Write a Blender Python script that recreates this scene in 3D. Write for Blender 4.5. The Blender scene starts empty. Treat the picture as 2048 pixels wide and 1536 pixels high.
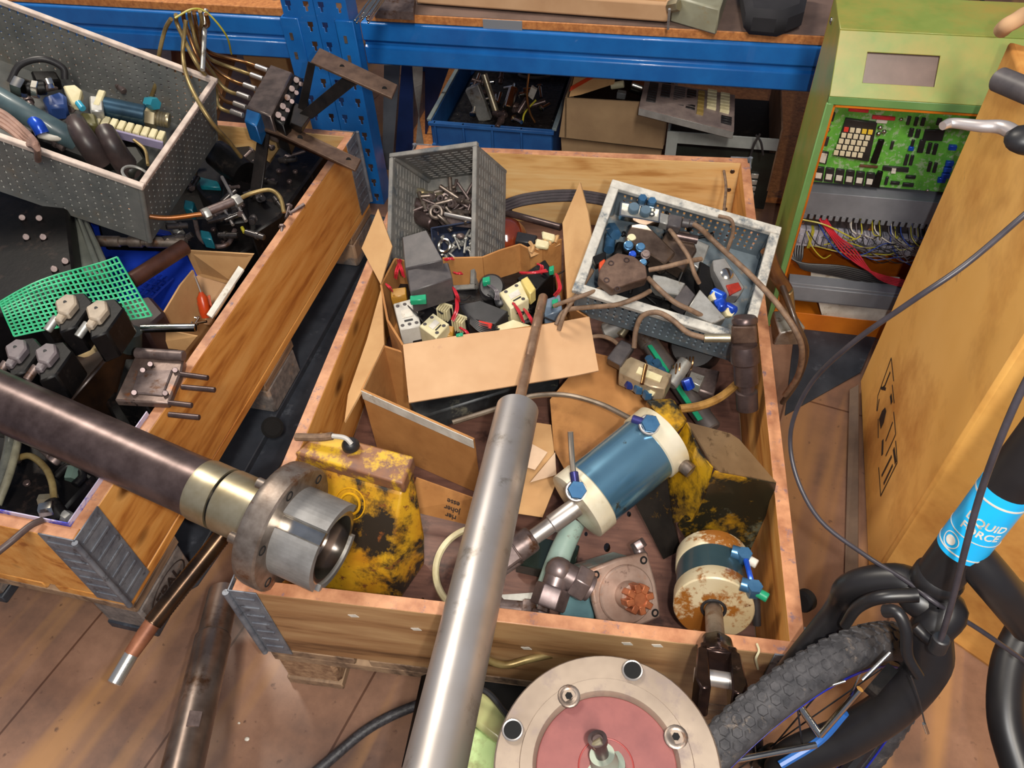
import bpy, bmesh, math, random
from mathutils import Vector, Matrix, Euler, noise
random.seed(7)
S = bpy.context.scene
COL = S.collection
V = Vector

# ------------------------------------------------------------------ camera
FPX = 1543.02
CAM = V((0.51424, -0.45724, 1.34506))
CROT = Euler((0.7369184, 0.0391344, 0.1405285), 'XYZ')
cd = bpy.data.cameras.new('camera')
cd.sensor_width = 36.0
cd.lens = FPX / 2048 * 36
cd.clip_start = 0.01
cam = bpy.data.objects.new('camera', cd)
cam.location = CAM
cam.rotation_euler = CROT
COL.objects.link(cam)
S.camera = cam
RM = CROT.to_matrix()

# ------------------------------------------------------------------ light
w = bpy.data.worlds.new('world')
S.world = w
w.use_nodes = True
w.node_tree.nodes['Background'].inputs[0].default_value = (0.50, 0.60, 0.85, 1)
w.node_tree.nodes['Background'].inputs[1].default_value = 0.15


def lamp(name, kind, loc, energy, col, size=0.1, target=None, sy=None):
    l = bpy.data.lights.new(name, kind)
    l.energy = energy
    l.color = col
    if kind == 'AREA':
        l.size = size
        if sy:
            l.shape = 'RECTANGLE'
            l.size_y = sy
    else:
        l.shadow_soft_size = size
    o = bpy.data.objects.new(name, l)
    o.location = loc
    if target is not None:
        o.rotation_euler = (V(target) - V(loc)).to_track_quat('-Z', 'Y').to_euler()
    COL.objects.link(o)
    return o


# the photographer's flash, a hand's breadth right of the lens
lamp('camera_flash', 'POINT', CAM + RM @ V((0.075, -0.005, 0.03)), 18, (1.0, 0.98, 0.95), 0.014)
# workshop ceiling light behind and left of the crates, then an added fill light
lamp('ceiling_and_fill_lamp', 'AREA', (-1.6, 1.9, 3.6), 60, (1.0, 0.91, 0.78), 0.35, (0.3, 0.5, 0.2), 1.5)
lamp('ceiling_and_fill_lamp', 'AREA', (0.9, -1.7, 3.6), 72, (1.0, 0.92, 0.80), 0.35, (0.4, 0.8, 0.2), 1.5)  # unseen fill light added overhead to brighten the back board
S.view_settings.view_transform = 'Standard'
S.view_settings.look = 'None'
S.view_settings.exposure = 0.75
S.view_settings.gamma = 1.0


# ------------------------------------------------------------------ helpers
def ray(u, v):
    return RM @ V(((u - 1024) / FPX, -(v - 768) / FPX, -1.0))


def P(u, v, z=None, y=None, x=None, d=None):
    """the place seen at photo pixel u, v that lies at the given height z (or depth y, x, or distance d)"""
    r = ray(u, v)
    if z is not None:
        return CAM + r * ((z - CAM.z) / r.z)
    if y is not None:
        return CAM + r * ((y - CAM.y) / r.y)
    if x is not None:
        return CAM + r * ((x - CAM.x) / r.x)
    return CAM + r.normalized() * d


def on(u, v, p0, n):
    r = ray(u, v)
    n = V(n)
    return CAM + r * ((V(p0) - CAM).dot(n) / r.dot(n))


def fr(o, xto, up=(0, 0, 1)):
    """frame at o, x towards xto, z as near up as possible"""
    o = V(o)
    x = (V(xto) - o).normalized()
    z = V(up)
    y = z.cross(x).normalized()
    z = x.cross(y)
    m = Matrix((x, y, z)).transposed().to_4x4()
    m.translation = o
    return m


def fz(o, zto, hint=(1, 0, 0)):
    """frame at o, z towards zto"""
    o = V(o)
    z = (V(zto) - o).normalized()
    x = V(hint)
    if abs(x.dot(z)) > 0.95:
        x = V((0, 1, 0))
    y = z.cross(x).normalized()
    x = y.cross(z)
    m = Matrix((x, y, z)).transposed().to_4x4()
    m.translation = o
    return m


def mx(loc, rot=(0, 0, 0)):
    return Matrix.Translation(V(loc)) @ Euler([math.radians(a) for a in rot], 'XYZ').to_matrix().to_4x4()


def spline(pts, k=8):
    p = [V(q) for q in pts]
    if len(p) < 3:
        return p
    out = []
    e = [p[0] * 2 - p[1]] + p + [p[-1] * 2 - p[-2]]
    for i in range(1, len(e) - 2):
        a, b, c, d = e[i - 1], e[i], e[i + 1], e[i + 2]
        for j in range(k):
            t = j / k
            out.append(0.5 * ((2 * b) + (c - a) * t + (2 * a - 5 * b + 4 * c - d) * t * t + (3 * b - a - 3 * c + d) * t ** 3))
    out.append(p[-1])
    return out


INV = {}


class B:
    def __init__(s, M=None):
        s.v = []
        s.f = []
        s.M = M if M is not None else Matrix()

    def add(s, vs, fs):
        n = len(s.v)
        s.v += [s.M @ V(q) for q in vs]
        s.f += [[n + i for i in f] for f in fs]
        return s

    def hexa(s, p):
        return s.add(p, [(0, 3, 2, 1), (4, 5, 6, 7), (0, 1, 5, 4), (1, 2, 6, 5), (2, 3, 7, 6), (3, 0, 4, 7)])

    def box(s, x0, x1, y0, y1, z0, z1, M=None):
        p = [V((x0, y0, z0)), V((x1, y0, z0)), V((x1, y1, z0)), V((x0, y1, z0)), V((x0, y0, z1)), V((x1, y0, z1)), V((x1, y1, z1)), V((x0, y1, z1))]
        if M is not None:
            p = [M @ q for q in p]
        return s.hexa(p)

    def bx(s, c, sz, M=None):
        return s.box(c[0] - sz[0] / 2, c[0] + sz[0] / 2, c[1] - sz[1] / 2, c[1] + sz[1] / 2, c[2] - sz[2] / 2, c[2] + sz[2] / 2, M)

    def prism(s, poly, vec):
        """polygon pushed along vec"""
        n = len(poly)
        a = [V(q) for q in poly]
        b = [q + V(vec) for q in a]
        return s.add(a + b, [list(range(n - 1, -1, -1)), list(range(n, 2 * n))] + [(i, (i + 1) % n, n + (i + 1) % n, n + i) for i in range(n)])

    def sheet(s, poly, t):
        """thin panel through the points, thickness t"""
        a = [V(q) for q in poly]
        nrm = V((0, 0, 0))
        for i in range(len(a)):
            nrm += (a[i] - a[0]).cross(a[(i + 1) % len(a)] - a[0])
        nrm.normalize()
        return s.prism([q - nrm * t / 2 for q in a], nrm * t)

    def lathe(s, o, to, prof, n=28, cap=True):
        """prof: (distance along axis, radius)"""
        M = fz(o, to)
        vs = []
        fs = []
        m = len(prof)
        for (h, r) in prof:
            for k in range(n):
                a = 2 * math.pi * k / n
                vs.append(M @ V((r * math.cos(a), r * math.sin(a), h)))
        for i in range(m - 1):
            for k in range(n):
                fs.append((i * n + k, i * n + (k + 1) % n, (i + 1) * n + (k + 1) % n, (i + 1) * n + k))
        if cap:
            fs.append(list(range(n - 1, -1, -1)))
            fs.append([(m - 1) * n + k for k in range(n)])
        return s.add(vs, fs)

    def cyl(s, a, b, r0, r1=None, n=20):
        r1 = r0 if r1 is None else r1
        L = (V(b) - V(a)).length
        return s.lathe(a, b, [(0, r0), (L, r1)], n)

    def rod(s, a, b, r, c=0.15, n=20):
        """round bar with chamfered ends"""
        L = (V(b) - V(a)).length
        c = min(r * c, L / 3)
        return s.lathe(a, b, [(0, r - c), (c, r), (L - c, r), (L, r - c)], n)

    def pipe(s, a, b, ro, ri, n=28):
        """hollow tube, open at both ends"""
        L = (V(b) - V(a)).length
        M = fz(a, b)
        vs = []
        for (h, r) in ((0, ro), (L, ro), (L, ri), (0, ri)):
            for k in range(n):
                t = 2 * math.pi * k / n
                vs.append(M @ V((r * math.cos(t), r * math.sin(t), h)))
        fs = []
        for i in range(4):
            j = (i + 1) % 4
            for k in range(n):
                fs.append((i * n + k, i * n + (k + 1) % n, j * n + (k + 1) % n, j * n + k))
        return s.add(vs, fs)

    def hexn(s, a, b, r):
        return s.lathe(a, b, [(0, r * .93), ((V(b) - V(a)).length * .1, r), ((V(b) - V(a)).length * .9, r), ((V(b) - V(a)).length, r * .93)], 6)

    def tube(s, pts, r, n=8, k=6, smooth=True):
        p = spline(pts, k) if smooth else [V(q) for q in pts]
        vs = []
        fs = []
        t0 = (p[1] - p[0]).normalized()
        x = t0.orthogonal().normalized()
        for i, q in enumerate(p):
            t = (p[min(i + 1, len(p) - 1)] - p[max(i - 1, 0)]).normalized()
            x = (x - t * x.dot(t)).normalized()
            y = t.cross(x)
            rr = r if not isinstance(r, (list, tuple)) else r[0] + (r[1] - r[0]) * i / (len(p) - 1)
            for j in range(n):
                a = 2 * math.pi * j / n
                vs.append(q + x * (rr * math.cos(a)) + y * (rr * math.sin(a)))
        m = len(p)
        for i in range(m - 1):
            for j in range(n):
                fs.append((i * n + j, i * n + (j + 1) % n, (i + 1) * n + (j + 1) % n, (i + 1) * n + j))
        fs.append(list(range(n - 1, -1, -1)))
        fs.append([(m - 1) * n + j for j in range(n)])
        return s.add(vs, fs)

    def ring(s, c, nrm, R, r, n=28, m=8, a0=0, a1=360):
        M = fz(c, V(c) + V(nrm))
        full = abs(a1 - a0) >= 360
        pts = [M @ V((R * math.cos(math.radians(a0 + (a1 - a0) * i / n)), R * math.sin(math.radians(a0 + (a1 - a0) * i / n)), 0)) for i in range(n + 1)]
        if full:
            vs = []
            fs = []
            for i in range(n):
                t = 2 * math.pi * i / n
                for j in range(m):
                    a = 2 * math.pi * j / m
                    vs.append(M @ V(((R + r * math.cos(a)) * math.cos(t), (R + r * math.cos(a)) * math.sin(t), r * math.sin(a))))
            for i in range(n):
                for j in range(m):
                    fs.append((i * m + j, ((i + 1) % n) * m + j, ((i + 1) % n) * m + (j + 1) % m, i * m + (j + 1) % m))
            return s.add(vs, fs)
        return s.tube(pts, r, m, smooth=False)

    def ball(s, c, r, sx=1, sy=1, sz=1, n=14):
        c = V(c)
        vs = [c + V((0, 0, -r * sz))]
        fs = []
        h = n // 2
        for i in range(1, h):
            ph = -math.pi / 2 + math.pi * i / h
            for j in range(n):
                a = 2 * math.pi * j / n
                vs.append(c + V((r * sx * math.cos(ph) * math.cos(a), r * sy * math.cos(ph) * math.sin(a), r * sz * math.sin(ph))))
        vs.append(c + V((0, 0, r * sz)))
        for j in range(n):
            fs.append((0, 1 + (j + 1) % n, 1 + j))
            for i in range(h - 2):
                fs.append((1 + i * n + j, 1 + i * n + (j + 1) % n, 1 + (i + 1) * n + (j + 1) % n, 1 + (i + 1) * n + j))
            fs.append((len(vs) - 1, 1 + (h - 2) * n + j, 1 + (h - 2) * n + (j + 1) % n))
        return s.add(vs, fs)

    def grid(s, xs, ys, hole, t, M=None):
        """panel in its own xy plane cut at xs, ys; cells where hole(i, j) are real openings"""
        M = M or Matrix()
        nx, ny = len(xs), len(ys)
        base = len(s.v)
        for z in (0, t):
            for y in ys:
                for x in xs:
                    s.v.append(s.M @ (M @ V((x, y, z))))
        off = nx * ny
        H = [[hole(i, j) for j in range(ny - 1)] for i in range(nx - 1)]

        def idx(i, j, k):
            return base + k * off + j * nx + i
        for i in range(nx - 1):
            for j in range(ny - 1):
                if H[i][j]:
                    continue
                s.f.append([idx(i, j, 0), idx(i, j + 1, 0), idx(i + 1, j + 1, 0), idx(i + 1, j, 0)])
                s.f.append([idx(i, j, 1), idx(i + 1, j, 1), idx(i + 1, j + 1, 1), idx(i, j + 1, 1)])
                for (di, dj, a, b) in ((-1, 0, (i, j), (i, j + 1)), (1, 0, (i + 1, j + 1), (i + 1, j)), (0, -1, (i + 1, j), (i, j)), (0, 1, (i, j + 1), (i + 1, j + 1))):
                    ii, jj = i + di, j + dj
                    if ii < 0 or jj < 0 or ii >= nx - 1 or jj >= ny - 1 or H[ii][jj]:
                        s.f.append([idx(a[0], a[1], 0), idx(a[0], a[1], 1), idx(b[0], b[1], 1), idx(b[0], b[1], 0)])
        return s

    def build(s, name, mat, parent=None, bevel=0.0, smooth=True, label=None, seg=1):
        m = bpy.data.meshes.new(name)
        o = bpy.data.objects.new(name, m)
        if parent is None:
            c = sum(s.v, V((0, 0, 0))) / len(s.v)
            c.z = min(q.z for q in s.v)
            o.location = c
            inv = Matrix.Translation(-c)
        else:
            inv = INV[parent.name]
            o.parent = parent
        INV[o.name] = inv
        m.from_pydata([inv @ q for q in s.v], [], s.f)
        m.validate()
        bmm = bmesh.new()
        bmm.from_mesh(m)
        bmesh.ops.recalc_face_normals(bmm, faces=bmm.faces)
        bmm.to_mesh(m)
        bmm.free()
        m.materials.append(mat)
        if smooth:
            m.polygons.foreach_set('use_smooth', [True] * len(m.polygons))
            m.set_sharp_from_angle(angle=math.radians(38))
        if bevel:
            b = o.modifiers.new('bevel', 'BEVEL')
            b.width = bevel
            b.segments = seg
            b.limit_method = 'ANGLE'
            b.angle_limit = math.radians(40)
            b.harden_normals = False
        COL.objects.link(o)
        if label:
            o['label'] = label
        return o


def thing(name, label, cat, loc, group=None):
    o = bpy.data.objects.new(name, None)
    o.empty_display_size = 0.02
    o.location = loc
    COL.objects.link(o)
    INV[o.name] = Matrix.Translation(-V(loc))
    return tag(o, label, cat, group)


def tag(o, label, cat, group=None):
    o['label'] = label
    o['category'] = cat
    if group:
        o['group'] = group
    return o


def struct(o):
    o['kind'] = 'structure'
    return o


def dup(root, M, label=None, group=None):
    """copy of a thing and of its parts; M moves it from where the first one stands"""
    c = root.copy()
    COL.objects.link(c)
    c.matrix_world = M
    if label:
        c['label'] = label
    if group:
        c['group'] = group
    for ch in [q for q in bpy.data.objects if q.parent == root]:
        d = ch.copy()
        COL.objects.link(d)
        d.parent = c
        for g in [q for q in bpy.data.objects if q.parent == ch]:
            e = g.copy()
            COL.objects.link(e)
            e.parent = d
    return c


# ------------------------------------------------------------------ materials
def lin(c):
    return tuple(((x / 255) / 12.92 if x / 255 <= 0.04045 else ((x / 255 + 0.055) / 1.055) ** 2.4) for x in c) + (1,)


def mat(name, c1, c2=None, scale=20, rough=0.5, metal=0.0, bump=0.0, stretch=(1, 1, 1), spots=None, lo=0.35, hi=0.65, r2=None, detail=4, coat=0, rot=(0, 0, 0), spots2=None, trans=0):
    m = bpy.data.materials.new(name)
    m.use_nodes = True
    nt = m.node_tree
    N = nt.nodes
    L = nt.links
    b = N['Principled BSDF']
    b.inputs['Metallic'].default_value = metal
    b.inputs['Roughness'].default_value = rough
    b.inputs['Coat Weight'].default_value = coat
    b.inputs['Transmission Weight'].default_value = trans
    tc = N.new('ShaderNodeTexCoord')
    mp = N.new('ShaderNodeMapping')
    mp.inputs['Scale'].default_value = stretch
    mp.inputs['Rotation'].default_value = rot
    L.new(tc.outputs['Object'], mp.inputs['Vector'])
    out = None
    c2 = c2 or c1
    nz = N.new('ShaderNodeTexNoise')
    nz.inputs['Scale'].default_value = scale
    nz.inputs['Detail'].default_value = detail
    nz.inputs['Roughness'].default_value = 0.62
    L.new(mp.outputs[0], nz.inputs['Vector'])
    rp = N.new('ShaderNodeValToRGB')
    rp.color_ramp.elements[0].position = lo
    rp.color_ramp.elements[0].color = lin(c1)
    rp.color_ramp.elements[1].position = hi
    rp.color_ramp.elements[1].color = lin(c2)
    L.new(nz.outputs['Fac'], rp.inputs['Fac'])
    out = rp.outputs['Color']
    for si, sp in enumerate((spots, spots2)):
        if not sp:
            continue
        col, sc, th = sp[:3]
        soft = sp[3] if len(sp) > 3 else 0.05
        n2 = N.new('ShaderNodeTexNoise')
        n2.inputs['Scale'].default_value = sc
        n2.inputs['Detail'].default_value = 6
        n2.inputs['Roughness'].default_value = 0.7
        ofs = N.new('ShaderNodeMapping')
        ofs.inputs['Location'].default_value = (3.1 + si * 5, 1.7, 4.4)
        L.new(tc.outputs['Object'], ofs.inputs['Vector'])
        L.new(ofs.outputs[0], n2.inputs['Vector'])
        r2_ = N.new('ShaderNodeValToRGB')
        r2_.color_ramp.elements[0].position = th - soft
        r2_.color_ramp.elements[0].color = (0, 0, 0, 1)
        r2_.color_ramp.elements[1].position = th + soft
        r2_.color_ramp.elements[1].color = (1, 1, 1, 1)
        L.new(n2.outputs['Fac'], r2_.inputs['Fac'])
        mxn = N.new('ShaderNodeMix')
        mxn.data_type = 'RGBA'
        L.new(r2_.outputs['Color'], mxn.inputs['Factor'])
        L.new(out, mxn.inputs[6])
        mxn.inputs[7].default_value = lin(col)
        out = mxn.outputs[2]
        if metal > 0.5 and len(sp) > 4:
            inv = N.new('ShaderNodeMath')
            inv.operation = 'SUBTRACT'
            inv.inputs[0].default_value = metal
            L.new(r2_.outputs['Color'], inv.inputs[1])
            L.new(inv.outputs[0], b.inputs['Metallic'])
    L.new(out, b.inputs['Base Color'])
    if r2 is not None:
        mr = N.new('ShaderNodeMapRange')
        mr.inputs['From Min'].default_value = lo
        mr.inputs['From Max'].default_value = hi
        mr.inputs['To Min'].default_value = rough
        mr.inputs['To Max'].default_value = r2
        L.new(nz.outputs['Fac'], mr.inputs['Value'])
        L.new(mr.outputs[0], b.inputs['Roughness'])
    if bump:
        bp = N.new('ShaderNodeBump')
        bp.inputs['Strength'].default_value = bump
        bp.inputs['Distance'].default_value = 0.002
        L.new(nz.outputs['Fac'], bp.inputs['Height'])
        L.new(bp.outputs[0], b.inputs['Normal'])
    return m


def wood(name, axis, light, mid, dark, knots=True, rough=0.45):
    """board with grain along the axis 0/1/2 and a few knots"""
    m = bpy.data.materials.new(name)
    m.use_nodes = True
    nt = m.node_tree
    N = nt.nodes
    L = nt.links
    b = N['Principled BSDF']
    b.inputs['Roughness'].default_value = rough
    tc = N.new('ShaderNodeTexCoord')
    mp = N.new('ShaderNodeMapping')
    s = [9.0, 9.0, 9.0]
    s[axis] = 1.1
    mp.inputs['Scale'].default_value = s
    L.new(tc.outputs['Object'], mp.inputs['Vector'])
    n1 = N.new('ShaderNodeTexNoise')
    n1.inputs['Scale'].default_value = 2.2
    n1.inputs['Detail'].default_value = 7
    n1.inputs['Distortion'].default_value = 0.9
    L.new(mp.outputs[0], n1.inputs['Vector'])
    wv = N.new('ShaderNodeTexNoise')
    wv.inputs['Scale'].default_value = 14
    wv.inputs['Detail'].default_value = 3
    L.new(mp.outputs[0], wv.inputs['Vector'])
    ad = N.new('ShaderNodeMath')
    ad.operation = 'MULTIPLY_ADD'
    ad.inputs[1].default_value = 0.28
    L.new(wv.outputs['Fac'], ad.inputs[0])
    L.new(n1.outputs['Fac'], ad.inputs[2])
    rp = N.new('ShaderNodeValToRGB')
    e = rp.color_ramp.elements
    e[0].position = 0.45
    e[0].color = lin(dark)
    e[1].position = 0.82
    e[1].color = lin(light)
    k = e.new(0.6)
    k.color = lin(mid)
    L.new(ad.outputs[0], rp.inputs['Fac'])
    out = rp.outputs['Color']
    if knots:
        mk = N.new('ShaderNodeMapping')
        q = [6.0, 6.0, 6.0]
        q[axis] = 3.2
        mk.inputs['Scale'].default_value = q
        mk.inputs['Location'].default_value = (0.37, 0.2, 0.11)
        L.new(tc.outputs['Object'], mk.inputs['Vector'])
        vo = N.new('ShaderNodeTexVoronoi')
        vo.inputs['Scale'].default_value = 1.25
        L.new(mk.outputs[0], vo.inputs['Vector'])
        r = N.new('ShaderNodeValToRGB')
        r.color_ramp.elements[0].position = 0.055
        r.color_ramp.elements[0].color = (1, 1, 1, 1)
        r.color_ramp.elements[1].position = 0.13
        r.color_ramp.elements[1].color = (0, 0, 0, 1)
        L.new(vo.outputs['Distance'], r.inputs['Fac'])
        mm = N.new('ShaderNodeMix')
        mm.data_type = 'RGBA'
        L.new(r.outputs['Color'], mm.inputs['Factor'])
        L.new(out, mm.inputs[6])
        mm.inputs[7].default_value = lin([c * 0.62 for c in dark])
        out = mm.outputs[2]
    L.new(out, b.inputs['Base Color'])
    bp = N.new('ShaderNodeBump')
    bp.inputs['Strength'].default_value = 0.25
    bp.inputs['Distance'].default_value = 0.001
    L.new(wv.outputs['Fac'], bp.inputs['Height'])
    L.new(bp.outputs[0], b.inputs['Normal'])
    return m


WL, WM, WD = (244, 206, 146), (234, 184, 118), (196, 138, 76)
wood_x = wood('pine_x', 0, WL, WM, WD)
wood_y = wood('pine_y', 1, (232, 172, 96), (216, 148, 72), (176, 108, 46))
wood_out = wood('weathered_board', 0, (186, 148, 104), (158, 116, 76), (104, 72, 44))
wood_grey = wood('pallet_wood', 1, (168, 138, 108), (132, 106, 84), (80, 62, 48), rough=0.7)
rim_m = mat('worn_rim', (208, 150, 110), (164, 108, 76), 24, 0.5, bump=0.3, spots=((120, 100, 110), 40, 0.62))
chip = mat('chipboard_block', (176, 140, 106), (132, 98, 72), 90, 0.85, bump=0.6)
chip_grey = mat('grey_block', (132, 122, 116), (96, 90, 88), 60, 0.85, bump=0.6, spots=((160, 130, 104), 8, 0.6))
zinc = mat('zinc_bracket', (138, 142, 150), (104, 108, 118), 30, 0.5, 0.35, bump=0.2, spots=((84, 84, 90), 50, 0.6))
steel = mat('polished_steel', (206, 200, 196), (178, 170, 164), 6, 0.36, 0.8, stretch=(1, 1, 1), r2=0.44, bump=0.02, spots=((150, 140, 130), 14, 0.63))
steel_old = mat('old_steel', (156, 144, 134), (112, 98, 88), 30, 0.42, 0.75, bump=0.15, spots=((110, 70, 40), 20, 0.62))
steel_dark = mat('oily_dark_steel', (104, 88, 86), (74, 60, 58), 22, 0.33, 0.6, bump=0.05)
brass = mat('brassy_steel', (196, 186, 160), (158, 142, 108), 12, 0.36, 0.8)
copper = mat('copper_pipe', (176, 128, 84), (120, 84, 52), 20, 0.32, 0.9)
pipe_m = mat('yellowed_pipe', (172, 150, 100), (126, 104, 62), 24, 0.4, 0.5)
chrome = mat('bright_metal', (232, 226, 214), (190, 184, 172), 20, 0.18, 1.0)
alu = mat('aluminium', (196, 194, 188), (160, 158, 152), 30, 0.4, 0.6, bump=0.1, spots=((120, 104, 84), 30, 0.62))
rusty = mat('rusty_iron', (124, 80, 56), (84, 52, 38), 40, 0.6, 0.4, bump=0.4)
brownsteel = mat('brown_oxide_steel', (118, 94, 80), (84, 64, 54), 40, 0.55, 0.4, bump=0.2)
black = mat('oily_black', (20, 18, 18), (9, 9, 10), 30, 0.42, 0.0, bump=0.25, spots=((40, 35, 32), 30, 0.62))
black.node_tree.nodes['Principled BSDF'].inputs['Specular IOR Level'].default_value = 0.25
hole_m = mat('dark_hole', (16, 14, 14), (10, 9, 9), 30, 0.95)
blackpl = mat('black_plastic', (44, 42, 44), (30, 30, 32), 30, 0.42)
greydk = mat('dark_grey_plastic', (86, 80, 80), (66, 62, 64), 30, 0.45)
rubber = mat('tyre_rubber', (72, 70, 72), (46, 45, 48), 60, 0.8, bump=0.7, spots=((110, 98, 88), 40, 0.63))
cream = mat('cream_plastic', (226, 216, 178), (206, 194, 150), 30, 0.4)
white = mat('off_white', (224, 218, 206), (196, 188, 176), 30, 0.5, spots=((150, 130, 100), 16, 0.64))
greymet = mat('machine_grey', (150, 148, 146), (122, 120, 118), 20, 0.45, 0.3)
mauve = mat('mauve_steel', (132, 116, 112), (98, 84, 82), 40, 0.45, 0.55, bump=0.25, spots=((86, 56, 36), 26, 0.6))
redw = mat('red_wire', (205, 48, 62), (170, 30, 44), 20, 0.35)
yelw = mat('yellow_wire', (196, 186, 60), (160, 150, 40), 20, 0.35)
bluew = mat('blue_wire', (50, 80, 170), (36, 60, 140), 20, 0.35)
greyw = mat('grey_wire', (130, 120, 126), (90, 84, 88), 20, 0.4)
blackw = mat('black_cable', (50, 48, 50), (34, 33, 35), 20, 0.45)
greenpl = mat('green_plastic', (40, 165, 120), (30, 140, 100), 20, 0.35)
cyanfit = mat('blue_fitting', (84, 132, 172), (56, 100, 140), 20, 0.3, 0.55, coat=0.3)
bluefit = mat('bright_blue_fitting', (40, 95, 220), (24, 60, 170), 20, 0.25, 0.3)
hosebrown = mat('dusty_brown_cable', (140, 112, 88), (104, 82, 66), 60, 0.65, bump=0.3)
card = mat('cardboard', (200, 158, 108), (184, 140, 92), 9, 0.8, bump=0.05, spots=((160, 118, 76), 5, 0.66, 0.12))
card_d = mat('brown_cardboard', (190, 134, 76), (164, 110, 58), 9, 0.75, bump=0.05, spots=((130, 84, 44), 6, 0.64, 0.1))
card_l = mat('pale_cardboard', (208, 168, 128), (192, 150, 110), 6, 0.8, spots=((180, 140, 110), 14, 0.68, 0.06))
ink = mat('dark_ink', (52, 42, 40), (40, 32, 30), 20, 0.6)
screwm = mat('screw_head', (150, 140, 130), (100, 92, 86), 60, 0.35, 0.9)


def text_mesh(body, size, M, depth=0.0004, align='CENTER', bold=False):
    """flat lettering in the xy plane of M, returned as B"""
    cu = bpy.data.curves.new('lettering', 'FONT')
    cu.body = body
    cu.size = size
    cu.align_x = align
    cu.align_y = 'CENTER'
    cu.extrude = depth
    cu.resolution_u = 4
    if bold:
        cu.offset = size * 0.02
    o = bpy.data.objects.new('lettering', cu)
    COL.objects.link(o)
    dg = bpy.context.evaluated_depsgraph_get()
    me = bpy.data.meshes.new_from_object(o.evaluated_get(dg))
    bb = B(M)
    bb.add([v.co.copy() for v in me.vertices], [list(p.vertices) for p in me.polygons])
    bpy.data.objects.remove(o)
    bpy.data.curves.remove(cu)
    bpy.data.meshes.remove(me)
    return bb
# ================================================================== floor
def floor_mat():
    m = bpy.data.materials.new('stained_floor')
    m.use_nodes = True
    nt = m.node_tree
    N, L = nt.nodes, nt.links
    b = N['Principled BSDF']
    b.inputs['Roughness'].default_value = 0.42
    tc = N.new('ShaderNodeTexCoord')
    mp = N.new('ShaderNodeMapping')
    mp.inputs['Rotation'].default_value = (0, 0, math.radians(12))
    L.new(tc.outputs['Object'], mp.inputs[0])
    n1 = N.new('ShaderNodeTexNoise')
    n1.inputs['Scale'].default_value = 5
    n1.inputs['Detail'].default_value = 9
    n1.inputs['Roughness'].default_value = 0.65
    L.new(mp.outputs[0], n1.inputs[0])
    rp = N.new('ShaderNodeValToRGB')
    e = rp.color_ramp.elements
    e[0].position, e[0].color = 0.32, lin((98, 76, 66))
    e[1].position, e[1].color = 0.7, lin((158, 122, 100))
    k = e.new(0.5)
    k.color = lin((130, 98, 80))
    L.new(n1.outputs[0], rp.inputs[0])
    # ochre stain streaks along the planks, with light through the shelves painted in
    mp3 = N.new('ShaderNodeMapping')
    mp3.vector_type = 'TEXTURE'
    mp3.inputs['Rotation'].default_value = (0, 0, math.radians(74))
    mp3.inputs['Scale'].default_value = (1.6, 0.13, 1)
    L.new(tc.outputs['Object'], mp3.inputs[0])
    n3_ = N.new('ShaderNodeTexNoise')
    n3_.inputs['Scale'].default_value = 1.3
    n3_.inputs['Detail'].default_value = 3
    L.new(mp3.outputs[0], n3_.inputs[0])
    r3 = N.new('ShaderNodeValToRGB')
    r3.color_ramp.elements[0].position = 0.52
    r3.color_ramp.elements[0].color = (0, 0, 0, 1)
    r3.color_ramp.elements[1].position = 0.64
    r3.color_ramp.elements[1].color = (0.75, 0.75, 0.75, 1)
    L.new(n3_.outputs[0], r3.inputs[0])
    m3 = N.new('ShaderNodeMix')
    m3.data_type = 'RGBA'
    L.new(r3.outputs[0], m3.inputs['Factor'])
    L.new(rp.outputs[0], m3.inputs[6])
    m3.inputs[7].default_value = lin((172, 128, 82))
    # plank joints
    br = N.new('ShaderNodeTexBrick')
    br.inputs['Color1'].default_value = (1, 1, 1, 1)
    br.inputs['Color2'].default_value = (0.93, 0.9, 0.88, 1)
    br.inputs['Mortar'].default_value = (0.42, 0.34, 0.30, 1)
    br.inputs['Scale'].default_value = 1
    br.inputs['Mortar Size'].default_value = 0.0022
    br.inputs['Brick Width'].default_value = 2.6
    br.inputs['Row Height'].default_value = 0.27
    mp2 = N.new('ShaderNodeMapping')
    mp2.inputs['Rotation'].default_value = (0, 0, math.radians(-74))
    L.new(tc.outputs['Object'], mp2.inputs[0])
    L.new(mp2.outputs[0], br.inputs[0])
    mu = N.new('ShaderNodeMix')
    mu.data_type = 'RGBA'
    mu.blend_type = 'MULTIPLY'
    mu.inputs['Factor'].default_value = 1
    L.new(m3.outputs[2], mu.inputs[6])
    L.new(br.outputs[0], mu.inputs[7])
    # specks
    n2 = N.new('ShaderNodeTexNoise')
    n2.inputs['Scale'].default_value = 60
    n2.inputs['Detail'].default_value = 3
    L.new(tc.outputs['Object'], n2.inputs[0])
    r2 = N.new('ShaderNodeValToRGB')
    r2.color_ramp.elements[0].position = 0.66
    r2.color_ramp.elements[0].color = (0, 0, 0, 1)
    r2.color_ramp.elements[1].position = 0.74
    r2.color_ramp.elements[1].color = (0.8, 0.8, 0.8, 1)
    L.new(n2.outputs[0], r2.inputs[0])
    m2 = N.new('ShaderNodeMix')
    m2.data_type = 'RGBA'
    L.new(r2.outputs[0], m2.inputs['Factor'])
    L.new(mu.outputs[2], m2.inputs[6])
    m2.inputs[7].default_value = lin((84, 60, 50))
    L.new(m2.outputs[2], b.inputs['Base Color'])
    bp = N.new('ShaderNodeBump')
    bp.inputs['Strength'].default_value = 0.2
    bp.inputs['Distance'].default_value = 0.002
    L.new(n1.outputs[0], bp.inputs['Height'])
    L.new(bp.outputs[0], b.inputs['Normal'])
    return m


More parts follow.
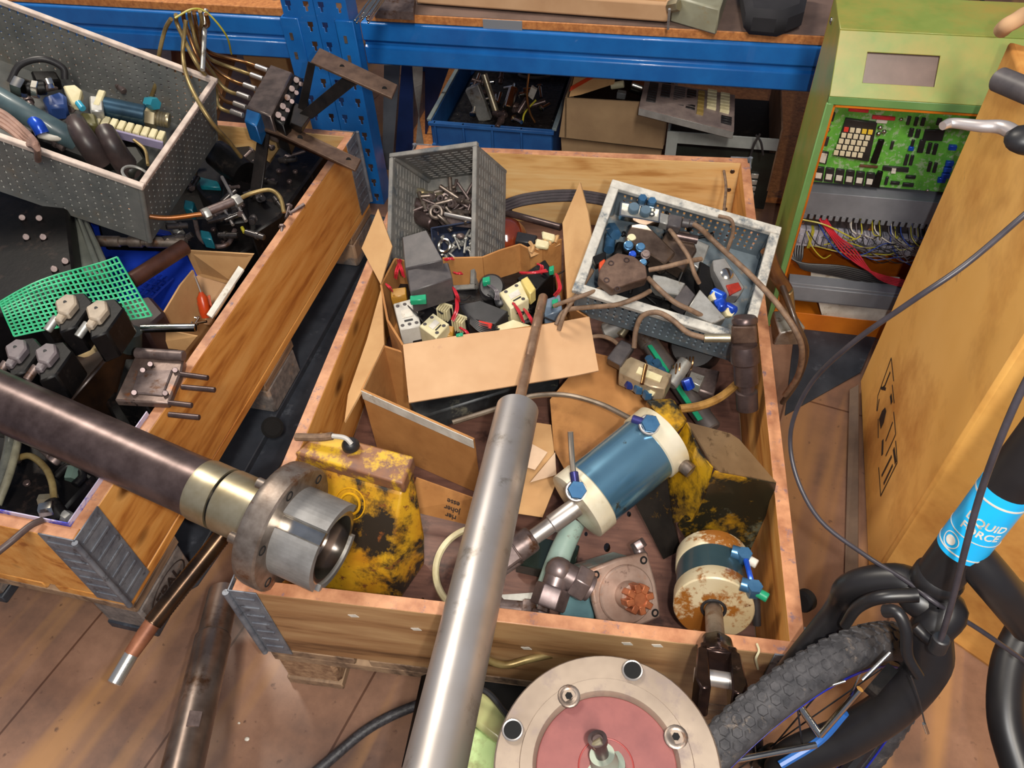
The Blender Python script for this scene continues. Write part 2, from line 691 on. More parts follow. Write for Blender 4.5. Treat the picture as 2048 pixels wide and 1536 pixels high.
fl = B().box(-3.5, 4.5, -2.0, 6.5, -0.05, 0.0).build('floor', floor_mat())
struct(fl)
wallm = mat('wall_plaster', (120, 112, 104), (96, 90, 84), 3, 0.8)
struct(B().box(-3.5, 4.5, 6.5, 6.6, 0, 3.2).build('wall_back', wallm))

# dark mat between the two crates
mat_shade_m = mat('dark_mat_and_pallet_shade', (56, 60, 68), (38, 42, 50), 12, 0.5, bump=0.2, spots=((78, 82, 90), 20, 0.64))
o = B().prism([P(300, 1225, z=.004), P(395, 1170, z=.004), P(560, 930, z=.004), P(800, 440, z=.004), P(600, 400, z=.004), P(210, 1130, z=.004)][::-1], (0, 0, -.0035)).build('rubber_mat', mat_shade_m)
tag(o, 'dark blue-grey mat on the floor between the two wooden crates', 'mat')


# ================================================================== pallets with wooden collars
def collar(M, W, L, lab, plab, inlab, front_m, side_m, tape=False):
    base = M @ V((W / 2, L / 2, 0))
    # pallet
    pr = thing('pallet', plab, 'pallet', base, None)
    for x0, x1 in ((.0, .145), (.17, .27), (.3275, .4725), (.53, .63), (.655, .8)):
        B(M).box(x0, x1, 0, L, .122, .144).build('deck_board', wood_y if tape else wood_grey, pr, .002)
    for y0 in (0, (L - .145) / 2, L - .145):
        B(M).box(0, W, y0, y0 + .145, .100, .122).build('cross_board', wood_grey, pr, .002)
        for x0, x1 in ((.0, .1), (.3275, .4725), (.7, .8)):
            B(M).box(x0, x1, y0 + .003, y0 + .142, .022, .100).build('block', chip_grey if tape else chip, pr, .006)
    for x0, x1 in ((.0, .1), (.3275, .4725), (.7, .8)):
        B(M).box(x0, x1, 0, L, 0, .022).build('bottom_board', mat_shade_m if tape else wood_grey, pr, .002)  # left pallet's boards coloured dark to stand in for the shade beneath it
    # collar
    cr = thing('pallet_collar', lab, 'wooden crate', base + V((0, 0, .144)), None)
    z0, z1, t = .146, .344, .02
    for nm, a, mm in (('front_board', (0.004, W - .004, 0, t), front_m), ('back_board', (0.004, W - .004, L - t, L), wood_x),
                      ('side_board', (0, t, t, L - t), side_m), ('side_board', (W - t, W, t, L - t), side_m)):
        bo = B(M).box(a[0], a[1], a[2], a[3], z0, z1 - .0015).build(nm, mm, cr, .0015)
        B(M).box(a[0], a[1], a[2], a[3], z1 - .0013, z1).build('top_edge', rim_m, bo, .0008)
    for (x, y, sx, sy) in ((0, 0, -1, -1), (W, 0, 1, -1), (W, L, 1, 1), (0, L, -1, 1)):
        bb = B(M)
        T = .0022
        w = .062 if tape else .042
        # two leaves wrapping the corner outside, folded over the rim
        bb.box(min(x - sx * w, x + sx * T), max(x - sx * w, x + sx * T), min(y + sy * T, y), max(y + sy * T, y), z0 - .01, z1 + .002)
        bb.box(min(x, x + sx * T), max(x, x + sx * T), min(y - sy * w, y + sy * T), max(y - sy * w, y + sy * T), z0 - .01, z1 + .002)
        br = bb.build('corner_bracket', zinc, cr, .0006)
        hb = B(M)
        hb.cyl((x + sx * .004, y + sy * .004, z0 - .008), (x + sx * .004, y + sy * .004, z1), .005, n=10)
        for i in range(7):
            zz = z0 + .015 + i * .027
            hb.box(min(x - sx * .006, x - sx * (w - .008)), max(x - sx * .006, x - sx * (w - .008)), min(y + sy * .002, y + sy * .004), max(y + sy * .002, y + sy * .004), zz, zz + .004)
            hb.box(min(x + sx * .002, x + sx * .004), max(x + sx * .002, x + sx * .004), min(y - sy * .006, y - sy * (w - .008)), max(y - sy * .006, y - sy * (w - .008)), zz, zz + .004)
        hb.build('hinge_rib', zinc, br)
    return cr, pr


MC = Matrix()
cr1, pl1 = collar(MC, .8, 1.2, 'pine crate frame in the middle, holding the tilted grey boxes and cardboard boxes',
                  'wooden pallet under the middle crate frame', '', wood_out, wood_y)
# screws in the back and front boards of the middle crate
for (x, y, z, ny) in ((.765, 1.1795, .32, -1), (.765, 1.1795, .27, -1), (.765, 1.1795, .215, -1), (.79, .04, .25, 0), (.79, .04, .2, 0)):
    q = V((x, y, z)) if ny else V((.78, y, z))
    nn = V((0, -1, 0)) if ny else V((-1, 0, 0))
    B().rod(q + nn * -.001, q + nn * .0012, .0055, n=14).build('screw_head', screwm, cr1)
ML = Matrix.Translation((-.276, .05, 0)) @ Matrix.Rotation(math.radians(5.05), 4, 'Z').inverted() @ Matrix.Translation((-.8, 0, 0))
ML = Matrix.Translation((-.270, .05, 0)) @ Matrix.Rotation(math.radians(-4.9), 4, 'Z') @ Matrix.Translation((-.8, 0, 0))
cr2, pl2 = collar(ML, .8, 1.2, 'pine crate frame on the left, heaped with black oily machine parts',
                  'wooden pallet under the left crate frame', '', wood_y, wood_y, tape=True)
# liner sheets on the pallet decks
linm = mat('brown_hardboard', (112, 78, 66), (88, 60, 52), 14, 0.45, stretch=(1, 6, 1), bump=0.1, spots=((60, 40, 36), 12, 0.62))
o = B().box(.022, .778, .022, 1.178, .144, .149).build('liner_sheet', linm)
tag(o, 'reddish brown hardboard sheet lining the bottom of the middle crate', 'board')
o = B(ML).box(.022, .778, .022, 1.178, .144, .149).build('liner_sheet', black)
tag(o, 'oily black sheet lining the bottom of the left crate', 'board')
# blue and white printed foil lining the left crate's front corner
foil = mat('printed_foil', (200, 190, 214), (60, 70, 190), 22, 0.35, lo=.52, hi=.6)
o = B(ML).box(.10, .778, .0205, .0225, .17, .352).box(.7775, .7795, .0205, .25, .17, .352).build('foil_liner', foil)
tag(o, 'blue and white printed foil tucked inside the front corner of the left crate', 'plastic foil')

# stamp on the left pallet's corner block
st = ML @ V((.8015, .073, .060))
SM = ML @ mx((.8012, .074, .060), (90, 0, 90))
bb = B(SM)
for i in range(28):
    a0, a1 = 2 * math.pi * i / 28, 2 * math.pi * (i + 1) / 28
    bb.box(0, 1, 0, 1, 0, 1, mx((0, 0, 0))) if False else None
    p0 = V((.055 * math.cos(a0), .028 * math.sin(a0), 0))
    p1 = V((.055 * math.cos(a1), .028 * math.sin(a1), 0))
    q0, q1 = p0 * .95, p1 * .95
    bb.prism([p0, p1, q1, q0], (0, 0, .0005))
tm = text_mesh('EPAL', .034, SM, .0003, bold=True)
bb.v += tm.v
k = len(bb.v) - len(tm.v)
bb.f += [[i + k for i in f] for f in tm.f]
bb.build('branded_stamp', ink, pl2, label='black oval stamp burnt into the corner block')

# ================================================================== blue rack
blue = mat('rack_blue', (26, 112, 190), (20, 96, 172), 10, 0.38, spots=((120, 130, 140), 70, 0.72, 0.02), coat=0.2)
RY = -4.25


def rackM(px, pz_u, off=0):
    return None


RB = P(740, 45, z=.515)          # beam's upper left corner, face plane
RM4 = Matrix.Translation((RB.x, RB.y, 0)) @ Matrix.Rotation(math.radians(RY), 4, 'Z')
redm = mat('red_behind', (190, 40, 36), (150, 30, 30), 20, .5)


def upright(x0, label):
    rt = thing('rack_upright', label, 'rack upright', RM4 @ V((x0 + .043, -.03, 0)))
    xs = [0, .013, .021, .065, .073, .086]
    xs = [0, .012, .016, .022, .026, .060, .064, .070, .074, .086]
    ys = [0]
    z = .012
    while z < 1.0:
        ys += [z, z + .012, z + .024]
        z += .05
    ys.append(1.02)
    bb = B(RM4)
    FM = mx((x0, -.062, 0), (90, 0, 0))
    bb.grid(xs, ys, lambda i, j: j > 0 and ((j % 3 == 2 and i in (1, 2, 3, 5, 6, 7)) or (j % 3 == 1 and i in (2, 6))), .002, FM)
    bb.box(x0, x0 + .002, -.062, .0, 0, 1.02)
    bb.box(x0 + .084, x0 + .086, -.062, .0, 0, 1.02)
    bb.build('perforated_post', blue, rt, .0008)
    return rt


UX = -.202
rA = upright(UX, 'left of the two joined blue perforated rack uprights')
rB = upright(UX + .088, 'right of the two joined blue perforated rack uprights')


def beam(x0, x1, label, conn):
    rt = thing('rack_beam', label, 'rack beam', RM4 @ V(((x0 + x1) / 2, 0, .41)))
    prof = [(0, .515), (.045, .515), (.045, .405), (0, .405), (-.004, .41), (-.004, .450), (.006, .456), (.006, .464), (-.004, .470), (-.004, .512)]
    bb = B(RM4)
    bb.prism([V((x0, a, b)) for a, b in prof], (x1 - x0, 0, 0))
    bb.build('beam_profile', blue, rt, .002)
    c = B(RM4)
    c.box(conn, conn + .05, -.068, -.060, .385, .545)
    c.box(conn, conn + .004, -.068, .0, .385, .545)
    c.build('end_connector', blue, rt, .0015)
    for zz in (.44, .49):
        B(RM4).box(conn + .018, conn + .026, -.0705, -.067, zz, zz + .018).build('hook_slot', steel_old, rt)
    return rt


beam(UX + .176, 1.25, 'long blue rack beam under the chipboard shelf, right of the uprights', UX + .136)
beam(-1.5, UX, 'blue rack beam behind the large grey box, left of the uprights', UX - .012)
sh = mat('chipboard_shelf', (208, 138, 76), (170, 104, 54), 90, 0.6, bump=0.3, spots=((110, 76, 54), 12, .64))
shtop = mat('dusty_shelf_top', (120, 98, 88), (96, 78, 70), 9, 0.6)
o = B(RM4).box(UX + .19, 1.3, .004, .9, .516, .538).build('shelf_board', sh, bevel=.002)
B(RM4).box(UX + .19, 1.3, .006, .9, .538, .5392).build('top_face', shtop, o)
tag(o, 'chipboard shelf with worn orange-brown edge on the long blue beam', 'shelf board')
o2 = B(RM4).box(-1.5, UX - .005, .004, .9, .516, .538).build('shelf_board', sh, bevel=.002)
tag(o2, 'chipboard shelf on the left blue beam behind the large grey box', 'shelf board')
B(RM4).box(.30, .40, .0015, .0045, .515, .537).build('grey_tape', mat('grey_tape', (130, 134, 140), None, 5, .5), o)
# rear uprights and rear beam, seen under the shelf
for xx in (UX + .02, UX + .11):
    o = B(RM4).box(xx, xx + .07, .78, .84, 0, .50).build('rear_upright', blue, bevel=.002)
    tag(o, 'plain blue rear rack post standing under the shelf, %s' % ('left one' if xx < UX + .05 else 'right one beside the twisted strap'), 'rack upright')
# ================================================================== bars and cylinders lying across the crates
# --- long polished cylinder
a = P(1035, 818, z=.395)
b0 = P(870, 1536, z=.45)
ax = (b0 - a).normalized()
rt = thing('hydraulic_cylinder', "long polished steel cylinder with thin rod, lying across the middle crate's front board", 'cylinder', a)
L = (b0 - a).length + .14
B().lathe(a, a + ax * L, [(0, .031), (.0015, .0345), (L - .002, .0345), (L, .032)], 48).build('barrel', steel, rt)
B().lathe(a - ax * .312, a + ax * .01, [(0, .0075), (.003, .0092), (.05, .0092), (.052, .0085), (.056, .0085), (.058, .0092), (.10, .0092), (.102, .0085), (.106, .0085), (.108, .0092), (.18, .0092), (.182, .0086), (.186, .0086), (.188, .0092), (.322, .0092)], 24).build('piston_rod', mat('bronze_rod', (184, 152, 126), (134, 102, 80), 14, .34, .55, stretch=(1, 1, 1), bump=.1), rt)
B().lathe(a - ax * .0015, a, [(0, .027), (.0015, .031)], 40).build('end_cap', steel, rt)

# --- thick dark cylinder with flange
A0 = P(-330, 655, z=.508)
A1 = P(402, 978, z=.418)
ax = (A1 - A0).normalized()
rt = thing('flanged_cylinder', 'thick dark brown steel cylinder with brassy collar and wide flange lying over both crates', 'cylinder', (A0 + A1) / 2)


def at(t):
    return A1 + ax * t


B().lathe(A0, A1, [(0, .0445), ((A1 - A0).length - .025, .0445), ((A1 - A0).length, .0450)], 48).build('barrel', steel_dark, rt)
B().lathe(at(.0), at(.04), [(0, .0455), (.006, .047), (.040, .047)], 48).build('brass_collar', brass, rt, label='brassy golden collar ring')
B().lathe(at(.04), at(.045), [(0, .0435), (.005, .0435)], 40).build('seal_groove', black, rt)
B().lathe(at(.045), at(.125), [(0, .047), (.003, .0478), (.072, .0478), (.08, .05)], 48).build('neck', brass, rt)
fl_ = B()
fl_.lathe(at(.120), at(.158), [(0, .089), (.003, .092), (.012, .094), (.035, .094), (.038, .091)], 56)
fo = fl_.build('flange', steel_old, rt, label='wide worn steel flange')
fm = fz(at(.120), at(.2))
for k in range(6):
    t = math.radians(25 + 60 * k)
    c = fm @ V((.079 * math.cos(t), .079 * math.sin(t), 0))
    B().cyl(c - ax * .012, c + ax * .001, .008, n=12).build('bolt', steel_old, rt)
    c2 = c + ax * .038
    B().ring(c2, ax, .0065, .0012, 14, 5).build('bolt_hole', hole_m, rt)
# hollow cup behind the flange: outer wall left standing only in two arcs, inner sleeve bright
fm2 = fz(at(.158), at(.3))
cup = B(fm2)
R0, R1, Lc = .066, .056, .068
for (s0, s1, ln) in ((20, 100, Lc), (120, 200, Lc), (220, 320, Lc), (330, 375, Lc * .55)):
    n = 14
    for i in range(n):
        t0, t1 = math.radians(s0 + (s1 - s0) * i / n), math.radians(s0 + (s1 - s0) * (i + 1) / n)
        q = []
        for r, t in ((R1, t0), (R0, t0), (R0, t1), (R1, t1)):
            q.append(V((r * math.cos(t), r * math.sin(t), 0)))
        cup.prism(q, (0, 0, ln))
cup.build('end_cup', greymet, rt, label='slotted grey steel cup')
B().pipe(at(.158), at(.223), .0555, .048, 40).build('inner_sleeve', chrome, rt, label='bright inner sleeve')
B().lathe(at(.158), at(.20), [(0, .049), (.042, .03)], 32).build('piston_nose', steel_dark, rt)

# --- yellow cast housing
yel = mat('worn_yellow_paint', (206, 158, 36), (178, 120, 28), 16, .42, bump=.3, spots=((46, 38, 30), 11, .515, .05), spots2=((120, 70, 36), 40, .60, .03))
yel2 = mat('clean_yellow_paint', (224, 170, 30), (190, 128, 24), 14, .35, bump=.2, spots=((50, 40, 28), 16, .64, .04), spots2=((130, 74, 40), 30, .66, .03))
Tt = [P(588, 905, z=.375), P(806, 968, z=.37), P(828, 912, z=.37), P(640, 862, z=.375)]
c0 = sum(Tt, V((0, 0, 0))) / 4
rt = thing('yellow_housing', 'chipped yellow cast iron housing beside the big flange, front left of the middle crate', 'machine housing', V((c0.x, c0.y, .15)))
bb = B()
bb.hexa([q - V((0, 0, .028)) for q in Tt] + Tt)
bb.build('top_plate', mat('rust_edge_plate', (150, 100, 62), (120, 84, 70), 24, .5, bump=.3, spots=((214, 168, 40), 14, .54, .04)), rt, .004, seg=2)
bb = B()
t0, t1, t2, t3 = [q - V((0, 0, .026)) for q in Tt]
f = V((.0, -.012, 0))
m0, m1 = P(560, 1085, z=.25), P(782, 1125, z=.25)
m2, m3 = P(852, 1075, z=.25), P(700, 985, z=.25)
g0, g1, g2, g3 = [V((q.x, q.y, .152)) for q in (P(580, 1175, z=.155), P(800, 1200, z=.155), P(850, 1120, z=.16), P(700, 1050, z=.16))]
u0, u1, u2, u3 = t0.lerp(t1, .04), t0.lerp(t1, .98), t3.lerp(t2, .97), t3.lerp(t2, .05)
bb.add([u0, u1, u2, u3, m0, m1, m2, m3, g0, g1, g2, g3],
       [(0, 3, 2, 1), (0, 1, 5, 4), (1, 2, 6, 5), (2, 3, 7, 6), (3, 0, 4, 7), (4, 5, 9, 8), (5, 6, 10, 9), (6, 7, 11, 10), (7, 4, 8, 11), (8, 9, 10, 11)])
bb.build('body', yel, rt, .006, seg=3)
# embossed round badge, grommet with cable stub
nf = (u1 - u0).cross(m0 - u0).normalized()
if nf.y > 0:
    nf = -nf
bc = on(700, 1008, u0, nf)
bd = B()
bd.ring(bc + nf * .001, nf, .017, .0022, 30, 6)
bd.ring(bc + nf * .001, nf, .026, .0012, 30, 6)
bd.build('round_badge', yel2, rt, label='raised yellow ring badge')
gc = P(702, 893, z=.378)
B().lathe(gc, gc + V((0, 0, .014)), [(0, .014), (.006, .014), (.012, .010), (.014, .007)], 24).build('rubber_grommet', blackpl, rt)
cb = [P(703, 888, z=.392), P(690, 876, z=.40), P(665, 872, z=.398), P(640, 875, z=.392), P(592, 874, z=.385)]
B().tube(cb[:3], .004).build('cable_core', mat('grey_sheath', (190, 186, 180), None, 5, .5), rt)
B().tube(cb[2:], .0065).build('cable_stub', hosebrown, rt)

# ================================================================== cardboard boxes
T = .004
# box holding the contactors
rt = thing('contactor_box', 'cardboard box with spread flaps full of relays and contactors in the middle crate', 'cardboard box', P(960, 600, z=.23))
BL, FL, FR, BR = P(790, 517, z=.365), P(806, 690, z=.36), P(1178, 636, z=.36), P(1130, 480, z=.37)
LM = P(762, 570, z=.365)
lo = .235


def down(q, z=lo, k=.06):
    return V((q.x, q.y, z))


bw = [P(u, v, z=.37) for u, v in ((885, 516), (965, 514), (1000, 500), (1040, 488), (1060, 498), (1085, 500), (1122, 478))]
bb = B()
for i in range(len(bw) - 1):
    bb.sheet([bw[i], bw[i + 1], down(bw[i + 1]), down(bw[i])], T)
bb.sheet([BL, bw[0] - V((0, 0, .03)), down(bw[0]), down(BL)], T)
bb.build('back_wall', card_d, rt)
B().sheet([FR, P(1136, 610, z=.365), P(1130, 478, z=.37), down(P(1130, 478, z=.37)), down(FR)], T).build('side_wall', card_d, rt)
B().sheet([BL, LM, down(LM), down(BL)], T).sheet([LM, P(775, 640, z=.36), down(P(775, 640, z=.36)), down(LM)], T).sheet([P(775, 640, z=.36), FL, down(FL), down(P(775, 640, z=.36))], T).build('side_wall', card_d, rt)
B().sheet([FL, FR, down(FR), down(FL)], T).build('front_wall', card_d, rt)
B().sheet([V((q.x, q.y, lo)) for q in (BL, LM, FL, FR, BR)], T).build('box_bottom', card_d, rt)
B().sheet([P(806, 690, z=.37), P(940, 668, z=.372), P(1060, 655, z=.37), P(1178, 634, z=.366), P(1197, 742, z=.336), P(1150, 752, z=.333), P(818, 806, z=.333)], T).build('front_flap', card_l, rt)
B().sheet([P(1161, 365, z=.47), P(1177, 425, z=.44), P(1189, 508, z=.40), P(1137, 618, z=.366), P(1126, 447, z=.39)], T).build('side_flap', card, rt)
B().sheet([P(757, 418, z=.45), P(785, 493, z=.41), P(762, 569, z=.366), P(724, 497, z=.40)], T).build('side_flap', card, rt)
# torn corner roll of corrugated board
bb = B()
for i in range(5):
    bb.tube([P(1062 + 12 * i, 505 - 5 * i, z=.372), P(1066 + 12 * i, 495 - 5 * i, z=.378), P(1060 + 14 * i, 485 - 3 * i, z=.37)], .004, 6)
bb.sheet([P(1055, 495, z=.372), P(1115, 470, z=.37), P(1120, 490, z=.36), P(1062, 515, z=.36)], .004)
bb.build('torn_edge', card, rt)

# lower big box with white taped rim
rt = thing('opened_box', 'torn brown cardboard box with white taped edge in front of the contactor box', 'cardboard box', P(880, 950, z=.152))
tl, tr = P(724, 779, z=.325), P(948, 878, z=.315)
ml, mr = P(735, 905, z=.21), P(943, 1000, z=.23)
bb = B()
bl_, br_ = P(835, 955, z=.24), P(945, 1000, z=.235)
bb.sheet([tl, tr, P(948, 878, z=.315).lerp(V((tr.x, tr.y, .152)), .5), V((tr.x, tr.y, .152)), V((tl.x, tl.y, .152))], T)
bb.build('front_wall', card_d, rt)
d = (tr - tl).normalized()
nn = V((d.y, -d.x, 0)).normalized()
if nn.y > 0:
    nn = -nn
B().sheet([tl + nn * .003, tr + nn * .003, tr + nn * .003 - V((0, 0, .022)), tl + nn * .003 - V((0, 0, .022))], .0012).build('paper_tape', white, rt, label='white paper tape along the rim')
# inner flap hanging over the front wall
B().sheet([P(833, 955, z=.25), P(948, 996, z=.245), P(942, 1050, z=.19), P(815, 1020, z=.19)], .003).build('lower_flap', card_d, rt)
# left side wall running back
k0 = P(767, 572, z=.34)
B().sheet([P(764, 575, z=.345), P(769, 690, z=.335), P(728, 776, z=.325), P(690, 845, z=.30), P(697, 790, z=.31), P(735, 680, z=.33)], T).build('side_flap', card, rt)
B().sheet([tl, P(768, 692, z=.333), V((P(768, 692, z=.333).x, P(768, 692, z=.333).y, .152)), V((tl.x, tl.y, .152))], T).build('side_wall', card_d, rt)
B().sheet([P(768, 692, z=.333), P(812, 706, z=.33), V((P(812, 706, z=.33).x, P(812, 706, z=.33).y, .152)), V((P(768, 692, z=.333).x, P(768, 692, z=.333).y, .152))], T).build('back_wall', card_d, rt)
# printed words on the lower part, upside down
pn = (P(948, 996, z=.245) - P(833, 955, z=.25)).normalized()
pc = on(905, 1018, P(833, 955, z=.25), (P(948, 996, z=.245) - P(833, 955, z=.25)).cross(P(815, 1020, z=.19) - P(833, 955, z=.25)).normalized())
nrm = (P(948, 996, z=.245) - P(833, 955, z=.25)).cross(P(815, 1020, z=.19) - P(833, 955, z=.25)).normalized()
if nrm.y > 0:
    nrm = -nrm
xx = -pn
yy = nrm.cross(xx)
TM = Matrix((xx, yy, nrm)).transposed().to_4x4()
TM.translation = pc + nrm * .0018
tt = text_mesh('rier\njoher\nesse', .014, TM, .0002, bold=True)
tt.build('printed_lettering', ink, rt, label='small dark upside-down print')

# torn packing sheets right of the box
o = B().sheet([P(1100, 800, z=.245), P(1180, 705, z=.262), P(1290, 730, z=.265), P(1300, 820, z=.25), P(1185, 905, z=.215), P(1140, 960, z=.20), P(1108, 900, z=.215)], .004).build('cardboard_sheet', card_d)
tag(o, 'flat brown cardboard sheet under the upper end of the big blue cylinder', 'cardboard sheet')
o = B().sheet([P(1000, 835, z=.225), P(1102, 850, z=.24), P(1115, 960, z=.21), P(1085, 1035, z=.185), P(985, 1020, z=.185)], .003).build('paper_scrap', card)
tag(o, 'crumpled tan packing paper between the polished cylinder and the big blue cylinder', 'packing paper')
o = B().sheet([P(1030, 870, z=.25), P(1095, 905, z=.245), P(1070, 940, z=.235), P(1020, 925, z=.24)], .002).sheet([P(1060, 965, z=.225), P(1110, 905, z=.24), P(1112, 950, z=.22)], .002).build('paper_scrap', mat('pale_paper', (214, 184, 154), (196, 164, 136), 12, .8))
tag(o, 'pale torn paper scrap lying on the crumpled tan packing paper', 'packing paper')
# printed paper with lettering + dark void behind the flap
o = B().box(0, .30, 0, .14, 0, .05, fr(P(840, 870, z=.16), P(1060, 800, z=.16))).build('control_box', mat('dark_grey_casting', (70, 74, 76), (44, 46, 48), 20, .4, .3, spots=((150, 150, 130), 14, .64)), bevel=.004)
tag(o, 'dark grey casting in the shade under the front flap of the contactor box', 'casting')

# bent steel tube from behind the rod to the blue cylinder
o = B().tube([P(905, 845, z=.315), P(1000, 815, z=.32), P(1060, 793, z=.325), P(1130, 790, z=.33), P(1200, 808, z=.345), P(1262, 838, z=.372)], .0048).build('bent_tube', mat('dull_steel_tube', (184, 168, 150), (150, 134, 116), 30, .35, .8))
tag(o, "thin bent steel tube curving from under the flap to the big blue cylinder's upper fitting", 'tube')

# ================================================================== big blue cylinder with rod and fork
petrol = mat('petrol_blue_tube', (116, 158, 182), (80, 124, 152), 4, .22, .7, coat=.35, spots=((70, 70, 60), 26, .68, .03))
capm = mat('zinc_cap', (232, 224, 202), (208, 194, 160), 8, .32, .25, bump=.05, spots=((168, 140, 84), 8, .58, .1))
c1 = P(1150, 1016, z=.335)
c2 = P(1330, 870, z=.368)
ax = (c2 - c1).normalized()
c1, c2 = c1 + ax * .034, c2 - ax * .037
rt = thing('pneumatic_cylinder', 'large blue cylinder with cream end caps lying in the middle of the crate', 'cylinder', (c1 + c2) / 2)
LL = (c2 - c1).length
B().lathe(c1, c2, [(0, .0545), (LL, .0545)], 48).build('barrel', petrol, rt)
B().lathe(c1 - ax * .032, c1 + ax * .001, [(0, .050), (.002, .0575), (.031, .0575), (.033, .055)], 48).build('end_cap', capm, rt)
B().lathe(c2 - ax * .001, c2 + ax * .036, [(0, .055), (.002, .0575), (.034, .0575), (.037, .050)], 48).build('end_cap', capm, rt)
up = ax.cross(V((0, 0, 1)).cross(ax)).normalized()
side = ax.cross(up).normalized()


def port(c, hx, hz, tube_pts, par):
    q = V(c)
    f = B()
    f.hexn(q, q + hz * .012, .0145)
    f.build('banjo_bolt', cyanfit, par)
    B().ring(q + hz * .001, hz, .0145, .0022, 24, 6).build('sealing_ring', steel, par)
    B().rod(q + hz * .004, q + hz * .004 + hx * .028, .0065, n=14).build('union_nut', mat('violet_fitting', (74, 74, 140), (50, 50, 100), 20, .3, .6), par)
    if tube_pts:
        B().tube(tube_pts, .0042).build('stub_tube', mat('stub_steel', (190, 176, 158), None, 8, .3, .9), par)


tocam = (CAM - c2).normalized()
rad = (tocam - ax * tocam.dot(ax)).normalized()
q2 = c2 + ax * .014 + rad * .0545
q1 = c1 - ax * .012 + rad * .0545
port(on(1298, 850, q2, rad), (P(1262, 838, z=.38) - P(1298, 850, z=.38)).normalized(), rad, None, rt)
e1 = on(1152, 982, q1, rad)
d1 = (on(1146, 940, q1, rad) - e1).normalized()
port(e1, d1, rad, [e1 + d1 * .022, e1 + d1 * .05 + rad * .006, e1 + d1 * .085 + rad * .022], rt)
# side trunnion stub at the upper cap
s0 = P(1345, 912, z=.365)
sx = (P(1388, 948, z=.36) - s0).normalized()
B().lathe(s0 - sx * .02, s0 + sx * .05, [(0, .0125), (.035, .0125), (.037, .0105), (.042, .0105), (.044, .0115), (.058, .0115)], 22).build('trunnion_pin', steel_old, rt)
# rod and fork going down left, under the long polished cylinder
r0, r1 = c1 - ax * .03, P(1062, 1078, z=.315)
rx = (r1 - r0).normalized()
B().lathe(r0, r1, [(0, .015), ((r1 - r0).length * .55, .015), ((r1 - r0).length * .57, .0125), ((r1 - r0).length, .0125)], 24).build('piston_rod', steel, rt)
fk = B(fz(r1, r1 + rx))
fk.lathe((0, 0, -.005), (0, 0, .03), [(0, .017), (.004, .021), (.035, .021)], 24)
for s in (-1, 1):
    fk.box(-.020, .020, s * .0145 - .007, s * .0145 + .007, .028, .085)
fk.box(-.020, .020, -.02, .02, .026, .036)
fk.build('fork_head', mauve, rt, .003)

# ================================================================== bent bracket, yellow and black
ybk = mat('oily_yellow_sheet', (30, 26, 20), (46, 38, 24), 14, .3, .2, bump=.2, spots=((196, 150, 26), 7, .53, .05), coat=.5)
ybk2 = mat('yellow_sheet', (196, 152, 26), (170, 120, 22), 12, .35, bump=.2, spots=((34, 32, 22), 6, .475, .05), spots2=((92, 92, 74), 9, .62, .03), coat=.3)
brn = mat('brown_sheet_steel', (150, 124, 92), (112, 88, 62), 8, .4, .5, bump=.15, spots=((80, 60, 40), 30, .62), coat=.2)
rt = thing('bent_bracket', 'bent sheet metal bracket in brown, yellow and oily black behind the blue cylinders', 'bracket', P(1420, 980, z=.2))
E1, E2, E3, E4 = P(1374, 845, z=.40), P(1460, 868, z=.385), P(1552, 966, z=.365), P(1430, 940, z=.405)
B().sheet([E1, E2, P(1478, 880, z=.382), E3, P(1500, 955, z=.38), P(1440, 945, z=.40), P(1425, 930, z=.405)], .003).build('top_sheet', brn, rt, label='brown bare steel top sheet')
B().sheet([P(1430, 942, z=.403), P(1500, 957, z=.379), E3, P(1545, 1000, z=.31), P(1500, 1100, z=.20), P(1380, 1090, z=.21), P(1355, 1050, z=.25), P(1400, 990, z=.33)], .003).build('front_sheet', ybk2, rt)
B().sheet([E1, P(1400, 905, z=.405), P(1425, 935, z=.404), P(1410, 990, z=.345), P(1384, 1043, z=.27), P(1348, 1045, z=.25), P(1335, 945, z=.30), P(1352, 880, z=.36)], .003).build('side_sheet', ybk, rt)
B().sheet([P(1335, 945, z=.30), P(1348, 1045, z=.25), P(1362, 1100, z=.18), P(1328, 1118, z=.17), P(1268, 1000, z=.23), P(1300, 950, z=.28)], .003).build('lower_sheet', mat('dark_sheet', (62, 56, 52), (40, 36, 34), 10, .3, .5, bump=.1, spots=((150, 110, 30), 20, .66)), rt)
B().hexa([P(1288, 806, z=.33), P(1352, 870, z=.33), P(1375, 850, z=.33), P(1345, 800, z=.33), P(1290, 800, z=.40), P(1352, 866, z=.40), P(1376, 842, z=.40), P(1346, 797, z=.40)]).build('yellow_block', ybk2, rt, .004)

# curved yellow-brown hose behind bracket
o = B().tube([P(1360, 818, z=.34), P(1400, 812, z=.34), P(1440, 795, z=.335), P(1480, 762, z=.33)], .0075).build('oily_hose', mat('oily_hose', (170, 130, 70), (120, 84, 44), 30, .3, coat=.4))
tag(o, 'short oily yellow-brown hose curving up behind the bent bracket', 'hose')

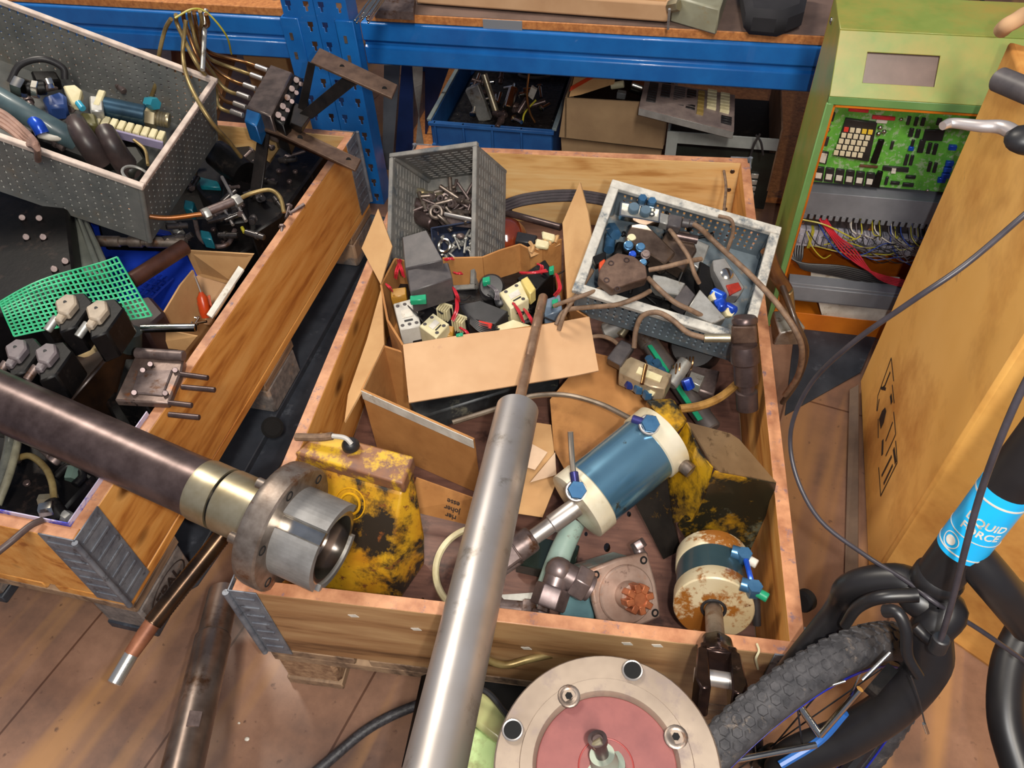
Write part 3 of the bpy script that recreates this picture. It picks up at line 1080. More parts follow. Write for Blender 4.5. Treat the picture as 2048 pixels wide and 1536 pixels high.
# ================================================================== second blue cylinder standing towards the camera with clevis
k0 = P(1424, 1098, z=.235)
k1 = P(1427, 1218, z=.285)
ax = (k1 - k0).normalized()
k0 = k1 - ax * .118
KL = .118
rt = thing('upright_cylinder', "short blue-grey cylinder with stained cream end and dark fork, in the crate's front right corner", 'cylinder', k0)
pet2 = mat('dull_petrol', (60, 84, 92), (44, 62, 70), 5, .28, .3, coat=.25, spots=((120, 96, 56), 9, .66, .08))
creamst = mat('oil_stained_cream', (212, 200, 170), (182, 162, 124), 5, .35, .05, bump=.1, spots=((142, 88, 34), 13, .53, .03), spots2=((96, 54, 28), 26, .66, .03))
B().lathe(k0, k0 + ax * .036, [(0, .05), (.004, .0565), (.034, .0565), (.036, .055)], 48).build('end_cap', creamst, rt)
B().lathe(k0 + ax * .036, k0 + ax * .090, [(0, .0545), (.054, .0545)], 48).build('barrel', pet2, rt)
B().lathe(k0 + ax * .088, k1, [(0, .056), (.002, .0575), (.028, .0575), (.030, .0555)], 48).build('end_cap', creamst, rt)
B().ring(k1 + ax * .0005, ax, .0165, .0025, 24, 6).build('rod_seal', blackpl, rt)
r1 = P(1432, 1292, z=.375)
rx = (r1 - k1).normalized()
B().rod(k1, r1, .0125, n=24).build('piston_rod', steel_old, rt)
FMx = fz(r1, P(1440, 1420, z=.44), (1, 0, 0)) @ Matrix.Scale(1.3, 4)
fk = B(FMx)
fk.lathe((0, 0, -.004), (0, 0, .03), [(0, .014), (.005, .018), (.034, .020)], 8)
for s in (-1, 1):
    fk.prism([V((s * .010, -.016, .022)), V((s * .020, -.016, .03)), V((s * .023, -.016, .075)), V((s * .018, -.016, .090)), V((s * .009, -.016, .088))][::s], (0, .032, 0))
fk.box(-.017, .017, -.016, .016, .02, .032)
fk.build('fork_head', mat('dark_oily_fork', (70, 50, 42), (44, 32, 30), 30, .25, .7, bump=.2, spots=((160, 130, 120), 30, .68)), rt, .002)
B(FMx).rod((-.022, 0, .052), (.022, 0, .052), .0075).build('fork_pin', steel, rt)
# blue elbow fittings at its right side
for i, (u, v, z) in enumerate(((1488, 1112, .31), (1508, 1178, .33))):
    f = B()
    q = P(u, v, z=z)
    f.cyl(q - V((.018, -.006, 0)), q + V((.008, 0, 0)), .010)
    f.hexn(q - V((0, 0, .012)), q + V((0, 0, .010)), .0115)
    f.build('blue_elbow', cyanfit, rt)
    B().rod(q + V((.004, -.004, 0)), q + V((.018, -.012, 0)), .007).build('release_collar', white if i == 0 else greenpl, rt)
B().tube([P(1492, 1120, z=.315), P(1500, 1150, z=.33), P(1506, 1175, z=.33)], .004).build('link_tube', bluefit, rt)
B().cyl(P(1512, 1195, z=.30), P(1514, 1250, z=.27), .006).build('stub_tube', blackpl, rt)

# ================================================================== pump with flange and grey fittings
pumpg = mat('pale_green_pump', (150, 164, 158), (118, 134, 132), 20, .5, bump=.2, spots=((150, 110, 96), 9, .62, .06))
rust_fl = mat('rust_tinged_flange', (182, 156, 142), (150, 122, 108), 16, .45, .4, bump=.15, spots=((96, 70, 62), 34, .64), spots2=((176, 112, 70), 9, .6, .06))
fc = P(1262, 1208, z=.235)
bk = P(1160, 1150, z=.205)
ax = (P(1300, 1222, z=.262) - P(1240, 1195, z=.232)).normalized()
rt = thing('gear_pump', 'green-grey pump with square rusty flange and toothed shaft near the front board', 'pump', V((fc.x - .05, fc.y, .15)))
ax = V((.42, -.52, .74)).normalized()
fc = P(1256, 1190, z=.232)
FMx = fz(fc - ax * .02, fc, (0, .3, 1))
bb = B(FMx)
n = 28
pl = []
for k in range(8):
    t = math.radians(45 * k)
    rr = .074 if k % 2 else .056
    pl.append(V((rr * math.cos(t), rr * math.sin(t), 0)))
bb.prism(pl, (0, 0, .012))
bb.build('flange', rust_fl, rt, .004, seg=2)
for k in range(4):
    t = math.radians(45 + 90 * k)
    B(FMx).ring((.060 * math.cos(t), .060 * math.sin(t), .0125), (0, 0, 1), .005, .0016, 14, 5).build('bolt_hole', hole_m, rt)
B(FMx).lathe((0, 0, .01), (0, 0, .05), [(0, .046), (.006, .046), (.008, .044), (.0085, .022), (.034, .022), (.036, .020)], 40).build('boss', rust_fl, rt)
gb = B(FMx)
for k in range(8):
    t = 2 * math.pi * k / 8
    M = Matrix.Rotation(t, 4, 'Z')
    gb.box(.010, .023, -.005, .005, .040, .062, M)
gb.lathe((0, 0, .04), (0, 0, .06), [(0, .016), (.02, .016)], 20)
gb.build('toothed_shaft', mat('orange_rust', (190, 116, 76), (140, 80, 54), 40, .45, .6, bump=.4), rt, .001)
bb = B(FMx)
bb.lathe((0, 0, -.075), (0, 0, 0), [(0, .040), (.01, .044), (.075, .046)], 30)
bb.box(-.05, .045, -.042, .042, -.09, -.03)
bb.build('pump_body', pumpg, rt, .006, seg=2)
petb = mat('blue_green_casting', (96, 132, 138), (74, 104, 112), 14, .5, bump=.3)
B().hexa([P(1118, 1250, z=.152), P(1190, 1262, z=.152), P(1200, 1200, z=.152), P(1120, 1190, z=.152), P(1120, 1235, z=.20), P(1186, 1245, z=.20), P(1192, 1190, z=.20), P(1125, 1180, z=.20)]).build('side_casting', petb, rt, .006, seg=2)
# elbow fittings
fitm = mat('grey_fitting', (146, 130, 128), (110, 96, 96), 24, .4, .65, bump=.1)
e = B()
pa, pb, pc_ = P(1182, 1178, z=.25), P(1118, 1142, z=.27), P(1094, 1215, z=.245)
e.cyl(pa, pb, .021, .019)
e.hexn(pa.lerp(pb, .12), pa.lerp(pb, .58), .028)
e.ball(pb, .022)
e.cyl(pb, pc_, .019)
e.hexn(pb.lerp(pc_, .42), pc_, .028)
e.hexn(pc_ + (pc_ - pb) * .12, pc_ + (pc_ - pb) * .5, .020)
e.build('elbow_fitting', fitm, rt, .001)
e = B()
qa, qb = P(1272, 1150, z=.20), P(1282, 1112, z=.235)
e.cyl(qa, qb, .009)
e.hexn(qa.lerp(qb, .1), qa.lerp(qb, .5), .014)
e.ball(qb, .011)
e.cyl(qb, P(1272, 1085, z=.245), .009)
e.hexn(P(1282, 1098, z=.24), P(1272, 1082, z=.246), .0125)
e.build('elbow_fitting', fitm, rt, .001)
# pale green pipe
o = B()
o.tube([P(1150, 1045, z=.24), P(1122, 1105, z=.225), P(1098, 1175, z=.205)], [.0175, .0205], 20)
o = o.build('green_pipe', mat('pale_green_paint', (160, 182, 170), (134, 160, 152), 10, .4, bump=.1, spots=((110, 100, 90), 34, .66)))
tag(o, 'pale green painted pipe behind the pump, below the big blue cylinder', 'pipe')
# shiny channel and dark fittings under the polished cylinder
o = B().box(0, .10, 0, .06, 0, .03, fr(P(1030, 1145, z=.155), P(1100, 1160, z=.155))).build('sheet_box', mat('green_black_glass', (40, 52, 46), (26, 34, 32), 10, .15, .4, coat=.6), bevel=.002)
tag(o, 'small glossy dark green box between the polished cylinder and the grey fittings', 'box')
o = B().sheet([P(1000, 1190, z=.17), P(1080, 1185, z=.175), P(1095, 1210, z=.17), P(1030, 1225, z=.168)], .003).build('steel_offcut', alu)
tag(o, 'bright bent steel offcut left of the grey elbow fittings', 'steel offcut')
o = B()
o.cyl(P(990, 1215, z=.19), P(1070, 1222, z=.19), .014)
o.hexn(P(1045, 1220, z=.19), P(1072, 1222, z=.19), .020)
o.hexn(P(1075, 1222, z=.19), P(1095, 1228, z=.19), .017)
o = o.build('pipe_coupling', mauve)
tag(o, 'dark pipe coupling lying beside the front board left of the pump', 'fitting')
# cream plastic rim left of the polished cylinder
o = B()
o.ring(P(960, 1140, z=.17), (0.1, -.2, 1), .075, .006, 40, 8, 70, 250)
o = o.build('plastic_ring', cream)
tag(o, 'cream coloured plastic ring peeking out left of the polished cylinder', 'ring')
# oil drops on the liner
dr = B()
for (u, v, r) in ((1214, 1095, .006), (1258, 1028, .004), (1172, 1068, .003), (845, 1200, .003), (1140, 1090, .003), (1225, 1130, .003)):
    dr.ball(P(u, v, z=.1495), r, 1, 1.6, .12, 10)
o = dr.build('oil_drops', mat('oil', (14, 8, 6), None, 5, .08, coat=.6))
o['kind'] = 'stuff'
tag(o, 'dark oil drops on the brown liner sheet of the middle crate', 'oil')

# paint flecks and splinters on the outer face of the front board
for k_, (x, z) in enumerate(((.17, .31), (.26, .29), (.42, .27), (.56, .325), (.60, .33), (.3, .2), (.5, .21))):
    B().prism([V((x, -.0004, z)), V((x + .012, -.0004, z + .003)), V((x + .016, -.0004, z - .004)), V((x + .004, -.0004, z - .006))], (0, -.0008, 0)).build('paint_fleck', white, cr1)
# ================================================================== green control cabinet
green = mat('pale_green_enamel', (146, 160, 78), (126, 146, 66), 9, .38, bump=.08, spots=((168, 150, 72), 4, .56, .1))
green_e = mat('green_edge', (120, 160, 96), (104, 148, 84), 9, .4)
orng = mat('orange_enamel', (214, 122, 30), (186, 96, 18), 8, .4)
YC = 1.0
q0 = P(1655, 205, y=1.005)
GM = Matrix.Translation((q0.x, 1.005, 0)) @ Matrix.Rotation(math.radians(-4), 4, 'Z')
W_ = .40
rt = thing('control_cabinet', 'pale green machine control cabinet with open orange interior, standing behind the crate', 'control cabinet', GM @ V((.2, .12, 0)))
zt, zb = q0.z, .60
prof = [(0, 0), (0, zt + .012), (.075, zt + .105), (.235, zt + .105), (.235, 0)]
for x0, x1 in ((0, .003), (W_ - .003, W_)):
    B(GM).prism([V((x0, a, b)) for a, b in prof], (x1 - x0, 0, 0)).build('side_panel', green, rt, .001)
bb = B(GM)
bb.prism([V((0, .075, zt + .105)), V((W_, .075, zt + .105)), V((W_, .235, zt + .105)), V((0, .235, zt + .105))], (0, 0, .003))
bb.build('top_panel', green, rt, .001)
B(GM).box(0, W_, .232, .235, 0, zt + .104).build('back_panel', orng, rt)
# sloping display panel with real window
sl = math.hypot(.075, .093)
ang = math.degrees(math.atan2(.093, .075))
DM = mx((0, 0, zt + .012), (ang, 0, 0))
bb = B(GM)
bb.grid([0, .055, .182, W_], [0, .028, .083, sl], lambda i, j: i == 1 and j == 1, .003, DM)
bb.build('display_panel', green, rt, .0008)
dpl = B(GM)
dpl.box(.050, .187, .022, .089, -.006, -.004, DM)
dpl.build('display_window', mat('dull_display', (128, 104, 94), (112, 90, 80), 14, .3, coat=.3), rt, label='brownish grey display window')
B(GM).box(.0, W_, -.002, .012, zt - .004, zt + .014).build('front_lip', green_e, rt, .002)
B(GM).box(-.002, .012, -.003, .004, 0, zt).build('front_edge', green_e, rt, .002)
B(GM).box(.012, .016, -.001, .10, 0, zt - .004).build('inner_edge', orng, rt)
B(GM).box(.012, W_, -.001, .10, zt - .008, zt - .004).build('inner_edge', orng, rt)
B(GM).box(.003, W_ - .003, 0, .232, 0.012, .018).build('bottom_panel', orng, rt)
B(GM).box(.003, W_ - .003, -.002, .0, 0.0, .055).build('bottom_lip', orng, rt, .002)
for (y, z) in ((.06, zt + .07), ):
    B(GM).ball((-.001, .19, zt + .075), .007, .5, 1, 1).build('panel_screw', chrome, rt)
# circuit board
BYY = .050
zb0, zb1 = zt - .205, zt - .012
pcbm = mat('green_circuit_board', (104, 176, 66), (82, 150, 58), 40, .35, spots=((150, 176, 134), 90, .56, .03))
pb = B(GM).box(.018, W_ - .02, BYY, BYY + .003, zb0, zb1).build('circuit_board', pcbm, rt)


def onb(u, v):
    """pixel to cabinet-local x, z on the board face"""
    n = GM.to_3x3() @ V((0, 1, 0))
    q = GM.inverted() @ on(u, v, GM @ V((0, BYY, 0)), n)
    return q.x, q.z


def chipbox(pts, h, nm, m, lab=None):
    b_ = B(GM)
    q = [onb(*p) for p in pts]
    b_.prism([V((x, BYY + .0005, z)) for x, z in q], (0, -h, 0))
    return b_.build(nm, m, pb, .0008, label=lab)


chipbox([(1691, 234), (1754, 243), (1737, 320), (1667, 308)], .008, 'keypad', blackpl)
keym = mat('ivory_key', (220, 208, 176), (204, 192, 160), 20, .4)
for r in range(5):
    for c in range(5):
        fx, fy = (c + .12) / 5, (r + .15) / 5
        a = (1688 + (1748 - 1688) * (c) / 5 - 5.2 * r * .96 - 0, 249 + 1.3 * c + 11.6 * r)
        w_, h_ = 9.2, 9
        m_ = keym
        if r == 0 and c == 0:
            m_ = mat('red_key', (210, 60, 50), None, 5, .4)
        if r == 0 and c > 2:
            m_ = mat('yellow_key', (226, 190, 60), None, 5, .4)
        q = [onb(a[0], a[1]), onb(a[0] + w_, a[1] + .9), onb(a[0] + w_ - 2, a[1] + h_ + .9), onb(a[0] - 2, a[1] + h_)]
        b_ = B(GM)
        b_.prism([V((x, BYY - .008, z)) for x, z in q], (0, -.003, 0))
        b_.build('key', m_, pb, .0004)
for i in range(6):
    u = 1629 + 20.3 * i
    v = 331 + 2.4 * i
    chipbox([(u + 3, v), (u + 20, v + 2), (u + 16, v + 30), (u - 2, v + 27)], .006, 'memory_chip', blackpl)
    chipbox([(u + 3, v + 11), (u + 15.5, v + 12.5), (u + 13, v + 24), (u + .5, v + 22.5)], .0065, 'chip_label', white)
chipbox([(1757, 277), (1769, 278), (1753, 326), (1740, 323)], .006, 'chip', black)
chipbox([(1756, 340), (1766, 342), (1758, 374), (1739, 371)], .006, 'chip', black)
chipbox([(1640, 300), (1658, 303), (1652, 327), (1638, 324)], .005, 'chip', blackpl)
chipbox([(1642, 303), (1655, 305), (1650, 325), (1638, 322)], .0055, 'chip_label', white)
for (u, v, w1, h1) in ((1816, 231, 7, 17), (1831, 233, 7, 17), (1844, 234, 8, 16), (1820, 255, 9, 17), (1833, 257, 9, 17), (1783, 281, 6, 16), (1824, 278, 6, 18), (1812, 307, 7, 22),
                       (1822, 309, 7, 20), (1857, 284, 8, 22), (1869, 286, 8, 22), (1858, 322, 7, 20), (1869, 324, 7, 20), (1772, 352, 6, 16), (1875, 235, 10, 14), (1840, 278, 12, 26), (1850, 258, 40, 22), (1664, 223, 7, 18), (1652, 272, 7, 18)):
    chipbox([(u, v), (u + w1, v + 1), (u + w1 - h1 * .27, v + h1 + 1), (u - h1 * .27, v + h1)], .004, 'chip', blackpl)
for (u, v, w1, h1, m_) in ((1782, 361, 18, 6, blackpl), (1806, 364, 22, 7, blackpl), (1812, 349, 20, 6, blackpl), (1745, 229, 46, 7, redw), (1698, 215, 40, 6, redw), (1753, 238, 22, 6, white), (1766, 330, 52, 9, blackpl),
                           (1783, 333, 10, 12, white), (1720, 328, 36, 4, rusty)):
    chipbox([(u, v), (u + w1, v + w1 * .08), (u + w1 - 2, v + h1 + w1 * .08), (u - 2, v + h1)], .005, 'connector' if m_ in (white, redw) else 'chip', m_)
for (u, v) in ((1898, 288), (1892, 320), (1888, 332), (1884, 344), (1876, 353)):
    chipbox([(u, v), (u + 16, v + 1), (u + 13, v + 10), (u - 3, v + 9)], .008, 'blue_trimmer', bluefit)
chipbox([(1818, 291), (1828, 292), (1826, 300), (1815, 299)], .006, 'blue_trimmer', bluefit)
for (u, v) in ((1658, 247), (1656, 258), (1760, 254), (1757, 266), (1768, 262)):
    x, z = onb(u, v)
    B(GM).ball((x, BYY - .002, z), .005).build('capacitor', chrome, pb)
for (u, v) in ((1624, 361), (1855, 380), (1802, 238)):
    x, z = onb(u, v)
    B(GM).ball((x, BYY - .001, z), .004).build('screw', chrome, pb)
# cable duct, slotted
duct = mat('grey_duct', (130, 132, 138), (108, 110, 116), 8, .45)
n_ = GM.to_3x3() @ V((0, 1, 0))


def onf(u, v, yy):
    q = GM.inverted() @ on(u, v, GM @ V((0, yy, 0)), n_)
    return q.x, q.z


x_, za = onf(1610, 382, .03)
_, zc = onf(1604, 428, .03)
bb = B(GM)
bb.box(.018, W_ - .02, .028, .10, zc + .002, za)
for i in range(27):
    xx = .020 + i * .0135
    bb.box(xx, xx + .009, .028, .032, zc - .010, zc + .003)
bb.build('cable_duct', duct, rt, .001)
_, z1 = onf(1600, 455, .05)
_, z2 = onf(1592, 488, .05)
bb = B(GM)
for i in range(26):
    xx = .012 + i * .0138
    bb.box(xx, xx + .0122, .045, .09, z2, z1)
    bb.box(xx + .002, xx + .010, .040, .046, z2 + .012, z1 - .012)
bb.build('terminal_strip', mat('grey_terminals', (188, 184, 196), (150, 148, 160), 50, .45), rt, .0006)
B(GM).box(.050, .056, .038, .09, z2, z1 + .001).build('earth_terminal', yelw, rt)
B(GM).box(.012, .38, .055, .10, z1 + .004, zc - .016).build('relay_row', mat('dark_relays', (70, 60, 60), (40, 38, 42), 60, .5, spots=((190, 110, 50), 24, .6)), rt, .002)
rnd = random.Random(3)


def loc3(x, y, z):
    return V((x, y, z))


for i in range(44):
    m_ = [greyw, greyw, blackw, blackw, yelw, bluew, greyw, white][rnd.randrange(8)]
    xa = rnd.uniform(.10, .37)
    xb = xa + rnd.uniform(-.03, .09)
    B(GM).tube([(xa, .045, zc - .006), (xa + .005, .028 - rnd.random() * .02, zc - .025), ((xa + xb) / 2, .018 - rnd.random() * .02, (zc + z1) / 2 - rnd.random() * .02), (min(xb, .385), .035, z1 - .004)], .0013, 5).build('wire', m_, rt)
for i in range(46):
    m_ = [blackw, greyw, blackw, bluew, greyw, blackw, greyw, yelw][rnd.randrange(8)]
    xa = rnd.uniform(.03, .30)
    ln_ = rnd.uniform(.05, .14)
    za_, zb_ = rnd.uniform(z2, zc - .02), rnd.uniform(z2 - .01, z1)
    B(GM).tube([(xa, .035, za_), (xa + ln_ * .3, .012 + rnd.random() * .015, (za_ + zb_) / 2 + rnd.uniform(-.012, .012)), (min(xa + ln_ * .7, .38), .010 + rnd.random() * .015, zb_), (min(xa + ln_, .39), .035, zb_ - .006)], .0012, 5).build('wire', m_, rt)
for i in range(5):
    dx = i * .004
    B(GM).tube([(.055 + dx, .035, zc - .010), (.085 + dx, .02, zc - .04), (.13 + dx, .015, z2 + .01 + dx), (.20 + dx, .01, z2 - .028 - dx), (.30, .01, z2 - .045 - dx), (.385, .02, z2 - .055)], .0017, 6).build('wire', redw, rt)
for i in range(7):
    dx = i * .005
    B(GM).tube([(.012 + dx, .05, z2 + .004), (.014 + dx, .03, z2 - .018), (.05, .02, z2 - .03 - dx * .5), (.14, .02, z2 - .028 - dx), (.25, .02, z2 - .048 - dx), (.38, .02, z2 - .06 - dx)], .0025, 6).build('wire', blackw, rt)
B(GM).tube([(.02, .03, zc - .014), (.07, .02, zc - .016), (.14, .01, zc - .04)], .0017, 6).build('wire', yelw, rt)
# grey rail and white paper at the bottom
xx0, zz0 = onf(1592, 560, .0)
_, zz1 = onf(1595, 595, .0)
rl = B(GM)
rl.box(.025, .33, -.012, .022, zz1, zz0)
rl.box(.025, .33, -.016, -.011, zz1 + .006, zz0 - .006)
o = rl.build('trunking_rail', duct, bevel=.0015)
tag(o, 'grey plastic rail lying across the bottom of the green cabinet', 'plastic rail')
a0 = onf(1635, 595, .01)
pp = B(GM)
pts = [onf(u, v, .01) for u, v in ((1634, 592), (1790, 605), (1790, 656), (1684, 653), (1670, 634), (1645, 634))]
pp.prism([V((x, .010, z)) for x, z in pts], (0, -.003, 0))
o = pp.build('paper_sheet', white)
tag(o, 'dirty white folded paper below the grey rail in the green cabinet', 'paper')
pts = [onf(u, v, .02) for u, v in ((1622, 545), (1800, 560), (1795, 575), (1622, 565))]
pp = B(GM)
pp.prism([V((x, .030, z)) for x, z in pts], (0, -.004, 0))
o = pp.build('label_strip', white)
tag(o, 'dirty white strip just above the grey rail in the green cabinet', 'strip')

# ================================================================== large orange-brown cardboard crate on the right
bigc = mat('orange_cardboard', (248, 192, 108), (240, 180, 92), 3.2, .62, spots=((182, 112, 44), 2.2, .6, .12), spots2=((150, 112, 80), 7, .7, .05))
A_ = P(1720, 762, z=.0)
B_ = P(1737, 1168, z=0)
C_ = P(2002, 1352, z=0)
H_ = P(2010, 80, y=A_.y).z
ab = (B_ - A_).normalized()
bc_ = (C_ - B_)
D_ = A_ + V((ab.y * -1, ab.x, 0)) * -.0
bcn = bc_.normalized()
bcn = V((-ab.y, ab.x, 0))
if bcn.x < 0:
    bcn = -bcn
# front edge follows the photo's lower line
bcd = bc_.normalized()
foot = [A_, B_, B_ + bcd * .6, A_ + bcd * .6]
rt = thing('shipping_carton', 'large orange-brown cardboard carton with printed handling symbols standing on the right', 'cardboard box', sum(foot, V((0, 0, 0))) / 4)
bb = B()
bb.prism(foot, (0, 0, H_))
bb.build('carton_body', bigc, rt, .006, seg=2)
# side flap lines along the near vertical edge
B().sheet([B_ + bcd * .004 + V((0, 0, .0)) - V((bcd.y, -bcd.x, 0)) * .003, B_ + bcd * .5 - V((bcd.y, -bcd.x, 0)) * .003, B_ + bcd * .5 - V((bcd.y, -bcd.x, 0)) * .003 + V((0, 0, .52)), B_ + bcd * .004 - V((bcd.y, -bcd.x, 0)) * .003 + V((0, 0, .36))], .004).build('end_flap', mat('dusty_cardboard', (196, 142, 82), (178, 124, 66), 5, .8, spots=((150, 120, 92), 9, .6, .08)), rt)
nf = V((ab.y, -ab.x, 0))
if nf.x > 0:
    nf = -nf


def onl(u, v):
    return on(u, v, A_, nf) + nf * .0006


pr_ = B()


def line(pts, wd=.0035, closed=False):
    q = [onl(*p) for p in pts]
    if closed:
        q.append(q[0])
    for i in range(len(q) - 1):
        d_ = (q[i + 1] - q[i])
        if d_.length < 1e-5:
            continue
        s_ = d_.normalized().cross(nf) * wd / 2
        pr_.prism([q[i] - s_, q[i + 1] - s_, q[i + 1] + s_, q[i] + s_], nf * .0003)


# four frames with symbols, as printed down the box side
line([(1783, 716), (1756, 792), (1754, 822)], .003)
line([(1783, 716), (1788, 762)], .003)
line([(1781, 744), (1770, 772), (1766, 776)], .005)
line([(1763, 776), (1772, 778)], .006)
line([(1785, 770), (1789, 806)], .003)
line([(1759, 798), (1755, 822)], .004)
line([(1782, 790), (1784, 806)], .009)
pr_.prism([onl(1771, 815), onl(1773, 822), onl(1768, 845), onl(1762, 858), onl(1759, 838), onl(1765, 822)], nf * .0004)
line([(1788, 824), (1792, 868), (1786, 882)], .003)
line([(1757, 838), (1757, 876)], .003)
line([(1786, 844), (1772, 882)], .004)
line([(1766, 880), (1765, 910)], .010)
line([(1792, 882), (1795, 925), (1762, 992), (1758, 935)], .003)
line([(1788, 897), (1792, 926)], .009)
line([(1784, 912), (1764, 952)], .006)
line([(1786, 930), (1768, 968)], .006)
line([(1786, 882), (1772, 912)], .003)
pr_.build('handling_symbols', ink, rt, label='black printed handling symbols in frames')
# sheet metal leaning at its foot and junk by the cabinet foot
o = B().sheet([P(1700, 780, z=.01), P(1718, 770, z=.02), P(1716, 1150, z=.02), P(1690, 1160, z=.005)], .004).build('floor_strip', mat('dusty_strip', (120, 100, 84), (92, 76, 66), 10, .6))
tag(o, 'narrow dusty strip on the floor along the foot of the large carton', 'strip')
o = B().prism([P(1590, 655, z=.004), P(1755, 668, z=.004), P(1720, 745, z=.004), P(1570, 830, z=.004)], (0, 0, -.0035)).build('dark_sheet', mat_shade_m)
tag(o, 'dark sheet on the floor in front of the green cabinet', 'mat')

# hose with brass end and aluminium part standing between crate and cabinet
rt = thing('suction_hose', 'thick oily brown hose with brass ferrule and grey block between crate and green cabinet', 'hose', P(1565, 640, z=.2))
h0, h1, h2 = P(1548, 540, z=.40), P(1572, 580, z=.36), P(1578, 640, z=.28)
B().tube([P(1535, 500, z=.44), h0, h1], .013, 14).build('hose', mat('brown_hose', (104, 66, 36), (70, 44, 28), 20, .3, coat=.4), rt)
B().rod(h1, h1.lerp(h2, .7), .0135).build('ferrule', brass, rt, label='shiny brass ferrule')
B().hexa([P(1540, 640, z=.20), P(1585, 650, z=.20), P(1600, 690, z=.20), P(1545, 690, z=.20), P(1545, 622, z=.27), P(1585, 620, z=.27), P(1612, 655, z=.27), P(1560, 668, z=.27)]).build('end_block', alu, rt, .003)

# ================================================================== black bicycle, front end
rt = thing('bicycle', 'matt black bicycle with knobbly front tyre and cyan head tube sticker at lower right', 'bicycle', V((.758, -.077, 0)))
fd = V((.79, .613, 0)).normalized()
sd0 = V((fd.y, -fd.x, 0))
LEAN = math.radians(11)
upw = V((0, 0, 1)) * math.cos(LEAN) - sd0 * math.sin(LEAN)
sd = sd0 * math.cos(LEAN) + V((0, 0, 1)) * math.sin(LEAN)
WC = V((.758, -.077, .508)) - fd * .014 - upw * .254
WC.z = .254 * math.cos(LEAN) + .002
Rw = .233
WM = Matrix((fd, upw, sd)).transposed().to_4x4()
WM.translation = WC
bb = B(WM)
n, m = 96, 14
vs, fs = [], []
for i in range(n):
    t = 2 * math.pi * i / n
    for j in range(m):
        a = 2 * math.pi * j / m
        r = .0225
        vs.append(V(((Rw + r * math.cos(a)) * math.cos(t), (Rw + r * math.cos(a)) * math.sin(t), r * math.sin(a))))
for i in range(n):
    for j in range(m):
        fs.append((i * m + j, ((i + 1) % n) * m + j, ((i + 1) % n) * m + (j + 1) % m, i * m + (j + 1) % m))
bb.add(vs, fs)
tyre = bb.build('tyre', rubber, rt)
kb = B(WM)
NK = 88
for i in range(NK):
    for row in (-2, -1, 0, 1, 2):
        t = 2 * math.pi * (i + (.5 if row % 2 else 0)) / NK
        a = math.radians(row * 26)
        c = V((Rw + .0222 * math.cos(a), 0, .0222 * math.sin(a)))
        M = Matrix.Rotation(t, 4, 'Z') @ Matrix.Translation(c) @ Matrix.Rotation(-a, 4, 'Y')
        kb.lathe(M @ V((-.001, 0, 0)), M @ V((.0014, 0, 0)), [(0, .0066), (.0024, .0054)], 6)
kb.build('tread_knobs', rubber, tyre)
rim = B(WM)
rim.ring((0, 0, .0), (0, 0, 1), .203, .010, 72, 8)
rim.build('rim', blackpl, rt)
for s in (-1, 1):
    B(WM).ring((0, 0, s * .0145), (0, 0, 1), .207, .0014, 72, 6).build('blue_stripe', mat('deep_blue', (30, 40, 150), None, 5, .4), rt, label='blue stripe round the rim')
hub = B(WM)
hub.lathe((0, 0, -.05), (0, 0, .05), [(0, .006), (.012, .006), (.014, .022), (.018, .022), (.02, .013), (.08, .013), (.082, .022), (.086, .022), (.088, .006), (.1, .006)], 20)
hub.build('hub', black, rt)
for i in range(20):
    t = 2 * math.pi * i / 20
    s = 1 if i % 2 else -1
    t2 = t + (.5 if (i // 2) % 2 else -.5)
    B(WM).cyl((.02 * math.cos(t2), .02 * math.sin(t2), s * .032), (.197 * math.cos(t), .197 * math.sin(t), 0), .0011, n=6).build('spoke', blackpl if i % 3 else chrome, rt)
mb = mat('matt_black_paint', (34, 32, 33), (26, 24, 25), 10, .38)
sax = (V((0, 0, 1)) * math.cos(math.radians(17)) + fd * math.sin(math.radians(17))).normalized()
cr_ = WC + sax * .305
# adjust so the crown sits where the photo shows it
crown = P(1850, 1190, z=cr_.z)
hd0 = crown + sax * .02
hdT = P(2052, 925, z=cr_.z + .20)
sax2 = (hdT - crown).normalized()
for s in (-1, 1):
    o_ = sd * s
    leg = B()
    ax0 = WC + o_ * .055
    if s > 0:
        leg.tube([crown + o_ * .004, crown + o_ * .026, P(1862, 1262, z=.53), P(1858, 1330, z=.49), P(1790, 1410, z=.43), P(1690, 1475, z=.37), P(1570, 1540, z=.31), ax0 + o_ * .02, ax0], [.021, .026], 18)
    else:
        leg.tube([crown + o_ * .004, crown + o_ * .030 + fd * -.01, crown + o_ * .058 - sax2 * .03 - fd * .03, (crown + o_ * .066).lerp(ax0 + o_ * .004, .30), ax0 + o_ * .002 + upw * .06, ax0], [.021, .015], 16)
    leg.build('fork_leg', mb, rt)
B().ball(crown, .026, 1.2, 1.2, .8, 18).build('fork_crown', mb, rt)
hs, he = crown + sax2 * .035, crown + sax2 * .40
B().lathe(crown + sax2 * .018, crown + sax2 * .04, [(0, .023), (.004, .026), (.016, .026), (.02, .0235)], 28).build('headset_ring', mb, rt)
ht = B().cyl(hs, he, .0235, n=32).build('head_tube', mb, rt)
# cyan sticker wrapped round the head tube
s0 = (P(1893, 1090, z=hs.z) - P(1850, 1190, z=hs.z)).length
stk0 = hs + sax2 * .046
stk1 = hs + sax2 * .138
cyan = mat('cyan_sticker', (30, 178, 236), (24, 166, 226), 8, .3)
B().cyl(stk0, stk1, .0239, n=40).build('sticker', cyan, ht)
LT = fz(stk0, stk1)
camL = (LT.inverted() @ CAM)
phi = math.atan2(camL.y, camL.x)


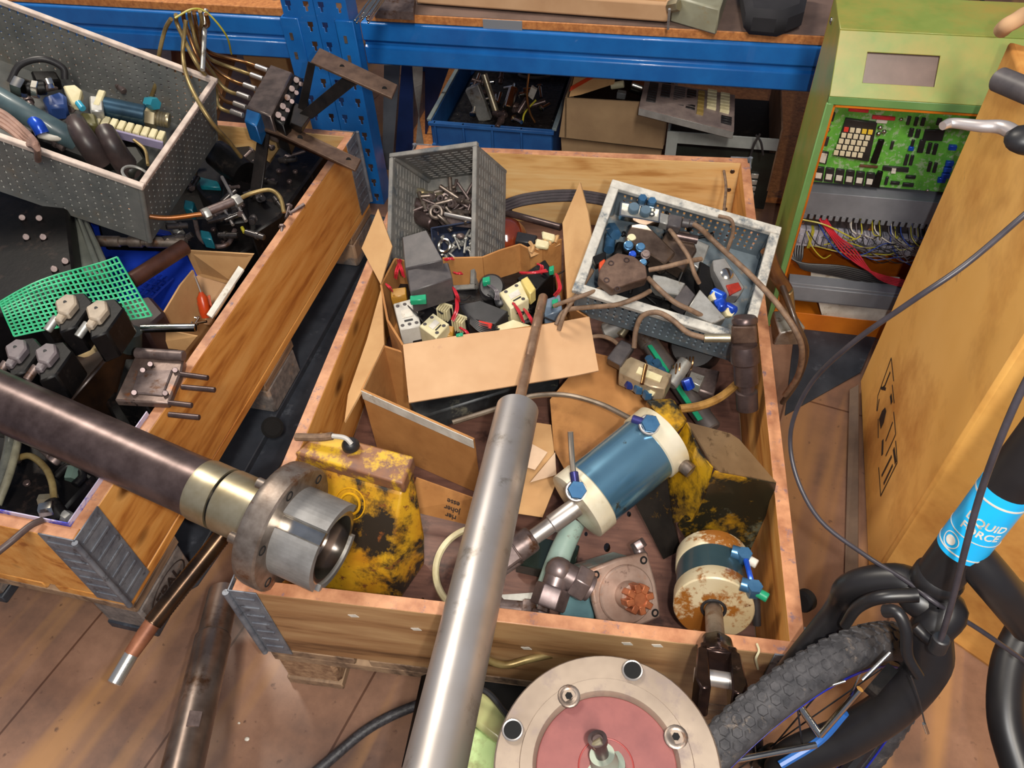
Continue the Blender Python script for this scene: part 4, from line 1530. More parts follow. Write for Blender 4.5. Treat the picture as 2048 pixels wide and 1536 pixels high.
def wrap(b_, r):
    """bend flat lettering (x along the tube's girth, y along its axis) round the tube"""
    out = []
    for q in b_.v:
        a = phi + q.x / r
        rr = r + q.z
        out.append(LT @ V((rr * math.cos(a), rr * math.sin(a), q.y)))
    b_.v = out
    return b_


LH = (stk1 - stk0).length
tx = B()
for body, size, yy, xo in (('LIQUID', .0125, LH * .60, .006), ('FORCE', .0125, LH * .46, .006)):
    t_ = text_mesh(body, size, Matrix.Translation((xo, yy, 0)), .0001, bold=True)
    tx.add(t_.v, t_.f)
wrap(tx, .0241).build('sticker_lettering', white, ht)
ln = B()
for yy, wd in ((.006, .0016), (LH * .33, .001), (LH - .012, .0022)):
    n = 40
    ln = B()
    for i in range(n):
        x0, x1 = -.05 + .1 * i / n, -.05 + .1 * (i + 1) / n
        k_ = lambda x: yy
        ln.hexa([V((x0, yy, 0)), V((x1, yy, 0)), V((x1, yy + wd, 0)), V((x0, yy + wd, 0)), V((x0, yy, .0003)), V((x1, yy, .0003)), V((x1, yy + wd, .0003)), V((x0, yy + wd, .0003))])
    wrap(ln, .0241).build('sticker_line', white, ht)
ln = B()
for i in range(28):
    a0, a1 = 2 * math.pi * i / 28, 2 * math.pi * (i + 1) / 28
    c = V((-.012, LH * .19, 0))
    for r0_, r1_ in ((.0085, .0095), (.0, .0055)):
        ln.prism([c + V((r0_ * math.cos(a0), r0_ * math.sin(a0), 0)), c + V((r1_ * math.cos(a0), r1_ * math.sin(a0), 0)), c + V((r1_ * math.cos(a1), r1_ * math.sin(a1), 0)), c + V((r0_ * math.cos(a1), r0_ * math.sin(a1), 0))], (0, 0, .0003))
wrap(ln, .0241).build('sticker_emblem', white, ht, label='white rings, lines and round emblem')
# down tube and second tube
j0 = crown + sax2 * .085
B().tube([j0, P(1990, 1165, z=j0.z - .03), P(2060, 1250, z=j0.z - .10)], .021, 20).build('down_tube', mb, rt)
B().tube([P(1960, 1130, z=j0.z - .01), P(2055, 1205, z=j0.z - .06)], .014, 16).build('cable_guide_tube', mb, rt)
B().tube([P(2050, 1255, z=.42), P(2018, 1330, z=.40), P(2012, 1440, z=.38), P(2045, 1560, z=.36)], .020, 18).build('pedal_side_tube', mb, rt)
# brake arms
B().tube([P(1770, 1222, z=.575), P(1795, 1225, z=.585), P(1812, 1260, z=.575), P(1815, 1310, z=.55), P(1838, 1352, z=.53)], [.007, .0055], 12).build('brake_arm', mb, rt)
B().tube([P(1835, 1190, z=.57), P(1760, 1195, z=.56), P(1715, 1215, z=.53), P(1690, 1250, z=.49)], [.008, .006], 12).build('brake_arm', mb, rt)
B().tube([P(1830, 1252, z=.565), P(1860, 1280, z=.56), P(1880, 1285, z=.56)], .006, 10).build('brake_noodle', mb, rt)
B().rod(P(1873, 1300, z=.565), P(1884, 1275, z=.585), .0085).build('cable_clamp', blackpl, rt)
B().box(-.02, .02, -.006, .006, -.006, .006, fr(P(1762, 1362, z=.50), P(1790, 1330, z=.50))).build('brake_pad', black, rt)
B().cyl(P(1725, 1360, z=.5), P(1780, 1305, z=.52), .0022).build('bright_link', chrome, rt)
B().cyl(P(1632, 1380, z=.47), P(1690, 1362, z=.48), .0018).build('bright_link', chrome, rt)
B().cyl(P(1596, 1408, z=.42), P(1640, 1470, z=.40), .0045).build('mudguard_stay', chrome, rt)
B().cyl(P(1460, 1522, z=.40), P(1632, 1490, z=.40), .0035).build('mudguard_stay', chrome, rt)
B().cyl(P(1640, 1470, z=.40), P(1720, 1378, z=.47), .004).build('mudguard_stay', chrome, rt)
B().tube([P(1560, 1530, z=.36), P(1640, 1480, z=.38), P(1690, 1425, z=.42)], .005, 8).build('blue_strut', mat('strut_blue', (40, 96, 170), None, 5, .4), rt)
# loose inner cable end
B().tube([P(1822, 1352, z=.53), P(1838, 1400, z=.50), P(1848, 1440, z=.47), P(1854, 1464, z=.45)], .0009, 5).build('inner_cable', blackw, rt)
B().cyl(P(1848, 1447, z=.465), P(1855, 1466, z=.45), .002).build('cable_tip', chrome, rt)
# brake cables
cabm = mat('grey_cable_sheath', (62, 58, 64), (50, 46, 52), 30, .4)
o = B().tube([P(2100, 385, z=.95), P(2046, 432, z=.93), P(1930, 530, z=.90), P(1820, 605, z=.86), P(1700, 690, z=.78), P(1620, 770, z=.68), P(1582, 860, z=.60), P(1592, 950, z=.56), P(1640, 1040, z=.54), P(1730, 1110, z=.54), P(1810, 1160, z=.56), P(1870, 1205, z=.57), P(1960, 1260, z=.53), P(2060, 1330, z=.48)], .0027, 10)
o.build('brake_cable', cabm, rt, label='grey cable sweeping in a wide loop to the left')
o = B().tube([P(2110, 660, z=.95), P(2046, 775, z=.90), P(2000, 880, z=.85), P(1960, 990, z=.78), P(1930, 1100, z=.72), P(1905, 1200, z=.65), P(1880, 1285, z=.58)], .0029, 10)
o.build('brake_cable', cabm, rt)
# handlebar end, lever
B().rod(P(1996, 158, z=.92), P(2110, 205, z=.93), .013, n=24).build('handlebar_grip', greydk, rt)
hs_ = P(1885, 252, z=.90)
B().tube([hs_, P(1905, 246, z=.90), P(1960, 252, z=.905), P(2010, 256, z=.91), P(2050, 285, z=.915)], [.0045, .0085], 12).build('brake_lever', mat('silver_lever', (214, 204, 200), (190, 180, 176), 10, .35, .7), rt)
B().ball(P(2058, 280, z=.915), .018, 1.3, 1, .8).build('lever_clamp', blackpl, rt)

# ================================================================== electric motor with red disc
pinkm = mat('red_oxide_paint', (128, 72, 68), (114, 62, 60), 30, .55, bump=.06, spots=((120, 70, 80), 60, .68, .03))
castm = mat('cast_flange', (172, 154, 136), (136, 120, 106), 9, .45, .45, bump=.15, spots=((140, 124, 116), 16, .58, .06))
mc = P(1212, 1532, z=.555)
nv = V((-.05, -.02, 1)).normalized()
rt = thing('flange_motor', 'motor with wide round cast flange, red centre disc and short shaft in the foreground', 'motor', V((mc.x, mc.y, 0)))
FMx = fz(mc, mc + nv, (1, 0, 0))
B(FMx).lathe((0, 0, -.016), (0, 0, .004), [(0, .104), (.003, .108), (.013, .108), (.016, .106), (.016, .083), (.0185, .082), (.0185, .070), (.017, .069), (.010, .067)], 72).build('flange', castm, rt)
B(FMx).lathe((0, 0, -.014), (0, 0, 0), [(0, .067), (.0085, .067), (.0095, .066), (.0095, .026), (.0100, .0255)], 64).build('red_disc', pinkm, rt, label='dusty red centre disc')
B(FMx).ring((0, 0, -.0040), (0, 0, 1), .026, .0009, 40, 5).build('disc_groove', mat('dark_red', (140, 50, 46), None, 8, .5), rt)
for k in range(4):
    t = math.radians(77 + 90 * k)
    B(FMx).lathe((.095 * math.cos(t), .095 * math.sin(t), .0036), (.095 * math.cos(t), .095 * math.sin(t), .006), [(0, .0092), (.0006, .0092)], 22).build('bolt_hole', hole_m, rt)
    B(FMx).ring((.095 * math.cos(t), .095 * math.sin(t), .004), (0, 0, 1), .0098, .0011, 24, 5).build('hole_rim', steel, rt)
for t in (124, 27, 304, 207):
    t = math.radians(t)
    c = V((.073 * math.cos(t), .073 * math.sin(t), 0))
    b_ = B(FMx)
    b_.lathe(c, c + V((0, 0, .004)), [(0, .0115), (.0025, .0115), (.0032, .0105), (.0032, .0075), (.0022, .0062)], 18)
    so = b_.build('countersunk_screw', steel_old, rt)
    B(FMx).lathe(c + V((0, 0, .0028)), c + V((0, 0, .0037)), [(0, .0038), (.0009, .0038)], 6).build('hex_recess', hole_m, so)
sh0, sh1 = V((0, 0, -.006)), V((-.010, .014, .045))
B(FMx).lathe(sh0, sh1, [(0, .019), (.004, .019), (.005, .0135), (.010, .0135), (.012, .012), (.022, .012)], 28).build('shaft_collar', mat('greenish_collar', (168, 176, 160), (140, 150, 136), 10, .4, .5), rt)
B(FMx).lathe(sh0, sh1, [(.0, .0065), (.040, .0065), (.041, .009), (.047, .009), (.048, .0055), (.046, .0048)], 24).build('shaft', steel_dark, rt)
B(FMx).rod((-.012, .006, .036), (-.004, .010, .040), .004).build('small_pin', brass, rt)
B(FMx).lathe((0, 0, -.40), (0, 0, -.01), [(0, .07), (.36, .075), (.385, .095)], 40).build('motor_body', mat('green_motor_paint', (150, 180, 120), (126, 158, 100), 8, .4), rt)
B().lathe(V((mc.x, mc.y, 0)), V((mc.x, mc.y, .17)), [(0, .085), (.17, .08)], 30).build('motor_foot', steel_dark, rt)
# green casting left of it, with oily tube on top
gm = mat('light_green_casting', (186, 208, 146), (150, 180, 118), 7, .4, bump=.1, spots=((110, 90, 50), 9, .62, .08))
rt = thing('green_casting', 'light green gearbox housing with oily brown ridge between polished cylinder and flange motor', 'machine housing', P(960, 1470, z=0))
B().hexa([P(905, 1580, z=.12), P(985, 1580, z=.12), P(1000, 1470, z=.12), P(905, 1430, z=.12), P(900, 1580, z=.30), P(985, 1580, z=.30), P(1004, 1478, z=.30), P(918, 1440, z=.30)]).build('housing', gm, rt, .008, seg=2)
B().hexa([P(905, 1420, z=.22), P(985, 1490, z=.22), P(1020, 1430, z=.22), P(940, 1370, z=.22), P(905, 1415, z=.31), P(1000, 1492, z=.31), P(1028, 1432, z=.31), P(960, 1372, z=.31)]).build('oily_ridge', mat('oily_green_brown', (140, 120, 84), (168, 176, 120), 9, .3, bump=.1, coat=.4), rt, .008, seg=2)
B().box(-.10, .10, -.08, .08, 0, .12, mx(V((P(960, 1500, z=0).x, P(960, 1500, z=0).y, 0)))).build('base_casting', black, rt, .01)
B().tube([P(930, 1372, z=.33), P(975, 1385, z=.335), P(1015, 1432, z=.33)], .004, 8).build('rubber_bead', blackpl, rt)
# braided black hose on the floor
brd = mat('braided_hose', (62, 60, 64), (34, 33, 36), 160, .5, bump=.6)
o = B().tube([P(590, 1580, z=.03), P(660, 1520, z=.03), P(740, 1455, z=.03), P(830, 1412, z=.035), P(900, 1400, z=.05), P(960, 1395, z=.09)], .0085, 14)
o = o.build('braided_hose', brd)
tag(o, 'black braided hose curving over the floor to the left of the green casting', 'hose')
# brass tube on the front board
o = B().tube([P(940, 1290, z=.30), P(968, 1315, z=.27), P(1010, 1330, z=.25), P(1060, 1318, z=.25), P(1120, 1308, z=.24), P(1190, 1318, z=.22), P(1240, 1330, z=.20)], .0055, 10)
o = o.build('wavy_tube', pipe_m)
tag(o, 'yellowed wavy tube passing in front of the middle crate front board', 'tube')

# ================================================================== bars at the lower left
a, b_ = P(470, 1040, z=.30), P(306, 1245, z=.245)
ax = (b_ - a).normalized()
rt = thing('threaded_bar', 'dark threaded bar with rusty shank and bright bare tip, sticking out between the crates', 'threaded bar', b_)
pf = []
L = (b_ - a).length
n = int(L / .0024)
for i in range(n + 1):
    pf.append((i * L / n, .0150 if i % 2 else .0142))
B().lathe(a, b_, pf, 20).build('thread', mat('oily_brown_thread', (84, 62, 44), (52, 38, 28), 20, .25, .75), rt)
c_ = P(264, 1306, z=.232)
d_ = P(224, 1362, z=.22)
B().lathe(b_, c_ + (c_ - b_) * .05, [(0, .0125), ((c_ - b_).length * .4, .0125), ((c_ - b_).length * 1.05, .0110)], 20).build('rusty_shank', mat('rusty_shank', (150, 96, 68), (116, 68, 46), 30, .5, .3, bump=.3), rt)
B().rod(c_, P(228, 1368, z=.222), .0108, n=20).build('bare_tip', mat('bare_tip_metal', (224, 218, 208), None, 8, .25, .9), rt)
a, b_ = P(448, 1185, z=.10), P(350, 1600, z=.19)
ax = (b_ - a).normalized()
rt = thing('steel_tube', 'brownish round steel tube with groove and flat spot, leaning left of the middle crate', 'steel tube', a)
q_ = (P(405, 1330, z=.14) - a).length
B().lathe(a, b_, [(0, .0265), (q_ * .62, .0265), (q_ * .625, .025), (q_ * .64, .025), (q_ * .66, .0295), ((b_ - a).length, .0295)], 36).build('tube', mat('brown_bright_steel', (160, 146, 138), (112, 98, 90), 9, .32, .8, stretch=(1, 1, 1), bump=.04, spots=((90, 66, 50), 14, .62, .06)), rt)
up_ = (CAM - P(375, 1460, z=.16)).normalized()
up_ = (up_ - ax * up_.dot(ax)).normalized()
fc_ = a.lerp(b_, .72) + up_ * .0288
B().box(-.012, .012, -.009, .009, -.001, .0022, fr(fc_, fc_ + ax, up_)).build('wrench_flat', mauve, rt)
# bits on the floor
for (u, v, r, l_) in ((494, 1478, .0045, 'white chip of paint on the floor between the steel tube and the braided hose'), (478, 1446, .0025, 'tiny white crumb just above the white chip of paint on the floor')):
    o = B().ball(P(u, v, z=.002), r, 1, .8, .4, 8).build('paint_chip', white)
    tag(o, l_, 'crumb')

# small marks round the middle crate's front
tag(B().lathe(P(1602, 1205, z=.30), P(1618, 1196, z=.29), [(0, .012), (.004, .016), (.016, .016), (.02, .012)], 20).build('rubber_bumper', hole_m), 'round black rubber buffer outside the right board of the middle crate', 'rubber buffer')
tag(B().tube([P(1514, 1288, z=.35), P(1518, 1302, z=.355), P(1512, 1318, z=.345), P(1516, 1338, z=.30)], .0016, 6).build('white_string', cream), 'short white string on the front board by the bicycle tyre', 'string')
# ================================================================== grey perforated boxes
gbx = mat('grey_box_plastic', (118, 130, 138), (92, 104, 112), 14, .5, bump=.1, spots=((150, 140, 128), 30, .62, .06))
gbx_l = mat('dusty_box_rim', (206, 202, 192), (172, 168, 160), 40, .6, bump=.2, spots=((100, 108, 114), 24, .6, .06))
gbx_t = mat('dusty_taupe_box', (136, 132, 126), (104, 104, 102), 30, .6, bump=.15, spots=((84, 90, 96), 18, .6, .06))


def cuts(a, b, margin, slot, gap):
    xs = [a, a + margin]
    x = a + margin
    while x + slot < b - margin:
        xs.append(x + slot)
        if x + slot + gap >= b - margin:
            break
        xs.append(x + slot + gap)
        x += slot + gap
    if b - xs[-1] > .001:
        xs.append(b)
    return xs


def perf_box(name, label, M, W, D, H, slot, row, m_w, m_r, rim=.010, group=None):
    rt = thing(name, label, 'storage box', M @ V((0, 0, 0)), group)
    t = .0028

    def wall(Wd, FM, nm='wall'):
        xs = cuts(-Wd / 2, Wd / 2, .022, slot[0], slot[1])
        ys = cuts(0, H, .018, row[0], row[1])
        nx, ny = len(xs) - 1, len(ys) - 1
        b_ = B(M)
        b_.grid(xs, ys, lambda i, j: 0 < i < nx - 0 and i % 2 == 1 and 0 < j < ny and j % 2 == 1, t, FM)
        b_.build(nm, m_w, rt)
    wall(W, mx((0, -D / 2 + t, 0), (90, 0, 0)))
    wall(W, mx((0, D / 2, 0), (90, 0, 0)))
    wall(D, mx((-W / 2, 0, 0), (90, 0, 90)))
    wall(D, mx((W / 2 - t, 0, 0), (90, 0, 90)))
    b_ = B(M)
    b_.box(-W / 2 + .001, W / 2 - .001, -D / 2 + .001, D / 2 - .001, 0, .003)
    b_.build('bottom', m_w, rt)
    b_ = B(M)
    r = rim
    for (x0, x1, y0, y1) in ((-W / 2 - r * .4, W / 2 + r * .4, -D / 2 - r * .4, -D / 2 + r * .6), (-W / 2 - r * .4, W / 2 + r * .4, D / 2 - r * .6, D / 2 + r * .4),
                             (-W / 2 - r * .4, -W / 2 + r * .6, -D / 2 + r * .6, D / 2 - r * .6), (W / 2 - r * .6, W / 2 + r * .4, -D / 2 + r * .6, D / 2 - r * .6)):
        b_.box(x0, x1, y0, y1, H - .010, H + .0012)
    b_.build('rim', m_r, rt, .0015)
    for (x, y) in ((-1, -1), (1, -1), (1, 1), (-1, 1)):
        B(M).cyl((x * (W / 2 - .004), y * (D / 2 - .004), 0), (x * (W / 2 - .004), y * (D / 2 - .004), H - .004), .006, n=10).build('corner_post', m_w, rt)
    return rt


M1 = mx((.1626, .9494, .2591), (39.66, -14.04, -6.19))
M2 = mx((.6160, .7155, .3567), (19.94, 8.36, -10.64))
M3 = mx((-.7177, .9343, .4643), (7.79, 20.08, -1.2))
perf_box('perforated_box', 'narrow grey perforated plastic box tipped up at the back left of the middle crate', M1, .2, .3, .17, (.016, .006), (.0035, .009), gbx_t, gbx_t)
perf_box('perforated_box', 'wide grey slotted plastic box full of valves at the back right of the middle crate', M2, .3108, .2352, .1008, (.004, .009), (.010, .006), gbx, gbx_l, .018)
perf_box('perforated_box', 'largest grey perforated plastic box, lying on top of the left crate with hose and fittings', M3, .528, .352, .176, (.005, .013), (.005, .012), mat('dark_grey_box', (124, 124, 120), (98, 100, 98), 12, .5, bump=.1, spots=((116, 110, 100), 20, .62, .06)), mat('pale_worn_rim', (224, 204, 190), (186, 168, 156), 30, .6, bump=.2), .012)


def inb(M, u, v, h):
    """point inside a tilted box, h above its bottom"""
    return on(u, v, M @ V((0, 0, h)), M.to_3x3() @ V((0, 0, 1)))


def blk(pts, z, h, vec=None):
    """solid with its top outline at the given pixels"""
    q = [P(p[0], p[1], z=(p[2] if len(p) > 2 else z)) for p in pts]
    return B().prism(q, vec or (0, 0, -h))


def blkM(M, pts, h0, h):
    n_ = M.to_3x3() @ V((0, 0, 1))
    return B().prism([inb(M, u, v, h0) for u, v in pts], n_ * -h)


# small hardware: one bolt, one pin, one nut; copies are heaped
def proto(name, build, label, cat, group, loc):
    rt = thing(name, label, cat, (0, 0, 0), group)
    build(rt)
    rt.location = loc
    return rt


def px(p):
    c = RM.inverted() @ (p - CAM)
    return 1024 + FPX * c.x / -c.z, 768 - FPX * c.y / -c.z


def places(pts):
    """words for where each point lies within its heap"""
    q = [px(p) for p in pts]
    u0, u1 = min(a for a, b in q), max(a for a, b in q)
    v0, v1 = min(b for a, b in q), max(b for a, b in q)
    cell = {}
    for i, (a, b) in enumerate(q):
        c = (min(3, int(4 * (a - u0) / (u1 - u0 + 1))), min(3, int(4 * (b - v0) / (v1 - v0 + 1))))
        cell.setdefault(c, []).append((b, i))
    out = [''] * len(pts)
    for (cx, cy), l in cell.items():
        w_ = ('back', 'mid-back', 'mid-front', 'front')[cy] + ' ' + ('far left', 'left of centre', 'right of centre', 'far right')[cx]
        l.sort()
        for k, (b, i) in enumerate(l):
            out[i] = w_ + ('' if len(l) == 1 else ', ' + (['upper', 'lower'] if len(l) == 2 else ['topmost', 'second', 'third', 'fourth', 'fifth', 'sixth', 'seventh'])[k])
    return out


def scatter(root, spots, seed, group, label0):
    rnd = random.Random(seed)
    first = True
    pl = places([p for p, n_ in spots])
    k_ = -1
    for (p, nrm) in spots:
        k_ += 1
        label = label0 + ', ' + pl[k_]
        R = Matrix.Rotation(rnd.uniform(0, 6.28), 4, 'Z') @ Matrix.Rotation(rnd.uniform(-.5, .5), 4, 'X') @ Matrix.Rotation(rnd.uniform(-.5, .5), 4, 'Y')
        Q = Matrix.Translation(p) @ nrm.to_track_quat('Z', 'Y').to_matrix().to_4x4() @ R
        if first:
            root.matrix_world = Q
            root['label'] = label
            first = False
        else:
            dup(root, Q, label, group)


def bolt_parts(rt, L=.04, r=.0035, m_=mauve):
    INV[rt.name] = Matrix()
    B().lathe((0, 0, 0), (L, 0, 0), [(0, r), (L, r)], 12).build('shank', m_, rt)
    B().hexn((-.005, 0, 0), (0, 0, 0), r * 1.9).build('head', m_, rt)


def pin_parts(rt, L=.05, r=.005, m_=steel_old):
    INV[rt.name] = Matrix()
    B().rod((0, 0, 0), (L, 0, 0), r, n=14).build('pin_body', m_, rt)
    B().lathe((L * .3, 0, 0), (L * .42, 0, 0), [(0, r * 1.35), (L * .12, r * 1.35)], 14).build('collar', m_, rt)


def nut_parts(rt, r=.010, m_=mauve):
    INV[rt.name] = Matrix()
    B().pipe((0, 0, 0), (0, 0, .006), r, r * .5, 6).build('nut_body', m_, rt)


n1 = M1.to_3x3() @ V((0, 0, 1))
rnd = random.Random(11)


def spots(M, box, h, n, seed, hj=.01):
    r_ = random.Random(seed)
    out = []
    for i in range(n):
        u, v = r_.uniform(box[0], box[2]), r_.uniform(box[1], box[3])
        out.append((inb(M, u, v, h + r_.uniform(-hj, hj)), M.to_3x3() @ V((0, 0, 1))))
    return out


def mk(name, fn, label, cat, group):
    rt = thing(name, label, cat, (0, 0, 0), group)
    fn(rt)
    return rt


g = 'small bolts heaped in the narrow tilted box'
scatter(mk('hex_bolt', bolt_parts, '', 'bolt', g), spots(M1, (850, 385, 940, 440), .045, 26, 5), 1, g, 'dull hex bolt heaped in the narrow tipped box')
g = 'steel pins heaped in the narrow tilted box'
scatter(mk('steel_pin', pin_parts, '', 'pin', g), spots(M1, (845, 385, 935, 430), .055, 14, 6), 2, g, 'collared steel pin heaped in the narrow tipped box')
g = 'nuts in the narrow tilted box'
scatter(mk('hex_nut', lambda r: nut_parts(r, .009), '', 'nut', g), spots(M1, (855, 390, 940, 440), .065, 12, 7), 3, g, 'grey hex nut heaped in the narrow tipped box')
# filler under the heap
o = B(M1).prism([V((-.09, -.10, .004)), V((.09, -.10, .004)), V((.09, .09, .004)), V((-.04, .11, .004)), V((-.09, .02, .004))], (0, 0, .022)).build('scrap_heap', mat('small_scrap', (92, 80, 74), (44, 38, 36), 130, .4, .6, bump=1.0, spots=((150, 134, 116), 80, .62)), bevel=.006)
o['kind'] = 'stuff'
tag(o, 'layer of fine steel scrap on the bottom of the narrow tipped grey box', 'scrap')
q = inb(M1, 872, 424, .085)
o = B().ring(q, n1 + V((.2, -.3, 0)), .013, .0042, 30, 8)
o.tube([q + V((.006, -.01, 0)), inb(M1, 888, 440, .08), inb(M1, 903, 455, .06)], .0042, 10)
tag(o.build('eye_bolt', steel_old), 'worn steel eye bolt on top of the heap in the narrow tipped grey box', 'eye bolt')
o = B().rod(inb(M1, 832, 432, .05), inb(M1, 868, 448, .06), .017, n=24)
tag(o.build('steel_bushing', steel_dark), 'brown round steel bushing left of the eye bolt in the narrow tipped box', 'bushing')
o = B().rod(inb(M1, 840, 385, .045), inb(M1, 888, 391, .06), .006).hexn(inb(M1, 836, 384, .045), inb(M1, 846, 386, .05), .011)
tag(o.build('brass_bolt', brass), 'yellowish bolt lying at the back left inside the narrow tipped grey box', 'bolt')
o = B().rod(inb(M1, 890, 428, .075), inb(M1, 946, 440, .075), .0055)
tag(o.build('steel_rod', steel), 'bright slim rod across the right side of the narrow tipped grey box', 'rod')
o = B().rod(inb(M1, 828, 405, .06), inb(M1, 850, 415, .04), .013)
tag(o.build('steel_bushing', steel_dark), 'dark bushing at the far left wall inside the narrow tipped grey box', 'bushing')
o = blkM(M1, [(892, 430), (943, 443), (943, 456), (905, 452), (893, 440)], .065, .004)
tag(o.build('steel_plate', mauve, bevel=.0008), 'flat mauve-grey steel plate with hole below the slim rod in the tipped grey box', 'plate')
# dark inner tray with more hardware
TR = [inb(M1, u, v, .075) for u, v in ((862, 456), (948, 442), (948, 530), (870, 530))]
b_ = B()
nn1 = n1 * .05
for i in range(4):
    b_.sheet([TR[i], TR[(i + 1) % 4], TR[(i + 1) % 4] - nn1, TR[i] - nn1], .003)
b_.sheet([q - nn1 for q in TR], .003)
tag(b_.build('plastic_tray', mat('dark_blue_tray', (52, 60, 84), (36, 42, 60), 14, .35)), 'dark blue-black plastic tray at the lower end of the narrow tipped grey box', 'tray')
g = 'screws in the dark tray'
scatter(mk('machine_screw', lambda r: bolt_parts(r, .032, .0028, alu), '', 'screw', g), spots(M1, (885, 470, 943, 512), .05, 14, 15), 4, g, 'bright small screw in the dark blue-black tray')
q = inb(M1, 889, 492, .07)
tag(B().ring(q, n1, .014, .0042, 28, 8).build('washer_ring', chrome), 'bright thick washer ring at the left of the dark tray', 'washer')
tag(B().ball(inb(M1, 921, 472, .068), .010, 1, .8, .6).build('steel_ball', mauve), 'mauve-grey rounded ball in the dark tray', 'knob')

# shiny things behind: brown bowl, strut, black belt, white ceramic
redbrown = mat('glossy_red_brown', (140, 58, 30), (96, 34, 20), 8, .12, coat=.8)
o = B().lathe(P(1012, 490, z=.20), P(1012, 452, z=.335), [(0, .03), (.02, .045), (.05, .052), (.08, .046), (.10, .03), (.105, .012)], 32)
tag(o.build('brown_insulator', redbrown), 'glossy red-brown round insulator beside the narrow tipped box', 'insulator')
o = B().rod(P(985, 418, z=.28), P(1122, 455, z=.30), .008)
tag(o.build('steel_strut', steel_dark), 'slim dark steel strut lying behind the contactor box near the back board', 'rod')
b_ = B()
for k in range(4):
    b_.tube([P(985, 412 + k * 6, z=.30 - k * .004), P(1050, 390 + k * 6, z=.31 - k * .004), P(1140, 382 + k * 6, z=.315 - k * .004), P(1215, 392 + k * 6, z=.31 - k * .004), P(1260, 410 + k * 6, z=.29 - k * .004)], .0042, 8)
tag(b_.build('rubber_seal', mat('black_rubber', (60, 50, 54), (40, 34, 38), 40, .5)), 'black ribbed rubber profile bent along the back board of the middle crate', 'rubber profile')
for (pts, l_) in ((((1083, 460), (1112, 468), (1108, 480), (1085, 474)), 'upper white broken ceramic piece at the torn box corner'), (((1072, 475), (1100, 482), (1096, 494), (1070, 490)), 'lower white broken ceramic piece at the torn box corner')):
    tag(blk(pts, .385, .01).build('ceramic_piece', cream, bevel=.003), l_, 'ceramic piece')
o = blk([(1035, 462), (1075, 470), (1068, 486), (1030, 482)], .34, .03)
tag(o.build('dark_clip', blackpl, bevel=.002), 'dark clip between the red-brown insulator and the white ceramic pieces', 'clip')

# ================================================================== things in the wide grey box
n2 = M2.to_3x3() @ V((0, 0, 1))


def i2(u, v, h):
    return inb(M2, u, v, h)


# oily filling shapes under the visible parts
tag(blkM(M2, [(1235, 480), (1330, 500), (1420, 560), (1380, 640), (1190, 590)], .035, .03).build('dark_casting', black, bevel=.004), 'black oily casting at the bottom of the wide grey box under the valves', 'casting')
# silver valve with two blue round plugs and connector
rt = thing('silver_valve', "silver valve block with two blue-grey round plugs at the wide box's back left", 'valve', i2(1280, 425, .09))
b_ = blkM(M2, [(1243, 404), (1320, 418), (1318, 444), (1240, 430)], .088, .004)
b_.build('base_plate', alu, rt, .001)
b_ = B()
pts = [i2(u, v, .10) for u, v in ((1243, 404), (1320, 418), (1318, 444), (1240, 430))]
for i in range(4):
    b_.sheet([pts[i], pts[(i + 1) % 4], pts[(i + 1) % 4] - n2 * .014, pts[i] - n2 * .014], .003)
b_.build('frame', chrome, rt)
for (u, v) in ((1267, 420), (1290, 426)):
    q = i2(u, v, .09)
    B().lathe(q, q + n2 * .012, [(0, .0105), (.010, .0105), (.012, .009)], 24).build('round_plug', mat('grey_blue_plug', (112, 134, 150), (90, 112, 128), 10, .3, .3), rt)
B().ring(i2(1304, 428, .095), n2, .004, .0016, 14, 6).build('screw_ring', chrome, rt)
blkM(M2, [(1320, 424), (1342, 430), (1338, 450), (1318, 444)], .10, .02).build('valve_end', alu, rt, .0015)
for (u, v) in ((1284, 402), (1303, 408)):
    q = i2(u, v, .095)
    B().hexn(q - n2 * .004, q + n2 * .012, .0085).build('blue_fitting', cyanfit, rt)
rt = thing('cable_plug', 'grey square cable plug with brown cable plugged to the silver valve', 'plug', i2(1350, 440, .10))
blkM(M2, [(1338, 426), (1366, 432), (1362, 456), (1336, 450)], .112, .022).build('plug_body', greydk, rt, .002)
B().lathe(i2(1364, 445, .10), i2(1388, 449, .10), [(0, .0085), (.012, .0085), (.014, .0065), (.026, .006)], 14).build('cable_gland', greydk, rt)
B().tube([i2(1386, 448, .10), i2(1402, 458, .11), P(1430, 485, z=.45), P(1490, 540, z=.46), P(1530, 580, z=.455), P(1560, 615, z=.44), P(1590, 660, z=.42), P(1604, 700, z=.38), P(1596, 750, z=.30), P(1570, 790, z=.22)], .0052, 10).build('cable', hosebrown, rt)
# brown valve bodies
mb_ = mat('brown_valve_steel', (122, 102, 88), (82, 66, 56), 20, .3, .6, bump=.1, coat=.3)
rt = thing('brown_valve', 'brown metal valve block with pale and blue fittings, upper left in the wide box', 'valve', i2(1300, 480, .07))
blkM(M2, [(1262, 448), (1290, 444), (1352, 505), (1330, 528), (1300, 508), (1250, 478)], .085, .045).build('valve_body', mb_, rt, .003)
for (u, v, m_, r) in ((1262, 480, cream, .0085), (1256, 494, cyanfit, .009), (1280, 498, cyanfit, .009), (1290, 512, mauve, .009), (1264, 512, bluefit, .007), (1285, 528, cyanfit, .007)):
    q = i2(u, v, .075)
    B().lathe(q, q + n2 * .016 + V((0, -.004, 0)), [(0, r), (.010, r), (.011, r * .75), (.016, r * .75)], 14).build('port_fitting', m_, rt)
rt = thing('brown_valve', 'second brown metal valve block, in the middle of the wide grey box', 'valve', i2(1350, 490, .06))
blkM(M2, [(1335, 458), (1380, 462), (1395, 500), (1368, 540), (1335, 520), (1318, 490)], .075, .04).build('valve_body', mb_, rt, .003)
